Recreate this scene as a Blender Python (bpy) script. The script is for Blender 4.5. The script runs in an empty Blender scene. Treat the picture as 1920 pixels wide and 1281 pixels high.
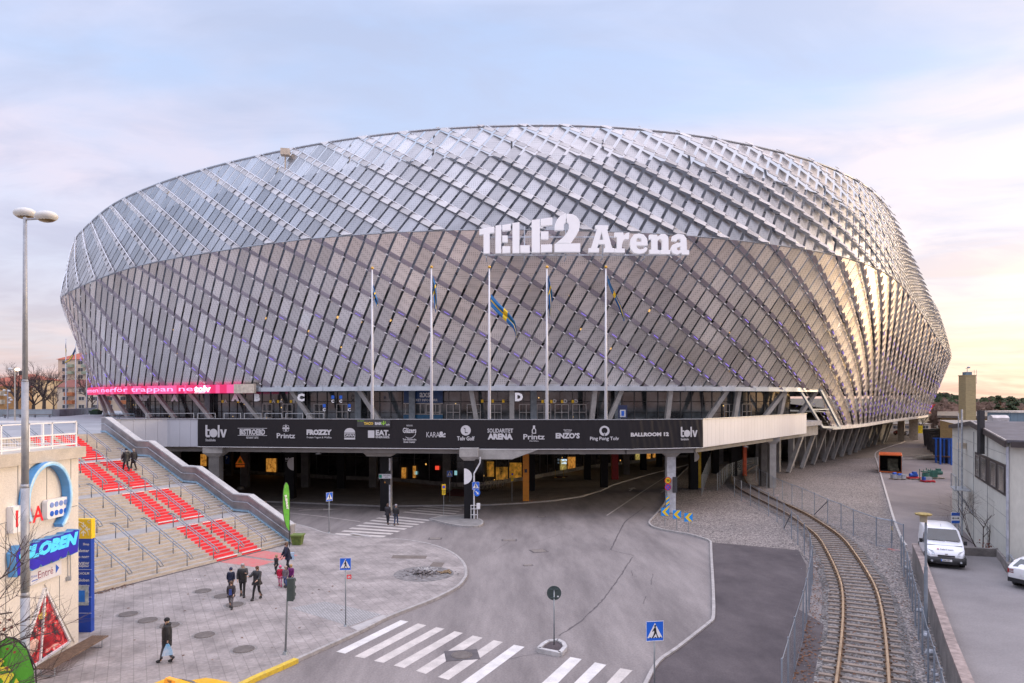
import bpy, bmesh, math, random
import numpy as np
from mathutils import Vector, Matrix, Euler
random.seed(7); np.random.seed(7)
SC=bpy.context.scene; COL=SC.collection
F=1280.0; H=10.2; YH=752.0          # focal length and horizon of the photograph (1920 wide), camera height
R=math.radians
# ---------------- camera
cam=bpy.data.cameras.new('camera'); co=bpy.data.objects.new('camera',cam); COL.objects.link(co)
cam.sensor_width=36; cam.lens=24; cam.shift_y=(YH-640.5)/1920; cam.clip_start=.1; cam.clip_end=6000
co.location=(0,0,H); co.rotation_euler=(R(90),0,0); SC.camera=co
# ---------------- sky
W=bpy.data.worlds.new('World'); SC.world=W; W.use_nodes=True
nt=W.node_tree; nt.nodes.clear(); N=nt.nodes.new; LK=nt.links.new
SUN_AZ=R(76); SUN_EL=R(9)            # azimuth measured from the view direction towards the right
def wn(t,**k):
    n=N(t)
    for a,b in k.items(): setattr(n,a,b)
    return n
def vmath(op,a,b=None):
    n=wn('ShaderNodeVectorMath',operation=op); LK(a,n.inputs[0])
    if b is not None:
        if hasattr(b,'is_output'): LK(b,n.inputs[1])
        else: n.inputs[1].default_value=b
    return n
def wmath(op,a,b=0.0,c=None):
    n=wn('ShaderNodeMath',operation=op)
    for i,v in enumerate((a,b,c)):
        if v is None: continue
        if hasattr(v,'is_output'): LK(v,n.inputs[i])
        else: n.inputs[i].default_value=v
    return n.outputs[0]
def ramp(fac,stops,interp='LINEAR'):
    n=wn('ShaderNodeValToRGB'); LK(fac,n.inputs[0]); n.color_ramp.interpolation=interp
    e=n.color_ramp.elements
    while len(e)<len(stops): e.new(.5)
    for i,(p,c) in enumerate(stops): e[i].position=p; e[i].color=(*c,1) if len(c)==3 else c
    return n.outputs[0]
def srgb(r,g,b):
    f=lambda v:((v/255+.055)/1.055)**2.4 if v/255>.04045 else v/255/12.92
    return (f(r),f(g),f(b))
def wmix(fac,a,b,mode='MIX'):
    n=wn('ShaderNodeMix',data_type='RGBA',blend_type=mode)
    for i,v in ((0,fac),(6,a),(7,b)):
        if hasattr(v,'is_output'): LK(v,n.inputs[i])
        elif i==0: n.inputs[0].default_value=v
        else: n.inputs[i].default_value=(*v,1)
    return n.outputs[2]
tc=wn('ShaderNodeTexCoord'); D0=tc.outputs['Generated']
sep=wn('ShaderNodeSeparateXYZ'); LK(D0,sep.inputs[0]); EZ=sep.outputs[2]
sky=wn('ShaderNodeTexSky',sky_type='NISHITA'); sky.sun_disc=False; sky.sun_elevation=SUN_EL; sky.sun_rotation=SUN_AZ
sky.air_density=1; sky.dust_density=2
nis=wmix(1.0,sky.outputs[0],(.09,.09,.09),'MULTIPLY')
base=ramp(EZ,[(0,srgb(206,190,204)),(.12,srgb(206,196,216)),(.22,srgb(204,206,230)),(.36,srgb(190,203,236)),(.52,srgb(180,200,240)),(1,srgb(150,178,226))])
sd=(math.sin(SUN_AZ),math.cos(SUN_AZ),math.sin(R(3)))
dt=vmath('DOT_PRODUCT',D0,sd).outputs[1]
flat=vmath('MULTIPLY',D0,(1,1,0)); fln=vmath('NORMALIZE',flat.outputs[0])
daz=vmath('DOT_PRODUCT',fln.outputs[0],(math.sin(SUN_AZ),math.cos(SUN_AZ),0)).outputs[1]
# warm horizon towards the sun side
hz=ramp(EZ,[(0,(1,1,1)),(.06,(.9,.9,.9)),(.16,(.35,.35,.35)),(.32,(0,0,0))])
az=ramp(daz,[(.35,(0,0,0)),(.62,(.35,.35,.35)),(.82,(.85,.85,.85)),(1,(1,1,1))])
warm=wmix(1.0,hz,az,'MULTIPLY')
base=wmix(warm,base,srgb(255,228,214))
# clouds: stretched noise on the direction divided by height
cz=wmath('ADD',EZ,.12); cz=wmath('MAXIMUM',cz,.02)
cd=wn('ShaderNodeVectorMath',operation='DIVIDE'); LK(D0,cd.inputs[0]); cmb=wn('ShaderNodeCombineXYZ')
for i in range(3): LK(cz,cmb.inputs[i])
LK(cmb.outputs[0],cd.inputs[1])
def noise(vec,scale,detail=5,rough=.55,dist=0.0):
    n=wn('ShaderNodeTexNoise'); LK(vec,n.inputs['Vector']); n.inputs['Scale'].default_value=scale
    n.inputs['Detail'].default_value=detail; n.inputs['Roughness'].default_value=rough; n.inputs['Distortion'].default_value=dist
    return n.outputs[0]
mp=wn('ShaderNodeMapping'); LK(cd.outputs[0],mp.inputs[0]); mp.inputs['Scale'].default_value=(.8,1.3,1); mp.inputs['Rotation'].default_value=(0,0,R(22)); mp.inputs['Location'].default_value=(1.3,4.2,0)
n1=noise(mp.outputs[0],.62,6,.5,.5); n2=noise(mp.outputs[0],2.1,7,.56,.5)
cl=ramp(n1,[(.40,(0,0,0)),(.56,(1,1,1))]); cl2=ramp(n2,[(.42,(0,0,0)),(.64,(1,1,1))])
ccol=ramp(EZ,[(0,srgb(228,184,186)),(.08,srgb(236,196,198)),(.2,srgb(232,210,222)),(.5,srgb(226,218,234)),(1,srgb(210,214,236))])
ccolw=wmix(az,ccol,srgb(250,222,210))
c1=wmix(wmath('MULTIPLY',cl,.9),base,ccolw)
dark=ramp(EZ,[(0,srgb(196,164,168)),(.12,srgb(186,172,196)),(.4,srgb(186,192,220)),(1,srgb(160,180,220))])
c2=wmix(wmath('MULTIPLY',cl2,.8),c1,dark)
# thin peach cloud bars low on the sun side
mp2=wn('ShaderNodeMapping'); LK(D0,mp2.inputs[0]); mp2.inputs['Scale'].default_value=(1.6,1.6,26)
n3=noise(mp2.outputs[0],1.5,5,.55,.2); bars=ramp(n3,[(.47,(0,0,0)),(.6,(1,1,1))])
hz2=ramp(EZ,[(0,(1,1,1)),(.14,(.8,.8,.8)),(.24,(0,0,0))])
bf=wmix(1.0,wmix(1.0,bars,hz2,'MULTIPLY'),az,'MULTIPLY')
c3=wmix(wmath('MULTIPLY',bf,.75),c2,srgb(226,176,160))
c4=wmix(1.0,c3,nis,'ADD')
# the bright patch of sky round the hidden sun
glow=ramp(dt,[(.78,(0,0,0)),(.92,(.34,.19,.08)),(.97,(1.1,.66,.28)),(1,(2.8,1.7,.75))])
c5=wmix(1.0,c4,glow,'ADD')
up=ramp(EZ,[(.5,(1,1,1)),(.78,(3.9,3.35,2.85))]); c5=wmix(1.0,c5,up,'MULTIPLY')   # overcast zenith, out of view, boosted to brighten ground and facades
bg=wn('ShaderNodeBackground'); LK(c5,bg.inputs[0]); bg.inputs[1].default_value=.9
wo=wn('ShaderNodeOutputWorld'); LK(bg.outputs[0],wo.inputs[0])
# ---------------- sun (veiled, low, from the right)
sl=bpy.data.lights.new('sun','SUN'); sl.energy=1.0; sl.angle=R(10); sl.color=(1,.84,.66)
so=bpy.data.objects.new('sun',sl); COL.objects.link(so)
so.rotation_euler=Vector((-math.sin(SUN_AZ)*math.cos(SUN_EL),-math.cos(SUN_AZ)*math.cos(SUN_EL),-math.sin(SUN_EL))).to_track_quat('-Z','Y').to_euler()
SC.view_settings.view_transform='Standard'; SC.view_settings.look='None'; SC.view_settings.exposure=0.12; SC.view_settings.gamma=1
SC.render.resolution_x=1024; SC.render.resolution_y=683
SC.cycles.max_bounces=8; SC.cycles.transparent_max_bounces=24
SC.cycles.glossy_bounces=3; SC.cycles.diffuse_bounces=3
# ---------------- pixel <-> world
def P(px,py,z=0.0):
    D=(H-z)*F/(py-YH); return Vector(((px-960)/F*D,D,z))
def Q(px,py,D): return Vector(((px-960)/F*D,D,H+(YH-py)*D/F))
# ---------------- materials
MATS={}
def mat(name,col,rough=.7,metal=0.0,col2=None,scale=2.0,var=.18,bump=0.0,bscale=None,detail=5,spec=.5,emit=0,transp=0,vec=(1,1,1),fine=0.0):
    if name in MATS: return MATS[name]
    m=bpy.data.materials.new(name); m.use_nodes=True; t=m.node_tree; b=t.nodes['Principled BSDF']; L=t.links.new
    b.inputs['Roughness'].default_value=rough; b.inputs['Metallic'].default_value=metal; b.inputs['Specular IOR Level'].default_value=spec
    tc=t.nodes.new('ShaderNodeTexCoord'); mp=t.nodes.new('ShaderNodeMapping'); L(tc.outputs['Object'],mp.inputs[0]); mp.inputs['Scale'].default_value=vec
    n=t.nodes.new('ShaderNodeTexNoise'); L(mp.outputs[0],n.inputs['Vector']); n.inputs['Scale'].default_value=scale; n.inputs['Detail'].default_value=detail; n.inputs['Roughness'].default_value=.6
    r=t.nodes.new('ShaderNodeValToRGB'); L(n.outputs[0],r.inputs[0])
    c2=col2 or tuple(max(0,c*(1-var*1.6)) for c in col); c1=tuple(min(1,c*(1+var)) for c in col) if not col2 else col
    r.color_ramp.elements[0].position=.32; r.color_ramp.elements[1].position=.68
    r.color_ramp.elements[0].color=(*c2,1); r.color_ramp.elements[1].color=(*c1,1)
    out=r.outputs[0]
    if fine:
        f=t.nodes.new('ShaderNodeTexNoise'); L(mp.outputs[0],f.inputs['Vector']); f.inputs['Scale'].default_value=scale*14; f.inputs['Detail'].default_value=3
        fr=t.nodes.new('ShaderNodeMapRange'); L(f.outputs[0],fr.inputs[0]); fr.inputs[1].default_value=.3; fr.inputs[2].default_value=.7; fr.inputs[3].default_value=1-fine; fr.inputs[4].default_value=1+fine
        vm=t.nodes.new('ShaderNodeVectorMath'); vm.operation='SCALE'; L(out,vm.inputs[0]); L(fr.outputs[0],vm.inputs['Scale']); out=vm.outputs[0]
    L(out,b.inputs['Base Color'])
    if emit: L(out,b.inputs['Emission Color']); b.inputs['Emission Strength'].default_value=emit
    if bump:
        n2=t.nodes.new('ShaderNodeTexNoise'); L(mp.outputs[0],n2.inputs['Vector']); n2.inputs['Scale'].default_value=bscale or scale*6; n2.inputs['Detail'].default_value=4
        bp=t.nodes.new('ShaderNodeBump'); L(n2.outputs[0],bp.inputs['Height']); bp.inputs['Strength'].default_value=bump; bp.inputs['Distance'].default_value=.05; L(bp.outputs[0],b.inputs['Normal'])
    if transp:
        tr=t.nodes.new('ShaderNodeBsdfTransparent'); mx=t.nodes.new('ShaderNodeMixShader'); mx.inputs[0].default_value=transp
        L(b.outputs[0],mx.inputs[1]); L(tr.outputs[0],mx.inputs[2]); L(mx.outputs[0],t.nodes['Material Output'].inputs[0])
    MATS[name]=m; return m
def glassmat(name,col=(.02,.03,.035),transp=.0,rough=.06):
    m=mat(name,col,rough,0,spec=.9,var=.3,scale=.6,transp=transp); return m
WHITE=mat('white_paint',(.78,.78,.79),.45,var=.05); BLACK=mat('black_paint',(.015,.015,.018),.5,var=.3)
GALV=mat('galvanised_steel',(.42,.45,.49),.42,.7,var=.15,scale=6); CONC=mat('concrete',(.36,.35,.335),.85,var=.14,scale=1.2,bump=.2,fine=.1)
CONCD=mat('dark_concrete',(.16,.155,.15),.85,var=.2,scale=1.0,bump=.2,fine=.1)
DARK=mat('dark_interior',(.025,.025,.03),.6,var=.3); ANTH=mat('anthracite',(.05,.052,.058),.5,var=.2)
# ---------------- mesh builder
class MB:
    def __init__(s): s.v=[]; s.f=[]; s.m=[]
    def add(s,vs,fs,mi=0):
        o=len(s.v); s.v+=[tuple(p) for p in vs]; s.f+=[tuple(i+o for i in f) for f in fs]; s.m+=[mi]*len(fs)
    def poly(s,pts,mi=0): s.add(pts,[tuple(range(len(pts)))],mi)
    def box(s,x,y,z,sx,sy,sz,rz=0,mi=0):   # x,y centre, z bottom
        c,sn=math.cos(rz),math.sin(rz); vs=[]
        for dz in (0,sz):
            for dx,dy in ((-1,-1),(1,-1),(1,1),(-1,1)):
                a,b=dx*sx/2,dy*sy/2; vs.append((x+a*c-b*sn,y+a*sn+b*c,z+dz))
        s.add(vs,[(3,2,1,0),(4,5,6,7),(0,1,5,4),(1,2,6,5),(2,3,7,6),(3,0,4,7)],mi)
    def obox(s,o,ax,ay,az,mi=0):           # corner + three edge vectors
        o,ax,ay,az=map(Vector,(o,ax,ay,az)); vs=[o,o+ax,o+ax+ay,o+ay]; vs+= [p+az for p in vs]
        s.add(vs,[(3,2,1,0),(4,5,6,7),(0,1,5,4),(1,2,6,5),(2,3,7,6),(3,0,4,7)],mi)
    def bar(s,a,b,w,h=None,mi=0,up=(0,0,1)):  # rectangular bar between two points
        a,b=Vector(a),Vector(b); d=b-a
        if d.length<1e-6: return
        h=h or w; d.normalize(); u=Vector(up)
        if abs(d.dot(u))>.98: u=Vector((0,1,0))
        x=d.cross(u).normalized(); y=x.cross(d).normalized()
        vs=[p+x*(i*w/2)+y*(j*h/2) for p in (a,b) for i,j in ((-1,-1),(1,-1),(1,1),(-1,1))]
        s.add(vs,[(3,2,1,0),(4,5,6,7),(0,1,5,4),(1,2,6,5),(2,3,7,6),(3,0,4,7)],mi)
    def tube(s,pts,r,n=8,mi=0,caps=True):
        pts=[Vector(p) for p in pts]; m=len(pts); rs=r if hasattr(r,'__len__') else [r]*m; vs=[]; u=None
        for i,p in enumerate(pts):
            d=(pts[min(i+1,m-1)]-pts[max(i-1,0)])
            d=d.normalized() if d.length>1e-9 else Vector((0,0,1))
            if u is None:
                a=Vector((1,0,0)) if abs(d.x)<.9 else Vector((0,1,0)); u=d.cross(a).normalized()
            else:
                u=(u-d*u.dot(d)); u=u.normalized() if u.length>1e-6 else d.orthogonal().normalized()
            w=d.cross(u)
            for k in range(n):
                t=2*math.pi*k/n; vs.append(p+(u*math.cos(t)+w*math.sin(t))*rs[i])
        fs=[(i*n+k,i*n+(k+1)%n,(i+1)*n+(k+1)%n,(i+1)*n+k) for i in range(m-1) for k in range(n)]
        if caps: fs+=[tuple(reversed(range(n))),tuple((m-1)*n+k for k in range(n))]
        s.add(vs,fs,mi)
    def cyl(s,x,y,z0,z1,r,r1=None,n=16,mi=0): s.tube([(x,y,z0),(x,y,z1)],[r,r if r1 is None else r1],n,mi)
    def prism(s,pl,z0,z1,mi=0,side=None):
        n=len(pl); a=sum(pl[i][0]*pl[(i+1)%n][1]-pl[(i+1)%n][0]*pl[i][1] for i in range(n))
        if a<0: pl=pl[::-1]
        vs=[(p[0],p[1],z0) for p in pl]+[(p[0],p[1],z1) for p in pl]
        s.add(vs,[tuple(reversed(range(n))),tuple(range(n,2*n))],mi)
        o=len(s.v)-2*n; side=mi if side is None else side
        s.f+=[(o+i,o+(i+1)%n,o+n+(i+1)%n,o+n+i) for i in range(n)]; s.m+=[side]*n
    def sphere(s,c,r,n=10,m=7,mi=0,sc=(1,1,1)):
        vs=[];c=Vector(c)
        for j in range(m+1):
            ph=math.pi*j/m
            for k in range(n):
                t=2*math.pi*k/n; vs.append(c+Vector((r*sc[0]*math.sin(ph)*math.cos(t),r*sc[1]*math.sin(ph)*math.sin(t),-r*sc[2]*math.cos(ph))))
        s.add(vs,[(j*n+k,j*n+(k+1)%n,(j+1)*n+(k+1)%n,(j+1)*n+k) for j in range(m) for k in range(n)],mi)
    def disc(s,c,nrm,r,n=20,mi=0,th=.01):
        c=Vector(c); d=Vector(nrm).normalized(); s.tube([c-d*th/2,c+d*th/2],[r,r],n,mi)
    def build(s,name,mats,parent=None,smooth=False,local=False):
        me=bpy.data.meshes.new(name); off=Vector((0,0,0))
        if parent is not None and not local:
            q=parent
            while q is not None: off+=q.location; q=q.parent
        me.from_pydata([(v[0]-off.x,v[1]-off.y,v[2]-off.z) for v in s.v],[],s.f)
        mats=mats if isinstance(mats,(list,tuple)) else [mats]
        for m in mats: me.materials.append(m)
        if len(mats)>1: me.polygons.foreach_set('material_index',s.m)
        if smooth: me.polygons.foreach_set('use_smooth',[True]*len(me.polygons))
        me.validate(); me.update()
        o=bpy.data.objects.new(name,me); COL.objects.link(o)
        if parent is not None: o.parent=parent
        return o
def tag(o,label=None,cat=None,group=None,kind=None):
    if label: o['label']=label
    if cat: o['category']=cat
    if group: o['group']=group
    if kind: o['kind']=kind
    return o
def thing(name,label,cat,loc=(0,0,0),rz=0,group=None):
    o=bpy.data.objects.new(name,None); COL.objects.link(o); o.location=loc; o.rotation_euler=(0,0,rz); o.empty_display_size=.3
    return tag(o,label,cat,group)
def struct(o): o['kind']='structure'; return o
def dup(o,loc=None,rz=None,label=None,parent=None):
    c=o.copy(); COL.objects.link(c)
    if parent is not None: c.parent=parent
    if loc is not None: c.location=loc
    if rz is not None: c.rotation_euler=(0,0,rz)
    if label: c['label']=label
    for ch in list(o.children): dup(ch,parent=c)
    return c
def text2d(s,size=1,bold=0.0,spacing=1.0,shear=0.0):
    cu=bpy.data.curves.new('t','FONT'); cu.body=s; cu.size=size; cu.offset=bold*size; cu.space_character=spacing; cu.shear=shear; cu.align_x='CENTER'; cu.align_y='CENTER'; cu.resolution_u=2
    o=bpy.data.objects.new('t',cu); COL.objects.link(o); dg=bpy.context.evaluated_depsgraph_get(); me=o.evaluated_get(dg).to_mesh()
    vs=[(v.co.x,v.co.y) for v in me.vertices]; fs=[tuple(p.vertices) for p in me.polygons]
    o.evaluated_get(dg).to_mesh_clear(); bpy.data.objects.remove(o); bpy.data.curves.remove(cu)
    if vs:
        xs=[v[0] for v in vs]; ys=[v[1] for v in vs]; cx=(min(xs)+max(xs))/2; cy=(min(ys)+max(ys))/2
        vs=[(x-cx,y-cy) for x,y in vs]
    return vs,fs
def fit(vf,w=None,h=None):
    vs,fs=vf
    if not vs: return vf
    xs=[v[0] for v in vs]; ys=[v[1] for v in vs]; W0=max(xs)-min(xs); H0=max(ys)-min(ys)
    a=w/W0 if w else h/H0; b=h/H0 if h else a
    return [(x*a,y*b) for x,y in vs],fs
def fill2d(loops,ext=0.0):
    """filled polygon with holes -> verts (x,y,z), faces"""
    cu=bpy.data.curves.new('c','CURVE'); cu.dimensions='2D'; cu.fill_mode='BOTH'; cu.extrude=ext
    for lp in loops:
        sp=cu.splines.new('POLY'); sp.points.add(len(lp)-1)
        for i,p in enumerate(lp): sp.points[i].co=(p[0],p[1],0,1)
        sp.use_cyclic_u=True
    o=bpy.data.objects.new('c',cu); COL.objects.link(o); dg=bpy.context.evaluated_depsgraph_get(); me=o.evaluated_get(dg).to_mesh()
    vs=[tuple(v.co) for v in me.vertices]; fs=[tuple(p.vertices) for p in me.polygons]
    o.evaluated_get(dg).to_mesh_clear(); bpy.data.objects.remove(o); bpy.data.curves.remove(cu)
    return vs,fs
def put2d(mb,vf,o,ax,ay,mi=0):
    """place flat 2-D geometry in the plane o + x*ax + y*ay"""
    o,ax,ay=Vector(o),Vector(ax),Vector(ay); mb.add([o+ax*v[0]+ay*v[1] for v in vf[0]],vf[1],mi)
def circ(cx,cy,r,n=20,ry=None,a0=0,a1=2*math.pi):
    return [(cx+r*math.cos(a0+(a1-a0)*i/n),cy+(ry or r)*math.sin(a0+(a1-a0)*i/n)) for i in range(n+(abs(a1-a0)<6.2))]
# ================= ARENA =================
CP=[(0,85),(24,88.5),(41,95.5),(55,109),(66,124),(88,152.5),(110,181.5),(122,205),(128,235),(115,268),(85,285),(40,275),(0,250),(-34,218),(-61,185),(-75.8,150),(-77.8,128),(-70.8,117),(-54.5,105),(-35,94.5),(-17,87.5)]
def ring_pts(n=1440,harm=14):
    PT=np.array(CP,float);m=len(PT);out=[]
    for i in range(m):
        p0,p1,p2,p3=PT[i-1],PT[i],PT[(i+1)%m],PT[(i+2)%m]
        for t in np.linspace(0,1,80,endpoint=False):
            out.append(.5*((2*p1)+(-p0+p2)*t+(2*p0-5*p1+4*p2-p3)*t*t+(-p0+3*p1-3*p2+p3)*t**3))
    C=np.array(out);d=np.r_[0,np.cumsum(np.hypot(*(np.roll(C,-1,0)-C).T))]
    L=d[-1];s=np.linspace(0,L,n,endpoint=False)
    Z=np.interp(s,d,np.r_[C[:,0],C[0,0]])+1j*np.interp(s,d,np.r_[C[:,1],C[0,1]])
    f=np.fft.fft(Z);k=np.fft.fftfreq(n,1/n);f*=np.exp(-(k/harm)**4);Z=np.fft.ifft(f)
    return Z,L
RZ,RL=ring_pts(); RN_=len(RZ); _T=np.roll(RZ,-1)-np.roll(RZ,1); RNRM=-1j*_T/abs(_T)
def _smooth(a,w):
    k=np.fft.fftfreq(RN_,1/RN_); return np.fft.ifft(np.fft.fft(a)*np.exp(-(k/w)**2)).real
US=np.arange(RN_)*RL/RN_
def tab(pts,w=40):
    """periodic table over u (metres along the ring from the point nearest the camera, + = right)"""
    pts=sorted(pts); xs=[p[0]%RL for p in pts]; o=np.argsort(xs); xs=np.array(xs)[o]; ys=np.array([p[1] for p in pts])[o]
    a=np.interp(US,xs,ys,period=RL); return _smooth(a,w)
ZC=tab([(-74,28),(-65,28.8),(-58,29.5),(-48,29.8),(-38,29.85),(-25,30.1),(-3,30.1),(20,29.95),(31,29.6),(44,29.3),(52,28.9),(76,27.9),(101,26.4),(135,22.6),(165,21),(230,23),(300,27),(-260,28),(-180,27),(-110,27)])
ZT=tab([(-76,38.2),(-72,39),(-68,40.2),(-64,40.9),(-56,41.6),(-48,42.1),(-37,42.4),(-12,42.9),(10,43.3),(21,43.1),(34,42.4),(47,41.9),(60,41.7),(72,41.4),(85,40.7),(102,38.9),(118,36.9),(130,34.9),(160,33),(220,35),(300,40),(-260,41),(-180,39),(-110,37)])
OC=tab([(-120,5),(-74,5),(-40,5.9),(0,6),(40,6),(90,5.8),(140,5.3),(250,5.3),(-250,5)],20)
OT=tab([(-120,3),(-74,3),(-40,3.5),(0,3.5),(60,3.5),(100,3.2),(140,2.4),(250,2.4),(-250,3)],20)
OB=tab([(-120,-1.9),(0,-1.9),(40,-1.9),(54,0),(150,0),(250,0),(-250,-1.9)],40)
ZB=6.3; ZCAN=12.0
def samp(a,u): return float(np.interp(u%RL,US,a,period=RL))
def ringp(u,off):
    i=(u%RL)/RL*RN_; k=int(i); t=i-k; k2=(k+1)%RN_; z=RZ[k%RN_]*(1-t)+RZ[k2]*t; n=RNRM[k%RN_]*(1-t)+RNRM[k2]*t; n/=abs(n); z+=n*off
    return z.real,z.imag
def surf(u,v):
    """v 0..1 lower skin (base to crease), 1..2 upper skin (crease to rim)"""
    if v<=1:
        a,b=samp(OB,u),samp(OC,u); x,y=ringp(u,a+(b-a)*v); return Vector((x,y,ZB+(samp(ZC,u)-ZB)*v))
    w=v-1; a,b=samp(OC,u),samp(OT,u); bul=.15*4*w*(1-w); x,y=ringp(u,a+(b-a)*w+bul); zc=samp(ZC,u)
    return Vector((x,y,zc+(samp(ZT,u)-zc)*w))
def nrm(u,v):
    e=.4; f=.02; lo,hi=(max(0,v-f),min(1,v+f)) if v<=1 else (max(1.0001,v-f),min(2,v+f))
    a=surf(u+e,v)-surf(u-e,v); b=surf(u,hi)-surf(u,lo); n=a.cross(b).normalized(); return n
NA=116; SA=RL/NA; SB=SA/3; PH=-1.75
SLW=tab([(-150,12),(-76,15),(-70,19),(-65,27),(-61,33.5),(-57,36.5),(-48,37.7),(-23,39),(21,36.5),(35,32),(50,27),(70,21),(110,17),(150,17),(200,18),(260,20),(-220,14)],60)
QLW=tab([(-120,16),(-55,17),(-25,15),(0,12),(40,14),(70,15),(120,15),(200,12),(-250,10)],24)
SUP=tab([(-120,7),(-75,8),(-62,10.8),(-58,12.5),(-53,14.6),(-48,16.2),(-43,17.7),(-33,19.3),(8,21),(40,25),(62,28),(110,26),(160,20),(250,12),(-250,8)],60)
QUP=tab([(-120,10),(-50,10.5),(-10,9.5),(30,6),(60,5),(120,5),(200,8),(-250,12)],24)
def low_uv(ka,kb):
    c=PH+ka*SA; d=PH+kb*SB; s=samp(SLW,c); w=(d-c)/(s+samp(QLW,d)); return c+s*w,1-w
def up_uv(ka,kb):
    c=PH+ka*SA; d=PH+kb*SB; s=samp(SUP,c); w=(c-d)/(s+samp(QUP,d)); return c-s*w,1+w
def clip(poly,f):
    out=[]
    for i in range(len(poly)):
        a,b=poly[i],poly[(i+1)%len(poly)]; fa,fb=f(a),f(b)
        if fa>=0: out.append(a)
        if fa*fb<0:
            t=fa/(fa-fb); out.append((a[0]+(b[0]-a[0])*t,a[1]+(b[1]-a[1])*t))
    return out
VCAN=(ZCAN-ZB)/(30-ZB)
def uw(u): u=(u+RL/2)%RL-RL/2; return u
def lowclip(poly):
    um=uw(sum(p[0] for p in poly)/len(poly)); c0=sum(p[0] for p in poly)/len(poly)-um
    if um<46 and um>-190: g=lambda p:p[1]-VCAN
    elif 46<=um<51: g=lambda p:p[1]-VCAN*(51-(p[0]-c0))/5
    else: g=lambda p:p[1]
    return clip(clip(poly,g),lambda p:1-p[1])
def upclip(poly): return clip(clip(poly,lambda p:p[1]-1.0),lambda p:2-p[1])
ORIG=ringp(0,0); arena=thing('stadium','huge oval sports stadium wrapped in silver perforated metal louvres','stadium',(20,150,0))
def panelmat(name,col,tr,rough,metal=.9,streak=90,low=False):
    m=bpy.data.materials.new(name); m.use_nodes=True; t=m.node_tree; b=t.nodes['Principled BSDF']; L=t.links.new
    b.inputs['Metallic'].default_value=metal; b.inputs['Roughness'].default_value=rough
    g=t.nodes.new('ShaderNodeNewGeometry'); tc=t.nodes.new('ShaderNodeTexCoord')
    mr=t.nodes.new('ShaderNodeMapRange'); L(g.outputs['Random Per Island'],mr.inputs[0]); mr.inputs[3].default_value=.78; mr.inputs[4].default_value=1.1
    n=t.nodes.new('ShaderNodeTexNoise'); L(tc.outputs['Object'],n.inputs['Vector']); n.inputs['Scale'].default_value=.25; n.inputs['Detail'].default_value=4
    m2=t.nodes.new('ShaderNodeMapRange'); L(n.outputs[0],m2.inputs[0]); m2.inputs[1].default_value=.3; m2.inputs[2].default_value=.7; m2.inputs[3].default_value=.88; m2.inputs[4].default_value=1.08
    mu=t.nodes.new('ShaderNodeMath'); mu.operation='MULTIPLY'; L(mr.outputs[0],mu.inputs[0]); L(m2.outputs[0],mu.inputs[1])
    vm=t.nodes.new('ShaderNodeVectorMath'); vm.operation='SCALE'; vm.inputs[0].default_value=col; L(mu.outputs[0],vm.inputs['Scale']); L(vm.outputs[0],b.inputs['Base Color'])
    # punched holes: dots seen as dots near by, and as a see-through veil from afar
    vo=t.nodes.new('ShaderNodeTexVoronoi'); L(tc.outputs['Object'],vo.inputs['Vector']); vo.inputs['Scale'].default_value=4.2; vo.inputs['Randomness'].default_value=.0
    vr=t.nodes.new('ShaderNodeMath'); vr.operation='LESS_THAN'; L(vo.outputs['Distance'],vr.inputs[0]); vr.inputs[1].default_value=.36
    ms=t.nodes.new('ShaderNodeMath'); ms.operation='MULTIPLY_ADD'; L(vr.outputs[0],ms.inputs[0]); ms.inputs[1].default_value=tr*.9; ms.inputs[2].default_value=tr*.72
    tr_=t.nodes.new('ShaderNodeBsdfTransparent'); mx=t.nodes.new('ShaderNodeMixShader'); L(ms.outputs[0],mx.inputs[0]); L(b.outputs[0],mx.inputs[1]); L(tr_.outputs[0],mx.inputs[2]); L(mx.outputs[0],t.nodes['Material Output'].inputs[0])
    return m
PLOW=panelmat('perforated_aluminium',(.90,.865,.855),.28,.30,.9); PUP=panelmat('perforated_aluminium_upper',(.585,.59,.615),.22,.36)
TLOW=panelmat('louvre_tile_lower',(.47,.42,.47),.14,.4,.6); TUP=panelmat('louvre_tile_upper',(.60,.59,.595),.06,.5,.3)
TUBE=mat('rib_tube',(.8,.8,.84),.3,.6,var=.1)
def frange_low():
    for k in range(NA):
        if 38<k<80: continue      # round the back, out of every view
        s=samp(SLW,PH+k*SA)
        for j in range(3*k-1,3*k+int((s+17)/SB)+5): yield k,j
def frange_up():
    for k in range(NA):
        if 46<k<92: continue
        s=samp(SUP,PH+k*SA)
        for j in range(3*k-int((s+14)/SB)-5,3*k+4): yield k,j
def emit_poly(mb,poly,off,tilt=None,mi=0,th=.05):
    if len(poly)<3: return
    um=sum(p[0] for p in poly)/len(poly); vm_=sum(p[1] for p in poly)/len(poly); n=nrm(um,min(max(vm_,.01),1.99))
    pts=[surf(*p)+n*(off+(tilt(p) if tilt else 0)) for p in poly]
    a=sum((pts[i].cross(pts[(i+1)%len(pts)]) for i in range(len(pts))),Vector())
    if a.length<.04: return
    if a.dot(n)<0: pts=pts[::-1]
    k=len(pts); o=len(mb.v); mb.v+=[tuple(p) for p in pts]+[tuple(p-n*th) for p in pts]
    fs=[tuple(range(o,o+k)),tuple(reversed(range(o+k,o+2*k)))]+[(o+i,o+k+i,o+k+(i+1)%k,o+(i+1)%k) for i in range(k)]
    mb.f+=fs; mb.m+=[mi]*len(fs)
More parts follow.
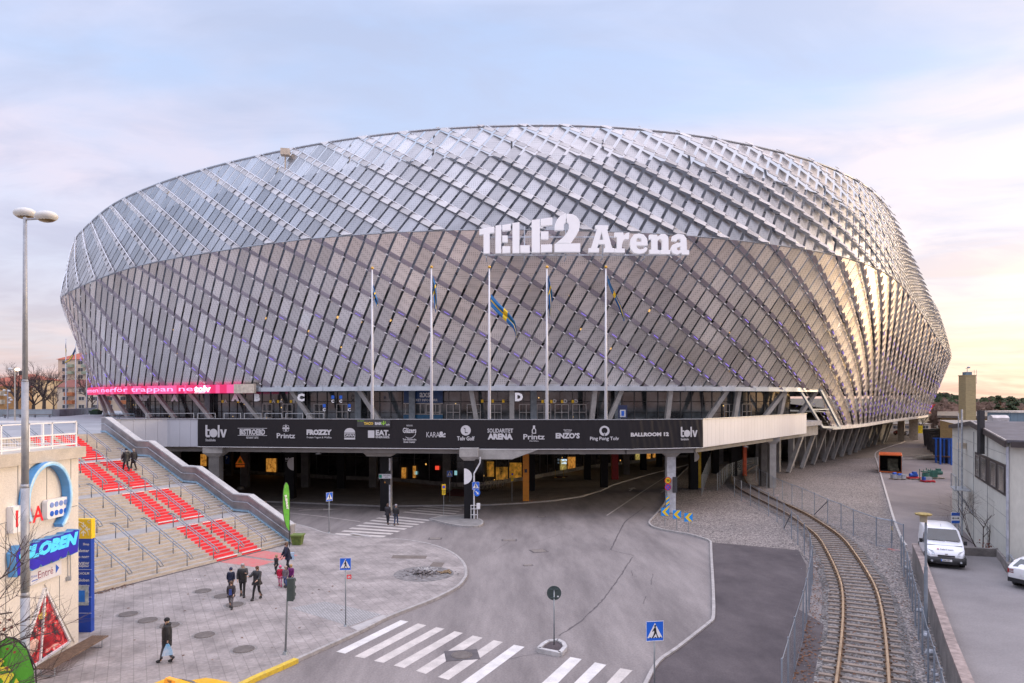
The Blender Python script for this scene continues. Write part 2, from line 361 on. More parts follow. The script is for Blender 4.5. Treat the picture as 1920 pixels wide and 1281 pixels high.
def panels(gen,uv,clipf,GAP,TS,tile_low):
    LT=-.26 if tile_low else .0
    mp,mt=MB(),MB()
    for k,j in gen():
        uu=uw(uv(k,j)[0]); f_=min(1,max(0,(uu+45)/60)); GAP=(.17 if tile_low else .12+.11*f_)
        q=[(k+TS,j),(k+TS,j+1-GAP),(k+1,j+1-GAP),(k+1,j)] if tile_low else [(k,j),(k,j+1-GAP),(k+1-TS,j+1-GAP),(k+1-TS,j)]
        c=[uv(*p) for p in q]; t0=(random.random()-.5)*.07
        ctr=c[0]; 
        pl=clipf(c)
        if len(pl)>=3:
            vm0=min(p[1] for p in c); vm1=max(p[1] for p in c)+1e-6
            emit_poly(mp,pl,.0,(lambda p:t0*((p[1]-vm0)/(vm1-vm0)-.5)+ (LT*((p[1]-vm0)/(vm1-vm0)-.5))))
        q=[(k,j),(k,j+1-GAP),(k+TS,j+1-GAP),(k+TS,j)] if tile_low else [(k+1-TS,j),(k+1-TS,j+.9),(k+1,j+.9),(k+1,j)]
        c=[uv(*p) for p in q]; pl=clipf(c)
        if len(pl)>=3:
            va=min(p[1] for p in c); vb=max(p[1] for p in c)+1e-6
            if tile_low: g_=min(1,max(0,(uu+5)/45)); emit_poly(mt,pl,.10+.22*g_,lambda p:(.08+.26*g_)*((p[1]-va)/(vb-va)-.5),th=.05)
            else: emit_poly(mt,pl,.14+.28*f_,lambda p:-(.2+.35*f_)*((p[1]-va)/(vb-va)-.5),th=.07)
    return mp,mt
mp_,mt_=panels(frange_low,low_uv,lowclip,.17,.17,True)
mp_.build('lower_cladding',PLOW,arena); mt_.build('lower_louvre',TLOW,arena)
mp_,mt_=panels(frange_up,up_uv,upclip,.21,.24,False)
mp_.build('upper_cladding',PUP,arena); mt_.build('upper_louvre',TUP,arena)
# slender tubes along the diagonals + violet light strips at their feet
tb=MB(); tl=MB(); tb2=MB(); vl=MB()
for k in range(NA):
    s=samp(SLW,PH+k*SA); pts=[]
    for i in range(15):
        w=i/14; u=PH+k*SA+s*w; v=1-w
        vmin=VCAN if -190<uw(u)<46 else (VCAN*(51-uw(u))/5 if 46<=uw(u)<51 else 0)
        if v>=vmin-.001: pts.append(surf(u,v)+nrm(u,max(v,.02))*.22)
    if len(pts)>1: tl.tube([p for p in pts],.03,4)
    s=samp(SUP,PH+k*SA); tb.tube([surf(PH+k*SA-s*w,1+w)+nrm(PH+k*SA-s*w,1.0001+w*.99)*.2 for w in np.linspace(0,1,9)],.06,4)
    for j in range(3*k+1,3*k+50):
        u,v=low_uv(k,j)
        vmin=VCAN+.01 if -190<uw(u)<48 else .03
        if v<vmin or v>.9: continue
        n=nrm(u,v); u2,v2=low_uv(k,j-.2); a=surf(u,v)+n*.24; b=surf(u2,v2)+n*.24
        tb2.bar(a,b,.10,.1)
        if (j%3==0 and v<.62) or v<vmin+.12:
            u3,v3=low_uv(k+.1,j-.3); u4,v4=low_uv(k+.1,j-.75); vl.bar(surf(u3,v3)+n*.4,surf(u4,v4)+n*.4,.06,.05)
tb.build('diagonal_rib',TUBE,arena,True); tl.build('lower_diagonal_rib',mat('rib_grey',(.34,.33,.38),.4,.6),arena,True); tb2.build('rib_joint',WHITE,arena)
VIO=mat('violet_light',(.30,.20,1.0),.5,emit=.55,var=.05); vl.build('violet_light_strip',VIO,arena)['kind']='stuff'
def loop(off,z,u0=None,u1=None,step=2.5):
    if u0 is None: us=np.linspace(0,RL,int(RL/step),endpoint=False)
    else: us=np.linspace(u0,u1,max(2,int(abs(u1-u0)/step)+1))
    r=[]
    for u in us:
        o=off(u) if callable(off) else off; zz=z(u) if callable(z) else z; x,y=ringp(u,o); r.append(Vector((x,y,zz)))
    return r
def strip(mb,a,b,mi=0,closed=True,flip=False):
    n=len(a); r=range(n if closed else n-1)
    for i in r:
        j=(i+1)%n; f=[a[i],a[j],b[j],b[i]]; mb.poly(f[::-1] if flip else f,mi)
def band(mb,off,z0,z1,th=.3,u0=None,u1=None,mi=0,step=2.5):
    """solid ring band"""
    cl=u0 is None; f=lambda o:(lambda u:(off(u) if callable(off) else off)+o)
    A,B=loop(f(0),z0,u0,u1,step),loop(f(0),z1,u0,u1,step); C,D_=loop(f(-th),z0,u0,u1,step),loop(f(-th),z1,u0,u1,step)
    strip(mb,A,B,mi,cl); strip(mb,B,D_,mi,cl); strip(mb,D_,C,mi,cl); strip(mb,C,A,mi,cl)
    if not cl: mb.poly([A[0],B[0],D_[0],C[0]],mi); mb.poly([A[-1],C[-1],D_[-1],B[-1]],mi)
# inner drum
sOC=lambda u:samp(OC,u); sZC=lambda u:samp(ZC,u); sZT=lambda u:samp(ZT,u); sOT=lambda u:samp(OT,u); sOB=lambda u:samp(OB,u)
iw=MB(); band(iw,lambda u:sOT(u)-2.6,lambda u:sZC(u)-5.5,lambda u:sZT(u)-2.6,.5); iw.build('inner_wall',mat('grey_cladding',(.36,.40,.47),.6,.2,var=.08,scale=.4),arena)
GL=bpy.data.materials.new('dark_glazing'); GL.use_nodes=True
def glazing(m,base,brick,rough=.08,warm=(0,0,0),wf=0,bw=1.6,bh=3.2):  # paler noise patches in the glass colour stand in for reflections
    t=m.node_tree; b=t.nodes['Principled BSDF']; L=t.links.new; tc=t.nodes.new('ShaderNodeTexCoord')
    n=t.nodes.new('ShaderNodeTexNoise'); L(tc.outputs['Object'],n.inputs['Vector']); n.inputs['Scale'].default_value=.35; n.inputs['Detail'].default_value=6
    r=t.nodes.new('ShaderNodeValToRGB'); L(n.outputs[0],r.inputs[0]); r.color_ramp.elements[0].position=.38; r.color_ramp.elements[1].position=.66
    r.color_ramp.elements[0].color=(*base,1); r.color_ramp.elements[1].color=(*brick,1); L(r.outputs[0],b.inputs['Base Color']); b.inputs['Roughness'].default_value=rough; b.inputs['Specular IOR Level'].default_value=.8
    if wf:
        n2=t.nodes.new('ShaderNodeTexVoronoi'); L(tc.outputs['Object'],n2.inputs['Vector']); n2.inputs['Scale'].default_value=.5
        lt=t.nodes.new('ShaderNodeMath'); lt.operation='LESS_THAN'; L(n2.outputs['Distance'],lt.inputs[0]); lt.inputs[1].default_value=wf
        b.inputs['Emission Color'].default_value=(*warm,1); L(lt.outputs[0],b.inputs['Emission Strength'])
glazing(GL,(.02,.024,.03),(.26,.31,.33),.12,(1,.55,.15),.1)
g=MB(); band(g,lambda u:sOB(u)-2.0+2.0,ZCAN,lambda u:sZC(u)-5.5,.3); g.build('inner_glazing',GL,arena)
fl=MB(); band(fl,lambda u:sOB(u)+.25,17.6,18.9,.8); band(fl,lambda u:sOB(u)+2.9,lambda u:sZC(u)-5.6,lambda u:sZC(u)-5.0,5.5)
fl.build('floor_slab',mat('slab_edge',(.42,.42,.44),.7,var=.1),arena)
st=MB()
for u in np.arange(0,RL,5.34*2):   # steel behind the skin
    a=surf(u,1.98); b=surf(u,1.02); x,y=ringp(u,samp(OB,u)+.6); c=Vector((x,y,ZCAN)); n=nrm(u,1.5)
    st.bar(a-n*.9,surf(u,1.5)-n*.9,.22); st.bar(surf(u,1.5)-n*.9,b-n*.9,.26); st.bar(b-n*.9,c,.26); st.bar(b-n*.9,surf(u+5.3,.62)-nrm(u,.6)*.9,.12); st.bar(b-n*.9,surf(u+5.3,1.6)-n*.9,.10)
for vv in (1.35,1.68):
    pts=[surf(u,vv)-nrm(u,vv)*.7 for u in np.linspace(0,RL,200)]; st.tube(pts,.09,5,caps=False)
for vv in (.8,.55):
    pts=[surf(u,vv)-nrm(u,vv)*.7 for u in np.linspace(0,RL,200)]; st.tube(pts,.09,5,caps=False)
st.build('steel_frame',mat('frame_steel',(.20,.22,.25),.5,.5),arena)
rm=MB(); pts=[surf(u,2.0) for u in np.linspace(0,RL,240)]; rm.tube(pts,.16,6,caps=False); pts=[surf(u,1.0)+nrm(u,.98)*.05 for u in np.linspace(0,RL,240)]; rm.tube(pts,.09,5,caps=False)
rm.build('rim_tube',GALV,arena,True)
# roof a little below the rim
rf=MB(); A=loop(lambda u:sOT(u)-2.7,lambda u:sZT(u)-3.0); cx=sum(p.x for p in A)/len(A); cy=sum(p.y for p in A)/len(A)
B=[Vector((cx+(p.x-cx)*.6,cy+(p.y-cy)*.6,p.z+1.2)) for p in A]; strip(rf,A,B,0,True,True); rf.poly([p for p in B][::-1]); 
rf.build('roof',mat('roof_membrane',(.4,.41,.44),.8),arena)
# canopy edge beam, soffit, LED ribbon
cb=MB(); band(cb,.45,11.5,12.05,.5,-38,46.5,0,5.3); 
for u in np.arange(-36,46,5.3):
    x,y=ringp(u,.47); cb.box(x,y,11.5,.05,.05,.56)
cb.build('canopy_beam',mat('zinc_flashing',(.50,.56,.62),.35,.6,var=.12,scale=.5),arena)
cs=MB(); A=loop(.2,11.62,-190,46.5,3); B=loop(-8,11.62,-190,46.5,3); strip(cs,A,B,0,False,True); A2=loop(.2,12.0,-190,46.5,3); B2=loop(-8,12.0,-190,46.5,3); strip(cs,A2,B2,0,False); strip(cs,A,A2,0,False)
cs.build('soffit',mat('soffit_panel',(.17,.16,.155),.7),arena)
# slanting end frame of the canopy
ef=MB(); a=Vector((*ringp(46.3,.5),11.75)); b=Vector((*ringp(50.5,1.3),6.3)); c=Vector((*ringp(42.2,.0),11.5)); d=Vector((*ringp(46.6,.6),6.5))
ef.bar(a,b,.34,.34); ef.bar(c,d,.3,.3); m1=c.lerp(d,.5); m2=a.lerp(b,.5); ef.bar(m1,m2,.16); ef.bar(m1+Vector((0,0,-.15)),m2+Vector((0,0,-.5)),.08); ef.bar(d,b,.3,.3)
ef.build('canopy_end_frame',MATS['zinc_flashing'],arena)
# lower ring beam on the right-hand side
rb=MB(); band(rb,.5,6.0,6.5,.9,50,195); rb.build('ring_beam',mat('pale_beam',(.58,.55,.52),.6,.1),arena)
# LED ribbon
LEDM=bpy.data.materials.new('led_pink'); LEDM.use_nodes=True
t=LEDM.node_tree; b=t.nodes['Principled BSDF']; tcx=t.nodes.new('ShaderNodeTexCoord'); mpx=t.nodes.new('ShaderNodeMapping'); mpx.inputs['Scale'].default_value=(.55,.55,.02)
t.links.new(tcx.outputs['Object'],mpx.inputs[0]); nx=t.nodes.new('ShaderNodeTexNoise'); nx.inputs['Scale'].default_value=1; nx.inputs['Detail'].default_value=1; t.links.new(mpx.outputs[0],nx.inputs['Vector'])
rx=t.nodes.new('ShaderNodeValToRGB'); rx.color_ramp.interpolation='CONSTANT'; rx.color_ramp.elements[0].color=(*srgb(240,25,105),1); rx.color_ramp.elements[1].position=.53; rx.color_ramp.elements[1].color=(*srgb(255,90,160),1)
t.links.new(nx.outputs[0],rx.inputs[0]); t.links.new(rx.outputs[0],b.inputs['Emission Color']); b.inputs['Emission Strength'].default_value=.85; b.inputs['Base Color'].default_value=(.05,.01,.02,1)
led=MB(); band(led,1.1,11.3,12.5,.35,-100,-40.2,0,1.0); ledo=led.build('led_ribbon',LEDM,arena)
le=MB(); band(le,1.08,11.28,12.55,.4,-40.2,-36.4,0,1.0); le.build('ribbon_end_panel',mat('beige_panel',(.62,.53,.42),.5),arena)
def ring_text(mb,vf,uc,z,off,mi=0):
    vs=[]
    for v in vf[0]: x,y=ringp(uc+v[0],off); vs.append((x,y,z+v[1]))
    mb.add(vs,vf[1],mi)
lt=MB(); ring_text(lt,fit(text2d('välkommen nerför trappan ner',1,.01),44,.98),-69,11.88,1.16)
lt.build('ribbon_text',mat('led_text_pink',srgb(255,160,205),.5,emit=.9,var=0),ledo)
lt=MB(); ring_text(lt,fit(text2d('tolv',1,.05),3.6,.95),-46.5,11.95,1.16); ring_text(lt,fit(text2d('Stockholm',1,.02),2.2,.14),-47.1,11.4,1.16); lt.build('ribbon_logo',mat('led_white',(.95,.95,.95),.5,emit=.9,var=0),ledo)
# ground-floor glass behind the deck
GG=bpy.data.materials.new('lobby_glass'); GG.use_nodes=True; glazing(GG,(.012,.013,.016),(.14,.165,.18),.06,(1,.62,.2),.05)
lg=MB(); band(lg,-5.0,7.5,11.62,.3,-100,48,0,1.5); lg.build('lobby_glazing',GG,arena)
mu=MB()
for u in np.arange(-100,48,1.78):
    x,y=ringp(u,-4.93); mu.box(x,y,7.5,.07,.1,4.1)
pts=loop(-4.93,10.1,-100,48,1.5); mu.tube(pts,.05,4); pts=loop(-4.93,8.6,-100,48,1.5); mu.tube(pts,.03,4)
mu.build('lobby_mullion',mat('mullion',(.12,.12,.125),.4,.4),arena)
# doors
for u in (-40,-36,-30,-26,-11.5,-8.5,-5.5,-2.5,2,4.5,7,9.5,33,36.5):
    d=MB(); x0,y0=ringp(u-.95,-4.8); x1,y1=ringp(u+.95,-4.8); xa,ya=ringp(u,-4.8)
    for (xx,yy) in ((x0,y0),(xa,ya),(x1,y1)): d.bar((xx,yy,7.55),(xx,yy,9.75),.11)
    for zz in (7.75,8.7,9.75): d.bar((x0,y0,zz),(x1,y1,zz),.1)
    d.build('entrance_door',mat('door_frame',(.42,.41,.40),.4,.3),arena)
# deck-level concrete posts: slanted outer, upright inner
post=MB()
def slant(u0,u1,off0,off1,z0,z1,w=.75,d=.5,name='column',m=None):
    q=MB(); a=Vector((*ringp(u0,off0),z0)); b_=Vector((*ringp(u1,off1),z1)); q.bar(a,b_,w,d,up=(RNRM[int((u0%RL)/RL*RN_)].real,RNRM[int((u0%RL)/RL*RN_)].imag,0)); return q.build(name,m or CONC,arena)
# slanting column px bottoms -> direction taken from the photograph
for u0,du in ((-86,-3.6),(-81,-3.6),(-76,-3.6),(-70,-3.8),(-63,-3.8),(-56.5,-3.8),(-48,-3.8),(-38,-3.4),(-28.5,-2.8),(-18,-2.5),(-4.6,-.6),(0,0),(10.4,.2),(12.6,1.5),(20.7,.0),(26.5,2.6),(31,0),(36,3.4),(39.5,0),(43.5,3.6)):
    slant(u0,u0+du,-1.6,-.6,7.5,11.6,.55 if abs(du)>.3 else .6,.5)
for u in (-52.5,-33,-14.5,3.0,14.8,-23,34):
    q=MB(); x,y=ringp(u,-4.4); q.box(x,y,7.5,.8,.8,4.1); q.build('pilaster',mat('blue_grey_panel',(.24,.28,.31),.5),arena)
# V columns under the ring on the right
BAS=[(39.2,96.7),(43.7,102.8),(48,108.8),(51.9,113.5),(55.8,118.7),(59.9,124),(63.6,128.6),(67.5,134),(71,139.5),(74.7,145),(79,151),(83.5,157),(88.5,163),(92.5,169)]
for i,(x,y) in enumerate(BAS):
    q=MB(); dx,dy=.60,.80
    top=Vector((x+2.9,y+1.7,6.1)); q.bar((x-.1,y,0),(top.x,top.y,top.z),.5,.75,up=(dx,dy,0)); q.build('slanted_column',CONC,arena)
    q=MB(); q.box(x-1.1,y+1.3,0,.75,.75,6.1,R(-37)); q.build('upright_column',CONC,arena)
for x,y in ((105,178),(109,186),(98,172)):
    q=MB(); q.box(x,y,0,1.5,1.5,6.1,R(-30)); q.build('upright_column',mat('warm_concrete',(.5,.44,.36),.8),arena)
# dark wall behind the V columns so the arena is solid below
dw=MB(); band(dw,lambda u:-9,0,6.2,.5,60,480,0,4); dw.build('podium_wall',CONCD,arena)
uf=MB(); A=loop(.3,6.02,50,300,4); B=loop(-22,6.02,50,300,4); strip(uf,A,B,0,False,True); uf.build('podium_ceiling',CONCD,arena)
# roof bits
q=MB(); p=Q(535,283,87); q.box(p.x,p.y,p.z-.6,1.1,.9,.8,.2); q.bar(p+Vector((0,0,-2.5)),p,.15); q.build('roof_camera_box',mat('beige_panel',(.62,.53,.42)),arena)
# ---------------- name sign
def S(pts): return [((x/4.174+860-960)/F*76.5,(H+(YH-(y/4.174+380))*76.5/F)) for x,y in pts]
LET=[('T',[[(162,212),(280,192),(280,238),(243,243),(243,402),(195,402),(195,250),(162,256)]]),
('E',[[(288,185),(333,180),(333,400),(288,400)],[(342,180),(408,170),(408,218),(342,226)],[(342,262),(384,262),(384,313),(342,313)],[(342,346),(404,346),(404,396),(342,400)]]),
('L',[[(421,165),(476,158),(476,398),(421,398)],[(482,338),(556,338),(556,396),(482,396)]]),
('E',[[(572,140),(635,135),(635,395),(572,395)],[(643,133),(733,120),(733,178),(643,188)],[(643,230),(702,230),(702,290),(643,290)],[(643,333),(730,330),(730,388),(643,393)]]),
('2',[[(750,220),(753,175),(768,138),(795,108),(835,93),(838,93),(838,158),(828,166),(822,185),(821,218)],[(846,92),(885,95),(918,110),(940,138),(948,180),(940,222),(918,262),(875,320),(762,320),(818,275),(850,235),(864,200),(862,172),(850,158),(846,157)],[(750,326),(950,323),(950,390),(750,390)]]),
('A',[[(1068,182),(1168,182),(1168,210),(1158,210),(1198,360),(1215,360),(1215,393),(1135,393),(1135,360),(1148,360),(1140,328),(1092,328),(1082,360),(1097,360),(1097,393),(1015,393),(1015,360),(1035,360),(1082,210),(1068,210)],[(1117,232),(1133,296),(1100,296)]]),
('r',[[(1218,238),(1285,238),(1290,262),(1310,242),(1333,238),(1330,290),(1298,290),(1285,302),(1275,330),(1275,363),(1298,363),(1298,395),(1220,395),(1220,363),(1238,363),(1238,272),(1218,272)]]),
('e',[[(1477,338),(1388,338),(1394,360),(1415,372),(1445,365),(1460,350),(1475,362),(1465,385),(1440,400),(1408,405),(1370,398),(1347,372),(1338,325),(1345,285),(1368,255),(1408,245),(1445,255),(1470,285)],[(1388,310),(1390,287),(1408,277),(1426,287),(1430,310)]]),
('n',[[(1490,255),(1548,255),(1553,272),(1580,250),(1610,250),(1635,270),(1638,300),(1638,375),(1652,375),(1652,407),(1575,407),(1575,375),(1590,375),(1590,310),(1580,292),(1565,290),(1553,305),(1553,375),(1568,375),(1568,405),(1490,405),(1490,372),(1508,372),(1508,290),(1490,290)]]),
('a',[[(1665,300),(1672,265),(1710,248),(1755,255),(1778,285),(1782,375),(1800,378),(1800,410),(1745,410),(1740,395),(1705,412),(1672,400),(1658,365),(1670,335),(1705,318),(1735,318),(1735,295),(1722,285),(1708,290),(1700,308)],[(1735,345),(1735,370),(1718,380),(1703,372),(1706,354)]])]
sg=bpy.data.objects.new('name_sign',None); COL.objects.link(sg); sg.parent=arena; sg.location=(0,-73.5,27); sg['label']='large white raised letters reading TELE2 Arena on the facade'
LW=mat('sign_white',(.90,.90,.93),.5,var=.02,emit=.12)
for ch,loops in LET:
    m=MB(); vs,fs=fill2d([S(l) for l in loops],.28); m.add([(v[0],76.5+v[2],v[1]) for v in vs],fs); m.build('letter',LW,sg)
m=MB()
def SP(x,y,d=76.95): a=S([(x,y)])[0]; return Vector((a[0],d,a[1]))
m.bar(SP(195,404),SP(1790,404),.12); m.bar(SP(195,262),SP(1300,262),.1)
for x in (215,515,840,1130,1460,1745): m.bar(SP(x,180 if 250<x<1200 else 270),SP(x,425),.12); m.bar(SP(x,425),SP(x,425,79),.1); m.bar(SP(x,262),SP(x,262,78.6),.1)
m.build('sign_rail',mat('pale_rail',(.6,.66,.74),.4,.3),sg)
# ================= DECK (elevated terrace) =================
ZD=7.5
FPX=[(-35.3,59.6),(-31.5,62.4),(-28.6,62.4),(-17,61.0),(-6.5,59.8),(0,59.2),(10.2,59.2),(17,61.2),(37.9,88.0),(42.8,94.2)]
FV=[Vector((a,b)) for a,b in FPX]; FL=[0]
for i in range(1,len(FV)): FL.append(FL[-1]+(FV[i]-FV[i-1]).length)
def FPt(s,z,off=0.0):
    s=max(0,min(FL[-1]-1e-4,s)); i=max(k for k in range(len(FL)-1) if FL[k]<=s); d=(FV[i+1]-FV[i]).normalized(); p=FV[i]+d*(s-FL[i]); return Vector((p.x+d.y*off,p.y-d.x*off,z))
def s_of(px):   # arc position on the parapet where it shows at photo column px
    best=0; bd=9e9
    for i in range(0,4000):
        s=FL[-1]*i/4000; p=FPt(s,0); d=abs(960+F*p.x/p.y-px)
        if d<bd: bd=d; best=s
    return best
deck=thing('elevated_deck','long elevated concrete deck with pale panelled parapet in front of the stadium','deck',(0,62,0))
inner=loop(-9,ZD,-70,50,4)
slab=[FPt(s,0,-.05) for s in FL]; slab=[(p.x,p.y) for p in slab]+[(p.x,p.y) for p in inner[::-1]]
m=MB(); m.prism(slab,6.9,ZD); m.build('slab',mat('deck_paving',(.30,.30,.31),.85,var=.1,fine=.1),deck)
# edge girder under the parapet
eg=MB()
sl=[FPt(s,0,-1.0) for s in FL]; 
for i in range(len(sl)-1):
    a,b=sl[i],sl[i+1]; eg.bar((a.x,a.y,6.2),(b.x,b.y,6.2),.9,1.3)
for s in (8,20,32,44,54):
    a=FPt(s,6.3,-1.5); b=a+Vector((-(a.x)*.02,22,0)); eg.bar(a,b,.7,1.1)
for k in range(5): eg.bar((-34,68+5*k,6.5),(21+3.2*k,68+5*k,6.5),.4,.7)
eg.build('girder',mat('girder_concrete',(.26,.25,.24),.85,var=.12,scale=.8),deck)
# parapet panels
PW=mat('parapet_panel',(.50,.52,.58),.45,.1,var=.04,scale=.3); JT=mat('panel_joint',(.2,.2,.21),.7)
pp=MB(); 
def zt(s): return 8.57
def pan(s0,s1,mb,z0=6.03,z1=8.57,off=.06,th=.12,mi=0):
    a,b=FPt(s0,z0,off),FPt(s1,z0,off); c,d=FPt(s0,z0,off-th),FPt(s1,z0,off-th); u=Vector((0,0,z1-z0))
    mb.add([a,b,d,c,a+u,b+u,d+u,c+u],[(3,2,1,0),(4,5,6,7),(0,1,5,4),(1,2,6,5),(2,3,7,6),(3,0,4,7)],mi)
s=0.0; w=.98
allb=sorted(set(list(np.arange(0,FL[-2],w))+FL[1:-1]))
for a,b in zip(allb[:-1],allb[1:]):
    if b-a<.05: continue
    pan(a+.008,b-.008,pp)
pp.build('parapet_panels',PW,deck)
pb=MB(); pan_end=FL[-2]
for i in range(len(FL)-2): pan(FL[i],FL[i+1],pb,6.1,8.5,-.08,.15)
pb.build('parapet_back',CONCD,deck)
cap=MB()
for i in range(len(FL)-2): a,b=FPt(FL[i],8.59,.0),FPt(FL[i+1]-.001,8.59,.0); cap.bar(a,b,.3,.05)
cap.build('coping',GALV,deck)
def capital_col(px,D,wid,z0,mats,name='deck_column',cap=True,top=6.0,dep=None,label=None):
    x=(px-960)/F*D; e=bpy.data.objects.new(name,None); COL.objects.link(e); e.parent=deck; e.location=(x,D-62,0)
    if label: e['label']=label
    m=MB(); m.box(x,D,z0,wid,dep or wid,top-z0-(.9 if cap else 0)); m.build('shaft',mats,e)
    if cap:
        m=MB(); zz=top-.9; m.add([(x-wid/2-.02,D-wid/2-.02,zz),(x+wid/2+.02,D-wid/2-.02,zz),(x+wid/2+.02,D+wid/2+.02,zz),(x-wid/2-.02,D+wid/2+.02,zz),(x-wid*.95,D-wid*.8,zz+.35),(x+wid*.95,D-wid*.8,zz+.35),(x+wid*.95,D+wid*.8,zz+.35),(x-wid*.95,D+wid*.8,zz+.35)],[(3,2,1,0),(0,1,5,4),(1,2,6,5),(2,3,7,6),(3,0,4,7)])
        m.box(x,D,zz+.35,wid*1.9,wid*1.6,.7); m.build('capital',mats if False else CONC,e)
    return e
BK=mat('black_painted_column',(.010,.010,.012),.6,var=.2,spec=.25); WC=mat('white_painted_column',(.62,.63,.66),.6); ORG=mat('orange_paint',srgb(236,150,40),.5,var=.08); REDP=mat('red_paint',(.42,.015,.02),.5); 
c1=capital_col(405,63.0,.95,0,CONCD); c2=capital_col(545,71,.95,0,BK,label='black column painted with a white half disc and tolv lettering')
c3=capital_col(724,63.7,.95,0,BK); c4=capital_col(880,58.8,.85,.15,BK,label='black column on the traffic island with a white half disc'); c5=capital_col(1257,62.5,.8,0,WC,label='white painted column with road signs at the gravel corner')
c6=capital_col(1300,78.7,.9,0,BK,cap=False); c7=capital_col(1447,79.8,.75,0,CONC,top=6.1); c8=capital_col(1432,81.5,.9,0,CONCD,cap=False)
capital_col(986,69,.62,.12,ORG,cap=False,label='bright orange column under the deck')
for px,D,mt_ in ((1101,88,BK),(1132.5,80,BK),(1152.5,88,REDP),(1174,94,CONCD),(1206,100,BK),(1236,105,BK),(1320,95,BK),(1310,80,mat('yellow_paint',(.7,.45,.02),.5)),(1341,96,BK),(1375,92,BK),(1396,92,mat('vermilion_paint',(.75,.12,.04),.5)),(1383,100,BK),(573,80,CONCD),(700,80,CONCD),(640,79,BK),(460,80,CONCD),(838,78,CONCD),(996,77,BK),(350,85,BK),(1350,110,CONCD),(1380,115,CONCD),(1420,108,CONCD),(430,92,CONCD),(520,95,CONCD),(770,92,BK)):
    capital_col(px,D,.45 if mt_ in (MATS['yellow_paint'],MATS['vermilion_paint']) else .85,.12 if px<1250 else 0,mt_,cap=False,name='slim_column' if mt_ in (MATS['yellow_paint'],MATS['vermilion_paint']) else 'deck_column')
# white sides, half discs and lettering on the painted columns
def halfdisc(e,x,y,z,r,side,m_,full=False):
    m=MB(); a0,a1=(-math.pi/2,math.pi/2) if side>0 else (math.pi/2,1.5*math.pi)
    pl=circ(0,0,r,20,a0=a0,a1=a1) if not full else circ(0,0,r,24); vs,fs=fill2d([pl],0); put2d(m,(vs,fs),(x,y,z),(1,0,0),(0,0,1)); m.build('half_disc',m_,e)
D_=58.8; x4=(880-960)/F*D_; halfdisc(c4,x4-.425,D_-.43,3.75,.68,1,WHITE)
D_=71; x2=(545-960)/F*D_; halfdisc(c2,x2+.475,D_-.48,3.7,.68,-1,WHITE)
m=MB(); put2d(m,fit(text2d('tolv',1,.03),.55),(x2-.15,D_-.48,4.25),(1,0,0),(0,0,1)); put2d(m,fit(text2d('Stockholm',1,.0),.5),(x2-.15,D_-.48,4.0),(1,0,0),(0,0,1)); m.build('lettering',WHITE,c2)
D_=63.7; x3=(724-960)/F*D_; m=MB(); m.box(x3+.42,D_,0,.14,.99,4.9); m.build('white_edge',WC,c3); halfdisc(c3,x3+.5,D_-.51,3.1,.66,-1,mat('black_disc',(.02,.02,.02),.5)); 
m=MB(); m.box(x3-.02,D_-.5,2.6,.1,.03,.13); m.build('sticker',mat('orange_sticker',(.8,.35,.05),.5),c3)
D_=78.7; x6=(1300-960)/F*D_; halfdisc(c6,x6+.0,D_-.47,3.8,.55,1,WHITE)
m=MB(); m.box(1.39,D_*0+68.66,3.0,.25,.03,.35); m.build('notice',ANTH,deck)
# downpipe and boxes at column c4
m=MB(); bx=(890-960)/F*58.4; m.tube([(bx+.45,58.6,5.4),(bx+.45,58.5,4.9),(bx-.05,58.3,4.0),(bx-.05,58.3,.15)],.07,8); m.build('downpipe',WC,deck)
m=MB(); 
for zz in (.5,1.0,1.3): m.bar((bx-.35,58.2,zz),(bx+.3,58.2,zz),.05)
m.bar((bx-.3,58.2,.15),(bx-.3,58.2,1.3),.05); m.bar((bx+.25,58.2,.15),(bx+.25,58.2,1.3),.05); m.box(bx+.33,58.15,1.0,.3,.2,.5); m.build('meter_bracket',WHITE,deck)
# pendant lamps under the deck
for px,py,D in ((597,851,62),(1092,852,62),(1398,838,72)):
    p=Q(px,py,D); m=MB(); m.tube([p+Vector((0,0,.7)),p+Vector((0,0,.1))],.03,5); m.tube([p+Vector((0,0,.1)),p+Vector((0,0,-.02))],[.08,.3],12); o=m.build('pendant_lamp',mat('lamp_enamel',(.5,.5,.5),.5),deck)
# ---- banner
ban=thing('banner','long black fabric banner of white venue logos hung on the deck parapet','banner',(0,59.3,6.05))
B0,B1=s_of(372),s_of(1316); BM=bpy.data.materials.new('banner_fabric'); BM.use_nodes=True
b=BM.node_tree.nodes['Principled BSDF']; b.inputs['Base Color'].default_value=(.016,.014,.017,1); b.inputs['Roughness'].default_value=.6; b.inputs['Specular IOR Level'].default_value=.3
m=MB(); nx_=560; nz=10
def wr(s,z): 
    k=1.0 if s>B1-13 else .3
    return .12+k*(.028*math.sin(s*5.1+2*math.sin(s*.9))*math.sin(z*1.3+s*.6)+.014*math.sin(s*11.3+z*2.2))
for i in range(nx_+1):
    for j in range(nz+1):
        s=B0+(B1-B0)*i/nx_; z=6.05+2.5*j/nz; m.v.append(tuple(FPt(s,z,wr(s,z))))
for i in range(nx_):
    for j in range(nz): q=i*(nz+1)+j; m.f.append((q,q+nz+1,q+nz+2,q+1)); m.m.append(0)
m.build('fabric',BM,ban,True)
m=MB(); m.tube([FPt(B0+(B1-B0)*i/80,6.02,.14) for i in range(81)],.025,5); m.build('edge_rope',WHITE,ban)
SIL=mat('print_silver',(.55,.55,.57),.6,var=.03)
def btext(mb,vf,px,py,off=.19,mi=0):
    s0=s_of(px); p0=FPt(s0,0); z=H+(YH-py)*p0.y/F
    mb.add([FPt(s0+v[0],z+v[1],off) for v in vf[0]],vf[1],mi)
def ppm(px): return FPt(s_of(px),0).y/F
LG=[]
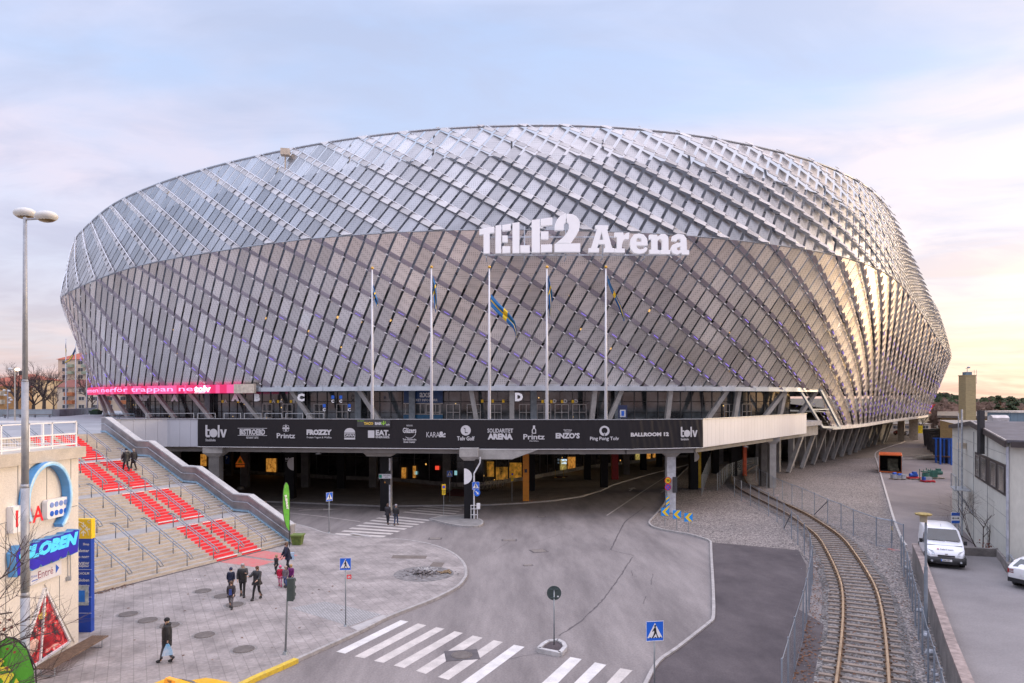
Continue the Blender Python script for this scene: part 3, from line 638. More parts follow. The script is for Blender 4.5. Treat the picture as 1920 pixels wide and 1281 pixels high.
def logo(px,items,name='logo',mt=SIL):
    m=MB(); k=ppm(px)
    for kind,a in items:
        if kind=='t':
            x,y,w,h,s,bo=a; btext(m,fit(text2d(s,1,bo),w*k,h*k if h else None),x,y)
        elif kind=='p':
            x,y,loops=a; vs,fs=fill2d([[(u*k,-v*k) for u,v in lp] for lp in loops]); btext(m,(vs,fs),x,y)
    m.build(name,mt,ban)
def rc(x0,y0,x1,y1): return [(x0,y0),(x1,y0),(x1,y1),(x0,y1)]
def tolv(px,py,s=1.0):
    k=s; o=[rc(-20,-13,-16,8)+[],]
    return [('p',(px,py,[[(-21*k,-13*k),(-17*k,-13*k),(-17*k,-5*k),(-12*k,-5*k),(-12*k,-2*k),(-17*k,-2*k),(-17*k,6*k),(-12*k,6*k),(-12*k,10*k),(-19*k,10*k),(-21*k,7*k)]])),('p',(px,py,[circ(-5*k,2*k,8*k,22)])),('p',(px,py,[rc(3.6*k,-13*k,7.2*k,10*k)])),('p',(px,py,[[(8*k,-5*k),(12.5*k,-5*k),(15*k,4*k),(17.5*k,-5*k),(21.5*k,-5*k),(17*k,10*k),(13*k,10*k)]])),('t',(px-10*k,py+15*k,20*k,5*k,'Stockholm',.02))]
logo(407,tolv(407,810)); logo(1289.5,tolv(1290,811,.83))
logo(475,[('t',(475,810,50,11,'BISTROEBD',.04)),('t',(475,820.5,24,4,'RESTAURANT - BISTRO',.02)),('p',(475,803,[rc(-29,-.4,29,.4)])),('p',(475,816.5,[rc(-29,-.4,29,.4)]))])
logo(538,[('t',(538,817,36,9.5,'Printz',.02)),('p',(538,803,[[(-7,-1),(7,-1),(7,1),(-7,1)]])),('p',(538,803,[rc(-.8,-7,.8,-1.2)])),('p',(538,803,[rc(-.8,1.2,.8,7)])),('p',(538,803,[circ(-3.4,-3.4,2.6,12),circ(-3.4,-3.4,1.9,12)])),('p',(538,803,[circ(3.4,-3.4,2.6,12),circ(3.4,-3.4,1.9,12)])),('p',(538,803,[circ(-3.4,3.4,2.6,12),circ(-3.4,3.4,1.9,12)])),('p',(538,803,[circ(3.4,3.4,2.6,12),circ(3.4,3.4,1.9,12)]))])
logo(600,[('t',(600,810.5,49,10.5,'FROZZY',.075)),('t',(600,820.5,48,4.5,'Frozen Yogurt & Waffles',.01))])
logo(657,[('p',(657,806,[circ(0,5,10.5,20,8.5,math.pi,2*math.pi)])),('t',(657,817,21,7,'DAWAJ',.03)),('p',(657,822,[rc(-10.5,-1.5,10.5,2)])),('p',(657,812.5,[rc(-10.5,-.9,10.5,.5)]))])
logo(712,[('p',(697,814,[rc(-6.2,-7,6.2,7)])),('t',(719,811.5,27,10.5,'EAT.',.05)),('t',(719,819.5,27,4,'ENERGIZE.',.03))])
logo(769,[('t',(769,807,26,10,'Gläzers',.03)),('p',(769,809,[circ(0,0,13,26,a0=.3,a1=2.2)+circ(0,0,12,26,a0=.3,a1=2.2)[::-1]])),('t',(769,798,12,3,'SINCE 1912',.02)),('t',(769,824,26,3.6,'Tolv Stockholm',.03)),('t',(769,828.5,22,3.6,'Event Center',.03))])
logo(819,[('t',(812.5,815,25,10,'KARA',0)),('t',(830,814.5,13,11,'&:',.05))])
logo(874,[('p',(874,807,[circ(0,0,9.6,28),[(-5,-5),(-.6,-4),(-.6,3),(4,4),(4,5),(-1.6,5),(-1.6,-2)]])),('t',(874,822,33,8,'Tolv Golf',.03))])
logo(938,[('t',(938,807.5,48,8,'SOLIDARITET',.02)),('t',(938,818.5,47,11.5,'ARENA',.065))])
logo(1001,[('p',(1001,806,[[(-2,-8),(2,-8),(2,-3),(4,0),(4,7),(-4,7),(-4,0),(-2,-3)],[(-.9,-2),(.9,-2),(2.4,1),(2.4,5.5),(-2.4,5.5),(-2.4,1)]])),('t',(1001,819,40,10,'Printz',.02)),('t',(1001,826.5,18,2.6,'ÖLHALL',.02))])
logo(1064,[('t',(1064,806.5,16,2.8,'TRATTORIA',.02)),('t',(1064,817,45,10.5,'ENZO\u2019S',.05)),('p',(1064,810,[rc(-6,-.5,6,.4)]))])
logo(1133,[('p',(1133,808,[circ(0,0,9.6,28),circ(0,-.6,5.6,20)])),('p',(1133,808,[rc(-1,3.6,1,9.6)])),('t',(1133,823,54,8.5,'Ping Pong Tolv',.025))])
logo(1217,[('t',(1217,814.5,79,7.5,'BALLROOM 12',.06))])
tb_=thing('banner','small taco bar banner hung over the top edge of the long black banner','banner',(-12,60.4,8))
m=MB(); k=ppm(702)
def lay(mb,vf,px,py,off): btext(mb,vf,px,py,off)
vs,fs=fill2d([[(-32*k,-7*k),(32*k,-7*k),(32*k,7*k),(-32*k,7*k)]]); btext(m,(vs,fs),702,794,.24); m.build('fabric',mat('taco_fabric',(.05,.05,.055),.6),tb_)
m=MB(); btext(m,fit(text2d('TACO',1,.06),18*k),693,794,.26); m.build('yellow_lettering',mat('taco_yellow',(.8,.55,.08),.6),tb_)
m=MB(); btext(m,fit(text2d('BAR',1,.06),13*k),711,794,.26); btext(m,fit(text2d('tolv',1,.03),8*k),728.5,796,.26); m.build('white_lettering',SIL,tb_)
m=MB(); 
for l in ([(-1,-4),(1,-4),(1,4),(-1,4)],[(-4,-2),(-2.6,-2),(-2.6,1),(-1,1),(-1,2.4),(-4,2.4)],[(4,-3),(2.6,-3),(2.6,0),(1,0),(1,1.4),(4,1.4)]): vs,fs=fill2d([[(a*k,-b_*k) for a,b_ in l]]); btext(m,(vs,fs),721,793,.26)
btext(m,fit(text2d('the original',1,.02),13*k),678,789.3,.26); m.build('cactus',mat('cactus_green',(.25,.5,.05),.6),tb_)
# ---- flagpoles with flags
BLU=mat('flag_blue',(.02,.16,.42),.75,var=.1); YEL=mat('flag_yellow',(.85,.6,.03),.75,var=.08); POLE=mat('white_mast',(.72,.73,.77),.35,var=.03); GOLD=mat('gold_ball',(.6,.36,.08),.3,.9)
FLG=[(698,505,[(0,-26),(2.5,-38),(6,-50),(8.6,-58),(9,-65)],[(0,-45),(1,-52),(3,-60),(6,-68),(7,-71)],'tightly furled flag close to its mast'),
 (809,503,[(0,-13),(5,-26),(7.5,-40),(8.2,-60),(8,-72)],[(0,-20),(1,-42),(2.5,-62),(4.5,-78),(6,-84)],'narrow hanging flag'),
 (917.5,503,[(1,-48),(15,-65),(33,-82),(46,-100),(49.5,-116),(50,-135)],[(1,-72),(13,-85),(30,-101),(42,-112),(46,-122),(49,-138)],'widest flag, blown out diagonally to the right'),
 (1025.5,503,[(0,-12),(4,-28),(7.5,-44),(8.4,-60),(5,-80)],[(0,-20),(.5,-42),(1,-60),(2,-80),(3,-97)],'straight hanging flag beside the D letter'),
 (1136,503,[(0,-13),(8,-32),(17,-50),(26,-68),(31,-85),(32.5,-98)],[(0,-22),(6,-40),(14,-58),(23,-77),(29.5,-95),(31,-100)],'thin flag streaming down to the right')]
for n_,(px,py,up,lo,lab) in enumerate(FLG):
    D=61.5 if px<1100 else 62.5; x=(px-960)/F*D; zt_=H+(YH-py)*D/F; k=D/F
    t=thing('flagpole','tall white flagpole on the deck: '+lab,'flagpole',(x,D,ZD),group='flagpoles along the deck')
    m=MB(); m.tube([(x,D,ZD),(x,D,zt_)],[.15,.06],12); m.build('pole',POLE,t,True)
    m=MB(); m.sphere((x,D,zt_+.1),.14,10,7); m.build('finial',GOLD,t,True)
    m=MB(); NS,NT=48,30
    def ip(L,s):
        f=s*(len(L)-1); i=min(int(f),len(L)-2); f-=i; return Vector(L[i])*(1-f)+Vector(L[i+1])*f
    for i in range(NS+1):
        for j in range(NT+1):
            s,tt=i/NS,j/NT; p=ip(up,s)*(1-tt)+ip(lo,s)*tt; amp=.02+.28*(1-abs(2*tt-1))*min(1,s*3)
            m.v.append((x+.1+p.x*k,D-.05+amp*math.sin(tt*9+s*5+n_),zt_+p.y*k))
    for i in range(NS):
        for j in range(NT):
            q=i*(NT+1)+j; m.f.append((q,q+NT+1,q+NT+2,q+1)); cross=(.31<=(i+.5)/NS<=.40) or (.42<=(j+.5)/NT<=.58); m.m.append(1 if cross else 0)
    m.build('flag',[BLU,YEL],t,True)
# ---- hanging letters and small signs at the lobby
def hang(px,py,D,h,s,name='gate_letter',m_=None,w=None,label=None):
    m=MB(); vf=fit(text2d(s,1,.07),w=w,h=h if not w else h) if w else fit(text2d(s,1,.07),h=h); p=Q(px,py,D); put2d(m,vf,p,(1,0,0),(0,0,1)); put2d(m,vf,p+Vector((0,.08,0)),(1,0,0),(0,0,1)); o=m.build(name,m_ or WHITE,None)
    tag(o,label or f'white letter {s} hanging under the canopy','letter',group='gate letters under the canopy')
for px,py,D,s,lab in ((973,744.5,84,'D','large white letter D hanging in the middle of the canopy'),(564,745.5,90,'C','large white letter C hanging by a slanted post'),(482,745.5,94.5,'B','white letter B left of the slanted post under the canopy'),(441,745.5,97.5,'A','white letter A right of the LED ribbon logo'),(327,746.5,106,'A','white letter A hanging under the pink ribbon'),(270,746.5,112,'VIP','white VIP letters at the left end of the canopy')):
    hang(px,py,D,1.05 if s!='VIP' else .9,s,label=lab)
YB=mat('yellow_box',(.75,.45,.02),.5,emit=.15)
gs=thing('gate_sign_row','row of small gate letters and yellow boxes above the lobby doors','sign',(0,89,10))
for px,s in ((423,'A'),(452,'A'),(463,'A'),(514,'A'),(527,'A'),(552,'B'),(564,'B'),(1022,'D'),(1041,'D'),(1060,'D'),(1079,'D')):
    best=min(np.arange(-60,46,.25),key=lambda u:abs(960+F*ringp(u,-4.6)[0]/ringp(u,-4.6)[1]-px)); x,y=ringp(best,-4.6); z=H+(YH-752.3)*y/F
    m=MB(); put2d(m,fit(text2d(s,1,.06),h=.5),(x,y,z),(1,0,0),(0,0,1)); m.build('small_letter',WHITE,gs)
    m=MB(); m.box(x-.45,y,z-.25,.3,.05,.4); m.build('yellow_marker',YB,gs)
for px in (905,923,942,960):
    best=min(np.arange(-60,46,.25),key=lambda u:abs(960+F*ringp(u,-4.6)[0]/ringp(u,-4.6)[1]-px)); x,y=ringp(best,-4.6); m=MB(); m.box(x,y,9.98,.3,.05,.4); m.build('yellow_marker',YB,gs)
SB=mat('sign_blue',(.01,.10,.50),.45,var=.05)
bs=thing('ticket_office','blue ticket office front with axs lettering in the lobby glass','ticket office',(-10,84,ZD))
uL,uR=-12.5,-6.2
def onring(px,off): 
    u=min(np.arange(-80,46,.1),key=lambda u:abs(960+F*ringp(u,off)[0]/ringp(u,off)[1]-px)); return u
uL=onring(757,-4.6); uR=onring(830,-4.6)
m=MB(); band(m,-4.6,9.95,11.55,.2,uL,uR,0,1); m.build('blue_panel',mat('deep_blue_panel',(.006,.05,.17),.4),bs)
m=MB(); band(m,-4.55,7.5,8.35,.2,uL,uR,0,1); m.build('blue_counter',mat('counter_blue',(.01,.12,.25),.4),bs)
m=MB(); ring_text(m,fit(text2d('TICKET INFO NORR',1,.02),3.9),(uL+uR)/2+.25,10.32,-4.55); ring_text(m,fit(text2d('axs',1,.02),1.6),(uL+uR)/2+.3,11.0,-4.55); m.build('lettering',WHITE,bs)
m=MB(); band(m,-4.55,8.4,8.5,.15,uL,uR,0,1)
for u in np.linspace(uL+.3,uR-.3,8): x,y=ringp(u,-4.5); m.box(x,y,8.45,.07,.07,1.4)
band(m,-4.55,9.8,9.9,.15,uL,uR,0,1); m.build('window_frame',MATS['door_frame'],bs)
for px,py,D,w in ((1167.5,773,84,.95),):
    t=thing('poster_stand','dark blue poster board in the lobby window right of the flagpoles','poster',Q(px,787,D)); p=Q(px,773,D); m=MB(); m.box(p.x,p.y,p.z-.75,1.1,.1,1.6); m.build('board',mat('navy_board',(.01,.02,.07),.5),t); m=MB(); m.box(p.x,p.y-.07,p.z-.6,.7,.02,.9); m.build('sheet',mat('pale_sheet',(.45,.47,.5),.6),t); m=MB(); m.box(p.x,p.y-.09,p.z-.45,.35,.02,.6); m.build('cup_picture',SB,t)
for px,py,D in ((624,745,87),(639,745,87),(608,761,87),(655,761,87)):
    p=Q(px,py,D); m=MB(); m.box(p.x,p.y,p.z-.2,.36,.05,.42); t=m.build('access_sign',SB); tag(t,['small blue access sign above the lobby door, left of two','small blue access sign above the lobby door, right of two','lower blue access sign left of the door','lower blue access sign right of the door'][[624,639,608,655].index(px)],'sign',group='blue access signs at gate C')
    m=MB(); put2d(m,fit(text2d('C',1,.04),h=.4),(p.x,p.y-.03,p.z-.5),(1,0,0),(0,0,1)); m.build('letter',WHITE,t)
# deck railing (queue barriers)
m=MB(); 
for s in np.arange(s_of(240)+2,s_of(560),2.1):
    a,b=FPt(s,8.62+0,-4),FPt(s+1.7,8.62,-4); zz=9.0
    for p,q_ in ((a,b),): m.bar((p.x,p.y,zz),(q_.x,q_.y,zz),.06); m.bar((p.x,p.y,7.5),(p.x,p.y,zz),.06); m.bar((q_.x,q_.y,7.5),(q_.x,q_.y,zz),.06)
m.build('queue_rail',GALV,deck)
# ================= UNDER THE DECK =================
shop=thing('shopfront','dark glazed shopfronts with warm lit windows under the deck','shopfront',(0,88,0))
SGP=[(-60,101),(-42,97),(-33,93),(-22,88),(-14,85.5),(-10,82.5),(-6.5,80.5),(-3.4,81),(2.6,88.2),(11.2,102),(26.5,118),(48,140)]
UG=bpy.data.materials.new('shop_glass'); UG.use_nodes=True; glazing(UG,(.012,.012,.015),(.075,.075,.08),.07,(1,.5,.12),.06)
m=MB(); wf=MB(); ba=MB()
for (x0,y0),(x1,y1) in zip(SGP[:-1],SGP[1:]):
    m.add([(x0,y0,.5),(x1,y1,.5),(x1,y1,6.3),(x0,y0,6.3)],[(0,1,2,3)]); L_=math.hypot(x1-x0,y1-y0); n_=max(1,int(L_/1.9))
    ba.bar((x0,y0-.1,.3),(x1,y1-.1,.3),.3,.55)
    for i in range(n_): t=i/n_; wf.box(x0+(x1-x0)*t,y0+(y1-y0)*t-.08,.5,.09,.1,5.6)
    for zz in (.6,3.1,4.6): wf.bar((x0,y0-.08,zz),(x1,y1-.08,zz),.08)
m.build('glazing',UG,shop); wf.build('glazing_bar',mat('dark_frame',(.07,.07,.07),.4,.4),shop); ba.build('stone_plinth',mat('pale_plinth',(.33,.32,.30),.7),shop)
AMB=mat('amber_window',(1,.45,.08),.5,emit=.5,col2=(.25,.08,.01),scale=2.6); GRN=mat('greenish_window',(.75,.6,.18),.5,emit=.5,col2=(.15,.10,.02),scale=2.2); RGL=mat('warm_reflection',(.9,.25,.03),.5,emit=.22,var=.9,scale=1.2)
def lit(px0,px1,py0,py1,D0,D1,mt,name='window_glow'):
    a=Q(px0,py1,D0); b=Q(px1,py1,D1); c=Q(px1,py0,D1); d=Q(px0,py0,D0); m=MB(); m.add([a,b,c,d]+[p+Vector((0,.3,0)) for p in (a,b,c,d)],[(0,1,2,3),(7,6,5,4),(0,4,5,1),(1,5,6,2),(2,6,7,3),(3,7,4,0)]); return m.build(name,mt,shop)
def shopD(px):
    s=(px-960)/F
    for (x0,y0),(x1,y1) in zip(SGP[:-1],SGP[1:]):
        a,b=x0-s*y0,x1-s*y1
        if a*b<=0: t=a/(a-b); return y0+(y1-y0)*t-.2
    return 90
def litw(px0,px1,py0,py1,mt,**k): return lit(px0,px1,py0,py1,shopD(px0),shopD(px1),mt,**k)
litw(499,517,860,892,AMB); litw(376,386,852,874,AMB); litw(1051,1062,862,885,GRN); litw(1065,1079,857,881,AMB); litw(1192,1201,850,866,GRN); litw(1212,1220,848,860,AMB); litw(1224,1229,848,858,AMB)
litw(913,926,866,894,RGL); litw(930,952,876,900,RGL); litw(955,978,868,896,RGL)  # warm reflections in the glass, put in as faintly glowing boxes
litw(753,761,877,900,AMB); litw(774,779,874,896,AMB)
for (a,b,c,d,s_,mt) in ((816,823,874,881,None,mat('red_screen',(1,.08,.04),.5,emit=.8,var=0)),(852,857,883,891,None,mat('pale_screen',(.4,.8,.85),.5,emit=.5,var=0)),(776,782,884,890,None,MATS['pale_screen'])):
    litw(a,b,c,d,mt,name='lit_screen')
m=MB()
for px,c in zip((1050,1053,1056,1059,1061.5),'ABCDE'): pass
p=Q(1055,863,shopD(1055)-.3); put2d(m,fit(text2d('SPORTS',1,.05),w=1.2),p,(1,.0,0),(0,0,1)); put2d(m,fit(text2d('BAR KÖK',1,.05),w=1.2),p-Vector((0,0,.4)),(1,0,0),(0,0,1)); m.build('neon_lettering',mat('neon_pale',(.6,.8,1),.5,emit=1.2,var=0),shop)
# pavement under the deck
UPX=[(300,938),(420,937),(545,941),(640,945),(720,948),(800,947),(860,946.5),(920,945.5),(985,942),(1040,937.5),(1090,930),(1126,919),(1150,908),(1180,899),(1215,889),(1252,880),(1300,868)]
UP=[P(a,b,.12) for a,b in UPX]; pl=[(p.x,p.y) for p in UP]+[(110,135),(60,160),(20,125),(0,100),(-12,95),(-60,110),(-75,100),(-60,75)]
BRK=bpy.data.materials.new('brick_paving'); BRK.use_nodes=True
def paving(m,c1,c2,mort,sc,bw,bh,rot=0,ms=.02,rough=.85,stain=.25,off=.5,dirt=(.5,.5,.5)):
    t=m.node_tree; b=t.nodes['Principled BSDF']; L=t.links.new; tc=t.nodes.new('ShaderNodeTexCoord'); mp=t.nodes.new('ShaderNodeMapping'); mp.inputs['Rotation'].default_value=(0,0,rot); L(tc.outputs['Object'],mp.inputs[0])
    br=t.nodes.new('ShaderNodeTexBrick'); L(mp.outputs[0],br.inputs[0]); br.offset=off; br.inputs['Scale'].default_value=sc; br.inputs['Brick Width'].default_value=bw; br.inputs['Row Height'].default_value=bh; br.inputs['Mortar Size'].default_value=ms; br.inputs['Bias'].default_value=0
    br.inputs['Color1'].default_value=(*c1,1); br.inputs['Color2'].default_value=(*c2,1); br.inputs['Mortar'].default_value=(*mort,1)
    n=t.nodes.new('ShaderNodeTexNoise'); L(tc.outputs['Object'],n.inputs['Vector']); n.inputs['Scale'].default_value=.6; n.inputs['Detail'].default_value=10; n.inputs['Roughness'].default_value=.68
    mr=t.nodes.new('ShaderNodeMapRange'); L(n.outputs[0],mr.inputs[0]); mr.inputs[1].default_value=.35; mr.inputs[2].default_value=.65; mr.inputs[3].default_value=1-stain; mr.inputs[4].default_value=1+stain*.5
    n2=t.nodes.new('ShaderNodeTexNoise'); L(tc.outputs['Object'],n2.inputs['Vector']); n2.inputs['Scale'].default_value=7; n2.inputs['Detail'].default_value=6; n2.inputs['Roughness'].default_value=.75
    m2=t.nodes.new('ShaderNodeMapRange'); L(n2.outputs[0],m2.inputs[0]); m2.inputs[1].default_value=.3; m2.inputs[2].default_value=.7; m2.inputs[3].default_value=.8; m2.inputs[4].default_value=1.2
    mu=t.nodes.new('ShaderNodeMath'); mu.operation='MULTIPLY'; L(mr.outputs[0],mu.inputs[0]); L(m2.outputs[0],mu.inputs[1])
    vm=t.nodes.new('ShaderNodeVectorMath'); vm.operation='SCALE'; L(br.outputs[0],vm.inputs[0]); L(mu.outputs[0],vm.inputs['Scale']); L(vm.outputs[0],b.inputs['Base Color']); b.inputs['Roughness'].default_value=rough
paving(BRK,(.24,.20,.16),(.29,.245,.20),(.14,.12,.11),1,.4,.2)
m=MB(); m.prism(pl,-.3,.12); struct(m.build('pavement',BRK))

# big tapered concrete cross heads over two of the front columns
for px0,px1,px2,px3,D in ((672,690,735,760,62.6),(862,884,960,1010,59.6)):
    a=lambda px:(px-960)/F*D
    m=MB(); pr_=[(a(px0),6.0),(a(px1),5.15),(a(px2),5.15),(a(px3),6.0)]; n=4; m.v=[(x,D-.5,z) for x,z in pr_]+[(x,D+.9,z) for x,z in pr_]; m.f=[(0,1,2,3),(7,6,5,4),(0,4,5,1),(1,5,6,2),(2,6,7,3),(3,7,4,0)]; m.m=[0]*6; m.build('cross_head',CONC,deck)
# ================= GROUND =================
def groundmat(name,c1,c2,scale=.12,speck=.2,speckscale=9,rough=.9,bump=.3,stretch=(1,1,1),rot=0,vor=False,dark=None):
    m=bpy.data.materials.new(name); m.use_nodes=True; t=m.node_tree; b=t.nodes['Principled BSDF']; L=t.links.new; tc=t.nodes.new('ShaderNodeTexCoord'); mp=t.nodes.new('ShaderNodeMapping'); mp.inputs['Scale'].default_value=stretch; mp.inputs['Rotation'].default_value=(0,0,rot); L(tc.outputs['Object'],mp.inputs[0])
    def nz(sc,det,ro,src): n=t.nodes.new('ShaderNodeTexNoise'); L(src,n.inputs['Vector']); n.inputs['Scale'].default_value=sc; n.inputs['Detail'].default_value=det; n.inputs['Roughness'].default_value=ro; return n.outputs[0]
    n=nz(scale,10,.68,mp.outputs[0]); r=t.nodes.new('ShaderNodeValToRGB'); L(n,r.inputs[0]); r.color_ramp.elements[0].position=.36; r.color_ramp.elements[1].position=.64; r.color_ramp.elements[0].color=(*c2,1); r.color_ramp.elements[1].color=(*c1,1)
    out=r.outputs[0]
    if vor:
        v=t.nodes.new('ShaderNodeTexVoronoi'); L(tc.outputs['Object'],v.inputs['Vector']); v.inputs['Scale'].default_value=speckscale; sv=t.nodes.new('ShaderNodeSeparateColor'); L(v.outputs['Color'],sv.inputs[0]); src=sv.outputs[0]
        n5=nz(speckscale*.35,4,.8,tc.outputs['Object']); ad=t.nodes.new('ShaderNodeMath'); ad.operation='ADD'; L(src,ad.inputs[0]); L(n5,ad.inputs[1]); hf=t.nodes.new('ShaderNodeMath'); hf.operation='MULTIPLY'; L(ad.outputs[0],hf.inputs[0]); hf.inputs[1].default_value=.5; src=hf.outputs[0]
    else: src=nz(speckscale,3,.85,tc.outputs['Object'])
    mr=t.nodes.new('ShaderNodeMapRange'); L(src,mr.inputs[0]); mr.inputs[1].default_value=.28; mr.inputs[2].default_value=.72; mr.inputs[3].default_value=1-speck; mr.inputs[4].default_value=1+speck
    vm=t.nodes.new('ShaderNodeVectorMath'); vm.operation='SCALE'; L(out,vm.inputs[0]); L(mr.outputs[0],vm.inputs['Scale']); L(vm.outputs[0],b.inputs['Base Color']); b.inputs['Roughness'].default_value=rough
    bp=t.nodes.new('ShaderNodeBump'); L(src,bp.inputs['Height']); bp.inputs['Strength'].default_value=bump; bp.inputs['Distance'].default_value=.03; L(bp.outputs[0],b.inputs['Normal']); return m
ASPH=groundmat('asphalt',(.255,.228,.22),(.145,.128,.126),.3,.26,11,.85,.25,(1.5,.3,1),R(16))
GRAV=groundmat('gravel',(.235,.205,.19),(.175,.155,.148),.09,.7,13,.95,.9,vor=True)
BALL=groundmat('ballast',(.175,.165,.16),(.10,.092,.09),.3,.7,13,.95,1.0,vor=True)
NEWA=groundmat('fresh_asphalt',(.095,.08,.084),(.05,.041,.046),.4,.22,12,.85,.2,(1,.6,1))
DIRT=groundmat('far_ground',(.13,.115,.085),(.09,.085,.06),.03,.3,2,.95,.2)
def flat(name,pts,z,m_,kind='structure'):
    mb=MB(); mb.poly([(p[0],p[1],z) for p in pts]); o=mb.build(name,m_); a=o.data.polygons[0].normal.z
    if a<0: o.data.flip_normals()
    if kind: o['kind']=kind
    return o
def pxs(L,z=0): return [tuple(P(a,b,z))[:2] for a,b in L]
flat('ground',[(-3000,-60),(3000,-60),(3000,5000),(-3000,5000)],-.03,DIRT)
flat('road',[(-70,8),(60,8),(90,140),(140,200),(170,330),(-70,330)],0,ASPH)
# plaza pavement with kerb
KP=[(300,1348),(455,1281),(555,1236),(673,1183),(728,1155.5),(811,1123),(856,1100),(870,1085),(874,1075),(869,1055),(846,1035),(806,1020),(751,1011),(698,1007.6),(618,1001),(575,987.5),(530,978)]
kp=[tuple(P(a,b,.12))[:2] for a,b in KP]
def smoothline(L,n=4):
    out=[]
    for i in range(len(L)-1):
        p0=L[max(i-1,0)];p1=L[i];p2=L[i+1];p3=L[min(i+2,len(L)-1)]
        for k in range(n):
            t=k/n; out.append(tuple(.5*((2*p1[d])+(-p0[d]+p2[d])*t+(2*p0[d]-5*p1[d]+4*p2[d]-p3[d])*t*t+(-p0[d]+3*p1[d]-3*p2[d]+p3[d])*t**3) for d in range(len(p1))))
    return out+[tuple(L[-1])]
kps=smoothline(kp,4)
PAV=bpy.data.materials.new('plaza_paving'); PAV.use_nodes=True; paving(PAV,(.325,.292,.28),(.29,.26,.25),(.235,.21,.20),1,.7,.42,R(61),.016,stain=.36)
m=MB(); m.prism(kps+[(-22,56),(-46,70),(-60,60),(-48,20),(-30,8)],-.2,.12); struct(m.build('plaza',PAV))
KST=mat('granite_kerb',(.36,.34,.33),.8,var=.15,scale=3)
def kerb(pts,w=.16,z0=-.1,z1=.135,m_=KST,name='kerb',gap=.012,seg=1.0):
    mb=MB()
    for a,b in zip(pts[:-1],pts[1:]):
        a,b=Vector(a),Vector(b); L_=(b-a).length; n=max(1,round(L_/seg)); d=(b-a)/n
        for i in range(n):
            p=a+d*i; q=a+d*(i+1)-d.normalized()*gap; mb.bar((p.x,p.y,(z0+z1)/2),(q.x,q.y,(z0+z1)/2),w,z1-z0)
    return struct(mb.build(name,m_))
kerb(kps)
YK=pxs([(452,1283),(476,1271),(500,1260.5),(528,1248.5),(556,1236)],.13); m=MB()
for a,b in zip(YK[:-1],YK[1:]): m.bar((*a,.07),((a[0]+(b[0]-a[0])*.985),(a[1]+(b[1]-a[1])*.985),.07),.24,.19)
a=Vector(YK[0]); b=Vector(YK[1]); d=(a-b)
m.bar((a.x,a.y,.07),(a.x+d.x*3,a.y+d.y*3,.07),.24,.19)
tag(m.build('painted_kerbstone',mat('kerb_yellow',(.72,.50,.03),.6,col2=(.5,.36,.06),scale=9)),'row of yellow painted kerbstones at the front corner of the plaza','kerb')
# gravel area + its kerb
GK=[(1300,868),(1262,905),(1249,940),(1230,966),(1219,978),(1218,984),(1228,991),(1258,998),(1293,1004),(1326,1014),(1333,1019)]
GK2=[(1333,1019),(1334,1046.5),(1337,1100),(1338,1158),(1330,1172),(1314,1185),(1270,1220),(1234,1246),(1213,1283),(1190,1330)]
gp=pxs(GK); gp2=pxs(GK2)
m=MB(); m.prism(gp+[tuple(P(1497,1033))[:2],tuple(P(1520,1060))[:2],(18.5,38),(15.5,29),(12.0,22),(24,18),(31,36),(37.5,57),(60,56),(66,80),(95,125),(120,160),(110,184),(96,172),(52,128),(42,110)],-.1,.05); struct(m.build('gravel_field',GRAV))
m=MB(); m.prism(gp2+[(14.0,19.0),(14.6,26),tuple(P(1497,1145))[:2],tuple(P(1511,1100))[:2],tuple(P(1511,1060))[:2],tuple(P(1497,1033.5))[:2]],-.1,.075); struct(m.build('side_path',NEWA))
kerb(smoothline(gp,3),.15,-.1,.14); kerb(smoothline(gp2,3),.15,-.1,.15)
# kerb along the pavement below the deck
kerb([(p.x,p.y) for p in UP],.2,-.1,.13)
# traffic island with the black column
isl=smoothline(pxs([(806,973),(830,968),(872,966),(898,973),(905,980),(896,986),(868,986),(838,981),(806,973)],.12),3); m=MB(); m.prism(isl[:-1],0,.14); struct(m.build('traffic_island',mat('island_paving',(.24,.23,.225),.85,var=.15,scale=1.5)))
kerb(isl,.15,0,.155)
# small refuge with round sign
rf_=pxs([(1010,1216),(1018,1208),(1028,1202),(1046,1200),(1056,1205),(1060,1213),(1050,1224)],.15); m=MB(); m.prism(rf_,0,.12); t=thing('traffic_refuge','small refuge of pale kerbstones filled with black asphalt round the round sign','traffic island',(rf_[0][0]+.5,rf_[0][1],0)); m.build('asphalt_fill',mat('dark_fill',(.07,.055,.06),.9),t)
m=MB(); 
for i in range(7): a,b=rf_[i],rf_[(i+1)%7]; m.bar((*a,.09),(*b,.09),.17,.18)
m.build('kerbstones',mat('pale_kerb',(.45,.44,.44),.8),t)
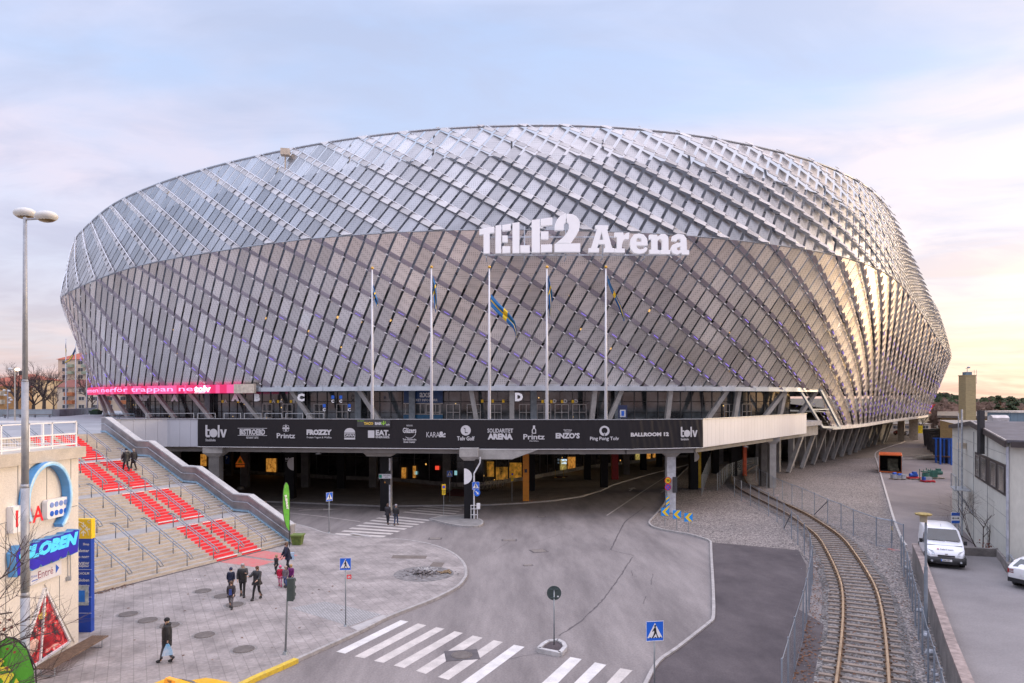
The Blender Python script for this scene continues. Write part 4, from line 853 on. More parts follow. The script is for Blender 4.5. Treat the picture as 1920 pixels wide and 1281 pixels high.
# markings
MK=mat('road_marking',(.53,.49,.46),.7,var=.12,scale=1.8,fine=.12); MKW=mat('road_marking_bright',(.62,.60,.58),.7,var=.1,scale=1.8,fine=.1)
def quadpx(mb,c,z=.006,mi=0,ext=None):
    q=[P(*p,z) for p in c]
    if ext: q[0]=q[0]+(q[0]-q[3])*ext; q[1]=q[1]+(q[1]-q[2])*ext
    if (q[1]-q[0]).cross(q[2]-q[1]).z<0: q=q[::-1]
    mb.poly(q,mi)
zc=[([(630.6,1222),(647,1225.7),(766,1165.5),(751,1163)],1,0),([(665,1230.7),(683,1234.5),(799.7,1172.5),(783.5,1169)],0,0),([(700.8,1239.4),(719.5,1243),(833.6,1179),(818,1176)],0,0),([(738,1248),(758,1252.7),(868,1187),(852.4,1183.6)],0,0),([(779.7,1258),(798.5,1263.8),(905,1196),(886.6,1191.6)],0,0),([(821,1269.5),(841,1275),(943,1204),(925.7,1200.4)],0,0),([(864,1281),(892,1281),(983.8,1213),(963.8,1209)],1,.12),([(1015.7,1281),(1046,1281),(1090.8,1236),(1069.5,1232)],1,.6),([(1076,1281),(1102,1281),(1137,1246.7),(1115.5,1242)],1,.8),([(1137,1281),(1162,1281),(1186,1257),(1163,1253)],0,1.4)]
cw=MB()
for q,b,e in zc: quadpx(cw,q,.006,b,e)
struct(cw.build('road_marking_crossing',[MK,MKW]))
def zebra(name,a0,a1,b0,b1,n,w=.5,m_=MK,lastbright=False):
    mb=MB(); A0,A1,B0_,B1_=[P(*p,.006) for p in (a0,a1,b0,b1)]
    for i in range(n):
        t=i/(n-1); a=A0.lerp(A1,t); b=B0_.lerp(B1_,t); d=(b-a).normalized(); s=Vector((-d.y,d.x,0))*w/2; mb.poly([a-s,b-s,b+s,a+s])
    struct(mb.build(name,m_))
zebra('road_marking_crossing',(628,1001),(719,967),(722,1006),(806,976),8,.52,MK); zebra('road_marking_crossing',(757,960),(806,946.5),(848,968),(872,951),5,.45,MK)
ln=MB()
def linepx(c,w=.12):
    for a,b in zip(c[:-1],c[1:]):
        a,b=P(*a,.006),P(*b,.006); d=(b-a).normalized(); s=Vector((-d.y,d.x,0))*w/2; ln.poly([a-s,b-s,b+s,a+s])
linepx([(1138,966.5),(1185,935),(1220,912),(1250,893)],.16); linepx([(508,958),(600,968),(675,978)],.12); linepx([(508,949),(585,956)],.12)
def arrow(px,py,dx,dy,s=1):
    o=P(px,py,.006); d=Vector((dx,dy,0)).normalized(); n=Vector((-d.y,d.x,0))
    ln.poly([o-n*.12,o+n*.12,o+n*.12+d*2.2*s,o-n*.12+d*2.2*s][::-1]); ln.poly([o+d*2.2*s-n*.5,o+d*2.2*s+n*.5,o+d*3.6*s][::-1])
arrow(1180,921,.3,.9); arrow(1240,924,.35,.93); arrow(560,957,.9,.2)
struct(ln.build('road_marking_lines',MK))
# tar seams, cracks, hatches
TAR=mat('tar_seam',(.10,.088,.09),.7,var=.3,scale=5); sm=MB()
def seam(L,w,jit=.0,z=.005):
    pts=[P(*p,z) for p in L]; fine=[]
    for a,b in zip(pts[:-1],pts[1:]):
        n=max(2,int((b-a).length/.35)); fine+= [a.lerp(b,i/n) for i in range(n)]
    fine.append(pts[-1]); fine=[p+Vector((random.uniform(-jit,jit),random.uniform(-jit,jit),0)) for p in fine]
    prev=None
    for i,p in enumerate(fine):
        d=(fine[min(i+1,len(fine)-1)]-fine[max(i-1,0)]).normalized(); s=Vector((-d.y,d.x,0))*w*random.uniform(.5,1.3)/2
        if prev: sm.poly([prev[0],prev[1],p+s,p-s][::-1])
        prev=(p-s,p+s)
seam([(1048,1192),(1062,1183),(1090,1164),(1130,1125),(1160,1085),(1186,1045)],.09,.03); seam([(1146,1032),(1190,1042)],.05,.02); seam([(1145,1031),(1160,1000),(1172,978),(1210,950)],.1,.02)
seam([(1206,1132),(1211,1118)],.05,.02); seam([(1220,1098),(1224,1076)],.05,.04); seam([(1184,1070),(1186,1080),(1194,1082)],.05,.02); seam([(1000,1018),(1040,1005),(1073,990)],.03,.04); seam([(925,1035),(960,1012)],.03,.03)
seam([(905,1245),(1010,1225)],.03,.05); seam([(700,1020),(730,1060),(860,1110)],.015,.03,.123) if False else None
struct(sm.build('road_tar_seams',TAR))
IRON=mat('cast_iron',(.23,.20,.18),.7,.2,var=.25,scale=12); IRD=mat('iron_gap',(.13,.115,.11),.8); SETT=mat('sett_ring',(.24,.225,.22),.9,var=.2,scale=6)
def manhole(px,py,r,z,label,grate=False):
    p=P(px,py,z); t=thing('manhole_cover',label,'manhole cover',p,group='manhole covers in the plaza paving' if not grate else None)
    if not grate:
        m=MB(); n=22
        for i in range(n): a=2*math.pi*i/n; m.box(p.x+math.cos(a)*(r*1.14),p.y+math.sin(a)*(r*1.14),z-.02,.11,2*math.pi*r*1.1/n*.88,.024,a)
        m.build('sett_ring',SETT,t)
    else:
        m=MB(); m.box(p.x,p.y,z-.02,1.35,1.1,.025,R(10)); m.build('asphalt_patch',mat('patch',(.10,.09,.095),.9),t)
    m=MB(); m.disc((p.x,p.y,z+.008),(0,0,1),r,24,0,.03); m.build('lid',IRON,t)
    m=MB(); 
    for i in range(-5,6):
        y=i*r/6; w=math.sqrt(max(0,r*r*.8-y*y))*2; m.box(p.x,p.y+y,z+.022,w,.03,.006)
    m.tube([(p.x+math.cos(a)*r*.93,p.y+math.sin(a)*r*.93,z+.024) for a in np.linspace(0,2*math.pi,25)],.012,4,caps=False); m.build('ribbing',IRD,t)
MH=['round manhole cover in the plaza beyond the boy in stripes','round manhole cover just behind the boy in stripes','round manhole cover under the feet of the boy in stripes','leftmost round manhole cover, near the blue and yellow sign tower','second manhole cover from the sign tower, in a row of three','third manhole cover from the sign tower, beyond the lone walker\'s head','manhole cover to the right of the lone walker\'s coat','manhole cover nearest the traffic light pole, right of the lone walker']
for (a,b),l in zip(((381,1108.4),(417,1118),(440,1134),(240.6,1152),(277,1163.5),(318,1173),(383.5,1191),(457,1218)),MH): manhole(a,b,.42,.121,l)
manhole(866,1228.5,.42,.007,'round cast iron cover set in the zebra crossing',True)
for (a,b,w,d,rz,l) in ((1010,1033,.9,.8,.3,'square iron hatch in the middle of the road'),(990,1060,.5,.3,.2,'small iron hatch in the road nearer than the square one'),(955,1013,.9,.5,0,'flat iron hatch in the road left of the square one'),(816,1010,.8,.6,0,'round-cornered drain cover beside the plaza tip'),(1015,969,.6,.45,0,'small drain cover in the road right of the island'),(1180,932,.6,.6,.2,'dark drain cover in the lane under the deck'),(1000,933,.9,.6,.2,'drain grate on the dark brick pavement')):
    p=P(a,b,.004 if b!=933 else .124); t=thing('drain_cover',l,'drain cover',p); m=MB(); m.box(p.x,p.y,p.z-.02,w*1.25,d*1.25,.024,rz); m.build('frame',TAR,t); m=MB(); m.box(p.x,p.y,p.z,w,d,.012,rz); m.build('lid',IRON,t)
# worn patches in the plaza
for c,l in (([(733,1047),(798,1048),(801,1042),(737,1041)],'long tarmac patch in the tip of the plaza'),([(803,1064),(827,1065),(834,1055),(812,1054)],'short tarmac patch beside the rubble heap')):
    mb=MB(); quadpx(mb,c,.126); tag(mb.build('tarmac_patch',mat('brown_patch',(.155,.13,.115),.9,var=.15,scale=4)),l,'patch')
PALE=mat('pale_slab',(.40,.385,.38),.8,var=.08,scale=2); mb=MB(); quadpx(mb,[(657,1176),(670,1182),(727,1155),(718,1153)],.128); quadpx(mb,[(655,1000),(697,1007),(690,1003.5),(662,999)],.128); struct(mb.build('dropped_kerb_slabs',PALE))
LSET=bpy.data.materials.new('small_setts'); LSET.use_nodes=True; paving(LSET,(.30,.295,.30),(.36,.352,.355),(.22,.215,.21),1,.16,.12,R(61),.02,stain=.15)
mb=MB(); quadpx(mb,[(545,1140),(655,1174),(716,1152),(610,1128)],.125); struct(mb.build('sett_paving',LSET))
# rubble heap and litter
rb_=thing('rubble_heap','heap of broken stones, ash and wood scraps on the plaza tip','rubble heap',P(795,1076,.12)); c=P(795,1076,.12)
m=MB()
for i in range(240):
    r=abs(random.gauss(0,.5)); a=random.uniform(0,6.28); h=max(0,.28-.3*r); s=random.uniform(.03,.1); m.sphere((c.x+r*1.3*math.cos(a),c.y+r*math.sin(a),.13+h*random.random()),s,5,3,0,(1,1,.6))
m.build('stones',mat('rubble_grey',(.22,.2,.2),.95,var=.5,scale=12),rb_)
m=MB()
for i in range(45):
    r=abs(random.gauss(0,.28)); a=random.uniform(0,6.28); p=Vector((c.x+.2+r*math.cos(a),c.y+r*math.sin(a),.2+random.random()*.28)); m.bar(p,p+Vector((random.uniform(-.2,.2),random.uniform(-.1,.1),random.uniform(-.05,.12))),.03)
m.build('plaster_scraps',mat('plaster_white',(.62,.62,.62),.9),rb_)
m=MB()
for i in range(9):
    p=Vector((c.x+random.uniform(.7,1.6),c.y+random.uniform(-.1,.45),.17)); a=random.uniform(0,3.1); m.bar(p,p+Vector((math.cos(a)*.4,math.sin(a)*.4,.04)),.07,.05)
m.build('wood_scraps',mat('scrap_wood',(.26,.18,.10),.9,var=.3),rb_)
m=MB(); m.disc((c.x,c.y,.125),(0,0,1),1.75,30,0,.008); m.build('ash_stain',mat('ash',(.19,.18,.18),.95,var=.3,scale=3),rb_)
# ================= BIG STAIRCASE =================
S0=Vector((-15.8,48.4)); wv=Vector((-.441,-.8975)); av=Vector((-.8975,.441)); NST=12; RIS=ZD/48*1.0; RIS=(ZD-.12)/48; TR=16/48; LAND=1.5
def SPt(w,a,z): p=S0+wv*w+av*a; return Vector((p.x,p.y,z))
stair=thing('staircase','wide outdoor staircase with two red painted strips climbing to the deck','staircase',(S0.x,S0.y,.12))
CRM=mat('cream_riser',(.54,.475,.39),.8,col2=(.42,.37,.31),scale=1.4,fine=.1); TRD=mat('stair_tread',(.37,.35,.33),.85,var=.12,scale=1.2,fine=.08); RED=mat('red_riser',(.80,.02,.035),.6,var=.06); REDT=mat('red_tread',(.50,.17,.17),.8,var=.15)
SEG=[(0,2.6,0),(2.6,4.22,1),(4.22,4.58,0),(4.58,6.2,1),(6.2,21,0)]
prof=[]; a=0; z=.12; starts=[]
for f in range(4):
    starts.append((a,z)); mb=MB(); mb2=MB()
    for i in range(NST):
        for w0,w1,rd in SEG:
            p=[SPt(w0,a,z),SPt(w1,a,z),SPt(w1,a,z+RIS),SPt(w0,a,z+RIS)]; mb.poly([p[0],p[3],p[2],p[1]],2 if rd else 0)
            q=[SPt(w0,a,z+RIS),SPt(w1,a,z+RIS),SPt(w1,a+TR,z+RIS),SPt(w0,a+TR,z+RIS)]; mb.poly([q[0],q[3],q[2],q[1]],3 if rd and i in(0,NST-1) else (1 if not rd else 3))
        prof.append((a,z)); a+=TR; z+=RIS
    mb.build('flight',[CRM,TRD,RED,REDT],stair)
    if f<3:
        mb=MB(); q=[SPt(0,a,z),SPt(21,a,z),SPt(21,a+LAND,z),SPt(0,a+LAND,z)]; mb.poly([q[0],q[3],q[2],q[1]]); mb.build('landing',mat('landing_slab',(.33,.32,.315),.85,var=.12,scale=.8,fine=.08),stair); a+=LAND
ATOP=a; starts.append((a,z))
def stair_z(a):
    if a<=0: return .12
    for f in range(4):
        a0,z0=starts[f]
        if a<a0+NST*TR: return z0+(a-a0)/TR*RIS
        if f<3 and a<starts[f+1][0]: return starts[f+1][1]
    return ZD
# white nosing lines at the ends of the red strips
for f in range(4):
    a0,z0=starts[f]
    for w0,w1 in ((2.6,4.22),(4.58,6.2)):
        for aa,zz in ((a0,z0+RIS),(a0+(NST-1)*TR,z0+NST*RIS)): p,q=SPt(w0,aa-.01,zz),SPt(w1,aa-.01,zz); nb=MB(); nb.bar(p,q,.05,.05); nb.build('white_nosing',WHITE,stair)
mb=MB()
for w0,w1 in ((2.6,4.22),(4.58,6.2)): q=[SPt(w0,-.3,.126),SPt(w1,-.3,.126),SPt(w1,-3.3,.126),SPt(w0,-3.3,.126)]; mb.poly(q)
o=mb.build('red_paving_strip',mat('red_paving',(.52,.13,.13),.85,col2=(.42,.2,.18),scale=3,fine=.15)); struct(o)
mb=MB(); mb.bar(SPt(0,-.18,.125),SPt(21,-.18,.125),.14,.03); struct(mb.build('drain_channel',TAR))
# side wall
SW=mat('brushed_stair_cladding',(.33,.33,.36),.35,.75,var=.2,scale=.9); COP=mat('coping_concrete',(.42,.42,.43),.8,var=.1)
ln_=[(-.55,.12)]; hw=1.25
prf=[]
for f in range(4): a0,z0=starts[f]; prf+=[(a0,z0),(a0+NST*TR,z0+NST*RIS)]
prf[-1]=(ATOP,ZD)
mb=MB(); cp=MB(); pr=[(-.12,.12)]+prf+[(ATOP+.6,ZD)]
for (a0,z0),(a1,z1) in zip(pr[:-1],pr[1:]):
    h0=h1=hw
    v=[SPt(-.02,a0,z0-.35),SPt(-.02,a1,z1-.35),SPt(-.02,a1,z1+h1),SPt(-.02,a0,z0+h0),SPt(-.47,a0,z0-.35),SPt(-.47,a1,z1-.35),SPt(-.47,a1,z1+h1),SPt(-.47,a0,z0+h0)]
    mb.add(v,[(0,1,2,3),(7,6,5,4),(0,4,5,1),(1,5,6,2),(2,6,7,3),(3,7,4,0)])
    cp.bar(SPt(-.245,a0,z0+h0+.04),SPt(-.245,a1,z1+h1+.04),.56,.09)
wl=thing('stair_side_wall','metal clad side wall stepping down the right edge of the staircase','wall',SPt(0,0,.12)); mb.build('cladding',SW,wl); cp.build('coping',COP,wl)
rl=MB(); rl.tube([SPt(.1,a0,z0+.78) for a0,z0 in pr[1:]],.028,6); 
for a0,z0 in pr[1:-1]: rl.bar(SPt(.1,a0,z0+.78),SPt(0,a0,z0+.74),.02)
rl.build('wall_handrail',GALV,wl)
bl=MB(); 
for (a0,z0),(a1,z1) in zip(pr[:-1],pr[1:]): bl.bar(SPt(.03,a0,z0+.14),SPt(.03,a1,z1+.14),.06,.12)
bl.build('blue_led_strip',mat('led_strip_pale_blue',(.30,.48,.62),.4,.3),wl)  # bluish LED strip at the wall foot, its glow given as plain colour
# mass below the stairs, facing the road
mb=MB(); v=[SPt(-.3,a0,0) for a0,z0 in pr]+[SPt(-.3,a0,z0-.2) for a0,z0 in pr[::-1]]; n=len(v); mb.poly(v); v2=[p+Vector((wv.x*21.4,wv.y*21.4,0)) for p in v]; mb.poly(v2[::-1]); mb.build('stair_base',CONCD,stair)
# handrails
FL_=['lowest flight','second flight up','third flight up','topmost flight']; ORD=['nearest the metal side wall','second from the metal side wall','third from the metal side wall','fourth from the metal side wall','fifth from the metal side wall','sixth from the metal side wall','seventh from the metal side wall','eighth from the metal side wall','farthest from the metal side wall']
RG=mat('handrail_steel',(.26,.28,.31),.35,.85,var=.1)
def mk_rail(loc,label):
    L_=NST*TR; Hh=NST*RIS; t=thing('handrail',label,'handrail',loc,group='handrails on the staircase')
    d=Vector((av.x,av.y,0)); s=Vector((wv.x,wv.y,0)); m=MB()
    for o_ in (-.1,.1):
        m.tube([s*o_+d*(-.25)+Vector((0,0,.62)),s*o_+Vector((0,0,.86)),s*o_+d*(L_-.1)+Vector((0,0,Hh+.84)),s*o_+d*(L_+.25)+Vector((0,0,Hh+.88))],.032,6)
    for dd,zz in ((-.25,.62),(L_+.25,Hh+.88)): m.tube([s*-.1+d*dd+Vector((0,0,zz)),s*.1+d*dd+Vector((0,0,zz))],.032,6)
    m.build('rail',RG,t,True,local=True)
    for i in range(4):
        f=(.04,.35,.66,.97)[i]; b=d*(L_*f); z0=Hh*f; m=MB(); m.tube([b+Vector((0,0,z0-.02)),b+Vector((0,0,z0+.84))],.03,6); m.tube([b+s*-.1+Vector((0,0,z0+.86)),b+s*.1+Vector((0,0,z0+.86))],.015,4); m.build('post',RG,t,True,local=True)
    return t
rail0=None
for f in range(4):
    for k,w in enumerate((2.4,4.35,6.3,8.2,10.2,12.1,14.0,16.0,18.0)):
        if f==3 and k>4: continue
        loc=SPt(w,starts[f][0],starts[f][1]); lab=f'steel handrail on the {FL_[f]}, {ORD[k]}'
        if rail0 is None: rail0=mk_rail(loc,lab)
        else: dup(rail0,loc,label=lab)
# left upper plaza
PZ=[(-35.35,59.5),tuple(SPt(0,ATOP,0))[:2],tuple(SPt(21,ATOP,0))[:2],(-60,30),(-300,30),(-420,420),(-90,420),(-50,232),(-62,190),(-70,150),(-70,120),(-54,112),(-34,70)]
UPL=mat('upper_plaza_paving',(.30,.31,.335),.85,var=.1,scale=.15,fine=.08)
m=MB(); m.prism(PZ,-.2,ZD+.006); struct(m.build('upper_plaza',UPL,None))
# ================= SHOPPING CENTRE =================
GX=-18.1; gb=thing('shopping_centre','cream concrete shopping centre with red and blue wall signs and a roof terrace','building',(-30,24,0))
GC=mat('cream_concrete',(.70,.655,.59),.85,col2=(.62,.575,.515),scale=.9,bump=.35,bscale=30,fine=.07); m=MB(); m.box(-40,19,0,-2*(GX+40)*-1,19,7.85); 
m=MB(); m.prism([(GX,5),(GX,28.5),(-70,28.5),(-70,5)],0,7.85); m.build('wall',GC,gb)
m=MB(); m.prism([(GX+.16,4.8),(GX+.16,28.75),(-70,28.75),(-70,4.8)],7.85,8.3); m.build('roof_slab',mat('slab_stone',(.50,.455,.39),.85,var=.1,scale=1.5,fine=.1),gb)
m=MB()
for D in (25.0,26.55,28.0): m.bar((GX+.006,D,5.9),(GX+.006,D,7.85),.015,.02)
m.bar((GX+.006,20,5.85),(GX+.006,28.4,5.85),.02,.02); m.bar((GX+.006,24.4,0),(GX+.006,24.4,5.8),.015,.02); m.bar((GX+.006,27.3,.6),(GX+.006,27.3,3.2),.015,.02); m.build('panel_joints',JT,gb)
# terrace railing
rw=MB(); wh=MATS['white_paint']
for D in (12,16,19,21,22.9,24.3,25.7,27,28.5): rw.box(GX-.1,D,8.3,.06,.06,1.05)
rw.bar((GX-.1,8,9.33),(GX-.1,28.5,9.33),.06,.04); rw.bar((GX-.1,8,8.85),(GX-.1,28.5,8.85),.05,.05); rw.bar((GX-.1,8,8.42),(GX-.1,28.5,8.42),.05,.05)
rw.bar((GX-.1,28.5,9.33),(-50,28.5,9.33),.06,.09); rw.bar((GX-.1,28.5,8.42),(-50,28.5,8.42),.05,.05)
for x in np.arange(-50,GX-1,1.9): rw.box(x,28.5,8.3,.08,.08,1.0)
for D in np.arange(18,28.4,.13): rw.bar((GX-.1,D,8.42),(GX-.1,D,9.0 if False else 8.85),.008)
for z in (8.5,8.58,8.66,8.74): rw.bar((GX-.1,18,z),(GX-.1,28.4,z),.008)
rw.build('terrace_railing',wh,gb)
def onwall(D,z,off=.02): return Vector((GX+off,D,z))
def wtext(mb,vf,D,z,off=.02,ax=(0,1,0),mi=0): put2d(mb,vf,onwall(D,z,off),ax,(0,0,1),mi)
# arch sign
BL=mat('sign_light_blue',(.10,.33,.66),.35,var=.1); BLF=mat('sign_pale_edge',(.30,.58,.85),.35,emit=.12)
def wallring(mb,c,r0,r1,x0,x1,a0,a1,n=40):
    for i in range(n):
        t0,t1=a0+(a1-a0)*i/n,a0+(a1-a0)*(i+1)/n
        f=lambda r,t,x:(GX+x,c[0]+r*math.cos(t)*.88,c[1]+r*math.sin(t))
        v=[f(r0,t0,x0),f(r1,t0,x0),f(r1,t1,x0),f(r0,t1,x0),f(r0,t0,x1),f(r1,t0,x1),f(r1,t1,x1),f(r0,t1,x1)]
        mb.add(v,[(3,2,1,0),(4,5,6,7),(0,1,5,4),(1,2,6,5),(2,3,7,6),(3,0,4,7)])
t=thing('arch_sign','blue horseshoe shaped arch mounted on the cream wall','sign',(GX,26.6,6.2)); m=MB(); wallring(m,(26.28,6.42),1.29,1.45,.02,.34,R(-56),R(208)); m.build('arch_body',BL,t); m=MB(); wallring(m,(26.28,6.42),1.31,1.44,.342,.37,R(-56),R(208)); m.build('arch_face',BLF,t)
m=MB(); wallring(m,(26.28,6.42),1.37,1.45,.37,.375,R(-56),R(208)); m.build('tube_line',mat('neon_off',(.55,.75,.9),.3),t)
SR=mat('sign_red',(.75,.02,.03),.4,var=.03); t=thing('grocer_sign','red grocery chain letters in a white box on the cream wall','sign',(GX,25.4,5.6)); m=MB(); m.box(GX+.12,24.7,5.45,.24,.5,.95); m.build('white_box',WHITE,t)
m=MB(); vs,fs=fit(text2d('ICA',1,.02,1.15),h=.62); 
wtext(m,(vs,fs),25.3,5.95,.245)
m.build('letters',SR,t)
t=thing('dot_sign','white rounded sign panel with eight blue dots on the cream wall','sign',(GX,27.2,5.85)); m=MB(); vs,fs=fill2d([[(a,b) for a,b in circ(.5,.25,.12,6,a0=0,a1=math.pi/2)+circ(-.5,.25,.12,6,a0=math.pi/2,a1=math.pi)+circ(-.5,-.25,.12,6,a0=math.pi,a1=1.5*math.pi)+circ(.5,-.25,.12,6,a0=1.5*math.pi,a1=2*math.pi)]],.1)
m.add([(GX+.14+v[2],26.85+v[0],6.0+v[1]) for v in vs],fs); m.build('panel',WHITE,t); m=MB(); m2=MB()
for i in range(4):
    for j in range(2): (m if j==0 else m2).disc((GX+.25,26.85-.36+i*.27,5.83+j*.33),(1,0,0),.105,18,0,.02)
m.build('dark_dots',mat('dot_blue',(.02,.13,.62),.4),t); m2.build('pale_dots',mat('dot_pale',(.2,.3,.62),.4),t)
t=thing('globen_sign','big cyan and deep blue GLOBEN letters mounted on the cream wall','sign',(GX,26.8,4.2)); vf=fit(text2d('GLOBEN',1,.075,1.0,.25),w=3.35,h=.52); m=MB()
wtext(m,vf,26.25,4.62,.36); m.build('cyan_lettering',mat('neon_cyan',(.08,.55,.85),.35,emit=.35,var=0),t)
m=MB(); hull=[(-1.75,-.75),(-1.2,-.72),(-1.12,-.6),(-.95,-.72),(-.62,-.7),(-.52,-.58),(-.42,-.7),(0,-.68),(.08,-.56),(.16,-.68),(.55,-.66),(.66,-.55),(.76,-.66),(1.0,-.64),(1.1,-.4),(1.25,-.64),(1.72,-.6),(1.82,.3),(1.5,.38),(1.4,.32),(.9,.36),(.8,.3),(.2,.34),(.1,.3),(-.5,.36),(-.6,.3),(-1.0,.34),(-1.1,.3),(-1.6,.36),(-1.85,.1)]
vs,fs=fill2d([hull],.15); m.add([(GX+.17+v[2],26.25+v[0],4.62+v[1]) for v in vs],fs); m.build('blue_body',BL,t); m=MB(); vs,fs=fill2d([[(a*.975,(b+.15)*.95-.15) for a,b in hull]],.0); m.add([(GX+.335,26.25+v[0],4.62+v[1]) for v in vs],fs); m.build('indigo_face',mat('sign_indigo',(.03,.02,.42),.4,emit=.1,var=.1),t)
t=thing('entrance_sign','white sign reading Entré with a blue arrow on the cream wall','sign',(GX,26.4,3.3)); m=MB(); m.box(GX+.05,26.4,3.28,.1,1.75,.58); m.build('board',mat('board_white',(.66,.66,.7),.5,var=.03),t)
m=MB(); wtext(m,fit(text2d('Entré',1,.0),w=.85),26.35,3.58,.106); m.build('lettering',mat('plum',(.25,.06,.12),.6),t)
m=MB(); m.add([(GX+.106,26.93,3.4),(GX+.106,27.13,3.58),(GX+.106,26.93,3.76)],[(0,1,2)]); m.build('arrow',SB,t); m=MB(); wtext(m,fit(text2d('P-hus',1,0),w=.3),25.72,3.6,.106); m.bar((GX+.106,25.58,3.44),(GX+.106,25.9,3.44),.01,.03); m.build('small_mark',SB,t)
# triangular window with food picture
tri=[(24.75,.12),(27.85,.38),(26.38,2.95)]; t=bpy.data.objects.new('triangular_window',None); COL.objects.link(t); t.parent=gb; t.location=(GX+30,26.4-24,1.5); t['label']='triangular shop window covered by a red seafood and fruit picture'
FD=bpy.data.materials.new('food_picture'); FD.use_nodes=True; tt=FD.node_tree; b=tt.nodes['Principled BSDF']; tcc=tt.nodes.new('ShaderNodeTexCoord'); nn=tt.nodes.new('ShaderNodeTexNoise'); tt.links.new(tcc.outputs['Object'],nn.inputs['Vector']); nn.inputs['Scale'].default_value=2.1; nn.inputs['Detail'].default_value=5; nn.inputs['Distortion'].default_value=1.2
cr=tt.nodes.new('ShaderNodeValToRGB'); tt.links.new(nn.outputs[0],cr.inputs[0]); E_=cr.color_ramp.elements
for p_,c_ in ((.36,(.02,.02,.025)),(.44,(.25,.01,.02)),(.5,(.6,.02,.03)),(.58,(.75,.12,.12)),(.66,(.8,.55,.5))): e=E_.new(p_); e.color=(*c_,1)
E_.remove(E_[0]); E_[-1].color=(.5,.03,.04,1); tt.links.new(cr.outputs[0],b.inputs['Base Color']); b.inputs['Roughness'].default_value=.25
m=MB(); m.add([(GX+.03,a,b_) for a,b_ in tri],[(0,1,2)]); m.build('picture',FD,t)
m=MB(); m.sphere((GX+.04,25.75,.95),.33,16,8,0,(.03,1,.8)); m.sphere((GX+.04,26.35,2.15),.14,12,6,0,(.03,1,1)); m.build('scallop_shape',mat('scallop',(.75,.5,.42),.5,var=.25,scale=4),t)
m=MB(); m.sphere((GX+.04,26.25,1.95),.2,14,7,0,(.03,1.2,.7)); m.build('lemon_shape',mat('lemon',(.85,.6,.12),.5),t)
m=MB(); m.sphere((GX+.045,26.5,.85),.42,16,8,0,(.03,1.3,.6)); m.sphere((GX+.05,25.5,.45),.3,12,6,0,(.03,1.4,.5)); m.build('lobster_shape',mat('lobster',(.32,.01,.02),.35,var=.4,scale=4),t)
m=MB(); tr2=tri+[tri[0]]
for a,b_ in zip(tr2[:-1],tr2[1:]): m.bar((GX+.05,*a),(GX+.05,*b_),.1,.09)
m.bar((GX+.05,26.38,2.9),(GX+.05,26.1,.24),.1,.06); m.build('frame',WHITE,t)
m=MB(); m.bar((GX+.03,26.42,3.12),(GX+.03,28.2,.25),.06,.06); m.build('lean_strip',GC,gb)
m=MB(); m.box(GX+.08,27.75,2.9,.14,.12,.16); m.bar((GX+.03,27.78,3.0),(GX+.03,27.78,4.0),.02); m.bar((GX+.03,27.95,3.0),(GX+.03,27.95,4.0),.02); m.build('wall_lamp',GALV,gb)
# sign tower
tt_=thing('sign_tower','tall blue and yellow information tower at the corner of the shopping centre','sign',(-18.9,29.6,.12)); x0,x1,y0,y1=-19.8,-18.35,29.75,30.0
DB=mat('tower_blue',(.012,.06,.40),.4,var=.06); YL=mat('tower_yellow',(.88,.58,.02),.45,var=.05)
m=MB(); m.prism([(x0,y0),(x1,y0),(x1,y1),(x0,y1)],.1,4.2); m.build('blue_body',DB,tt_); m=MB(); m.prism([(x0,y0),(x1+.03,y0-.02),(x1+.03,y1),(x0,y1)],4.2,5.05); m.build('yellow_top',YL,tt_)
m=MB()
for a in (0,90,180,270):
    ca,sa=math.cos(R(a+0)),math.sin(R(a)); cx,cz=-18.66,4.62
    L1=[(.07,-.04),(.2,.09),(.2,.03),(.34,.03),(.34,-.03),(.2,-.03)] ; pts=[(.05,0),(.17,.12),(.2,.09),(.14,.03),(.3,.03),(.3,-.03),(.14,-.03),(.2,-.09),(.17,-.12)]
    vs,fs=fill2d([[(u*ca-v*sa,u*sa+v*ca) for u,v in pts]]); m.add([(cx+v[0],y0-.03,cz+v[1]) for v in vs],fs)
m.tube([(-18.95+math.cos(t)*.5,y0-.03,4.35+math.sin(t)*.6) for t in np.linspace(0,math.pi/2,14)],.012,4); put2d(m,fit(text2d('C',1,.02),h=.15),(-18.42,y0-.03,4.95),(1,0,0),(0,0,1)); m.build('arrow_emblem',mat('cream_ink',(.85,.8,.6),.5),tt_)
m=MB()
for z,s in ((3.95,'Shop'),(3.68,'Toaletter'),(3.42,'Ticket info norr'),(3.12,'GLOBENVIEW'),(3.0,'Upplevelser biljetter'),(2.68,'QUALITY STOCKHOLM'),(2.4,'Globen'),(2.15,'Globenplan'),(1.9,'Slakthusområdet'),(1.45,'Tolv')):
    vf=fit(text2d(s,1,.02),h=.13); w=max(v[0] for v in vf[0]); put2d(m,vf,(-18.42-w,y0-.012,z),(1,0,0),(0,0,1))
for z in (1.65,2.85,.95): m.box((x0+x1)/2,y0-.005,z,1.5,.012,.012)
m.build('lettering',WHITE,tt_)
m=MB(); m.box(-18.95,y0-.01,.95+.35,1.0,.03,.85); m.build('poster_sheet',mat('poster_grey',(.45,.5,.5),.6,var=.3,scale=6),tt_); m=MB(); m.box(-18.8,y0-.03,1.45,.4,.02,.5); m.build('cup_picture',mat('cup_blue',(.02,.2,.7),.5),tt_)
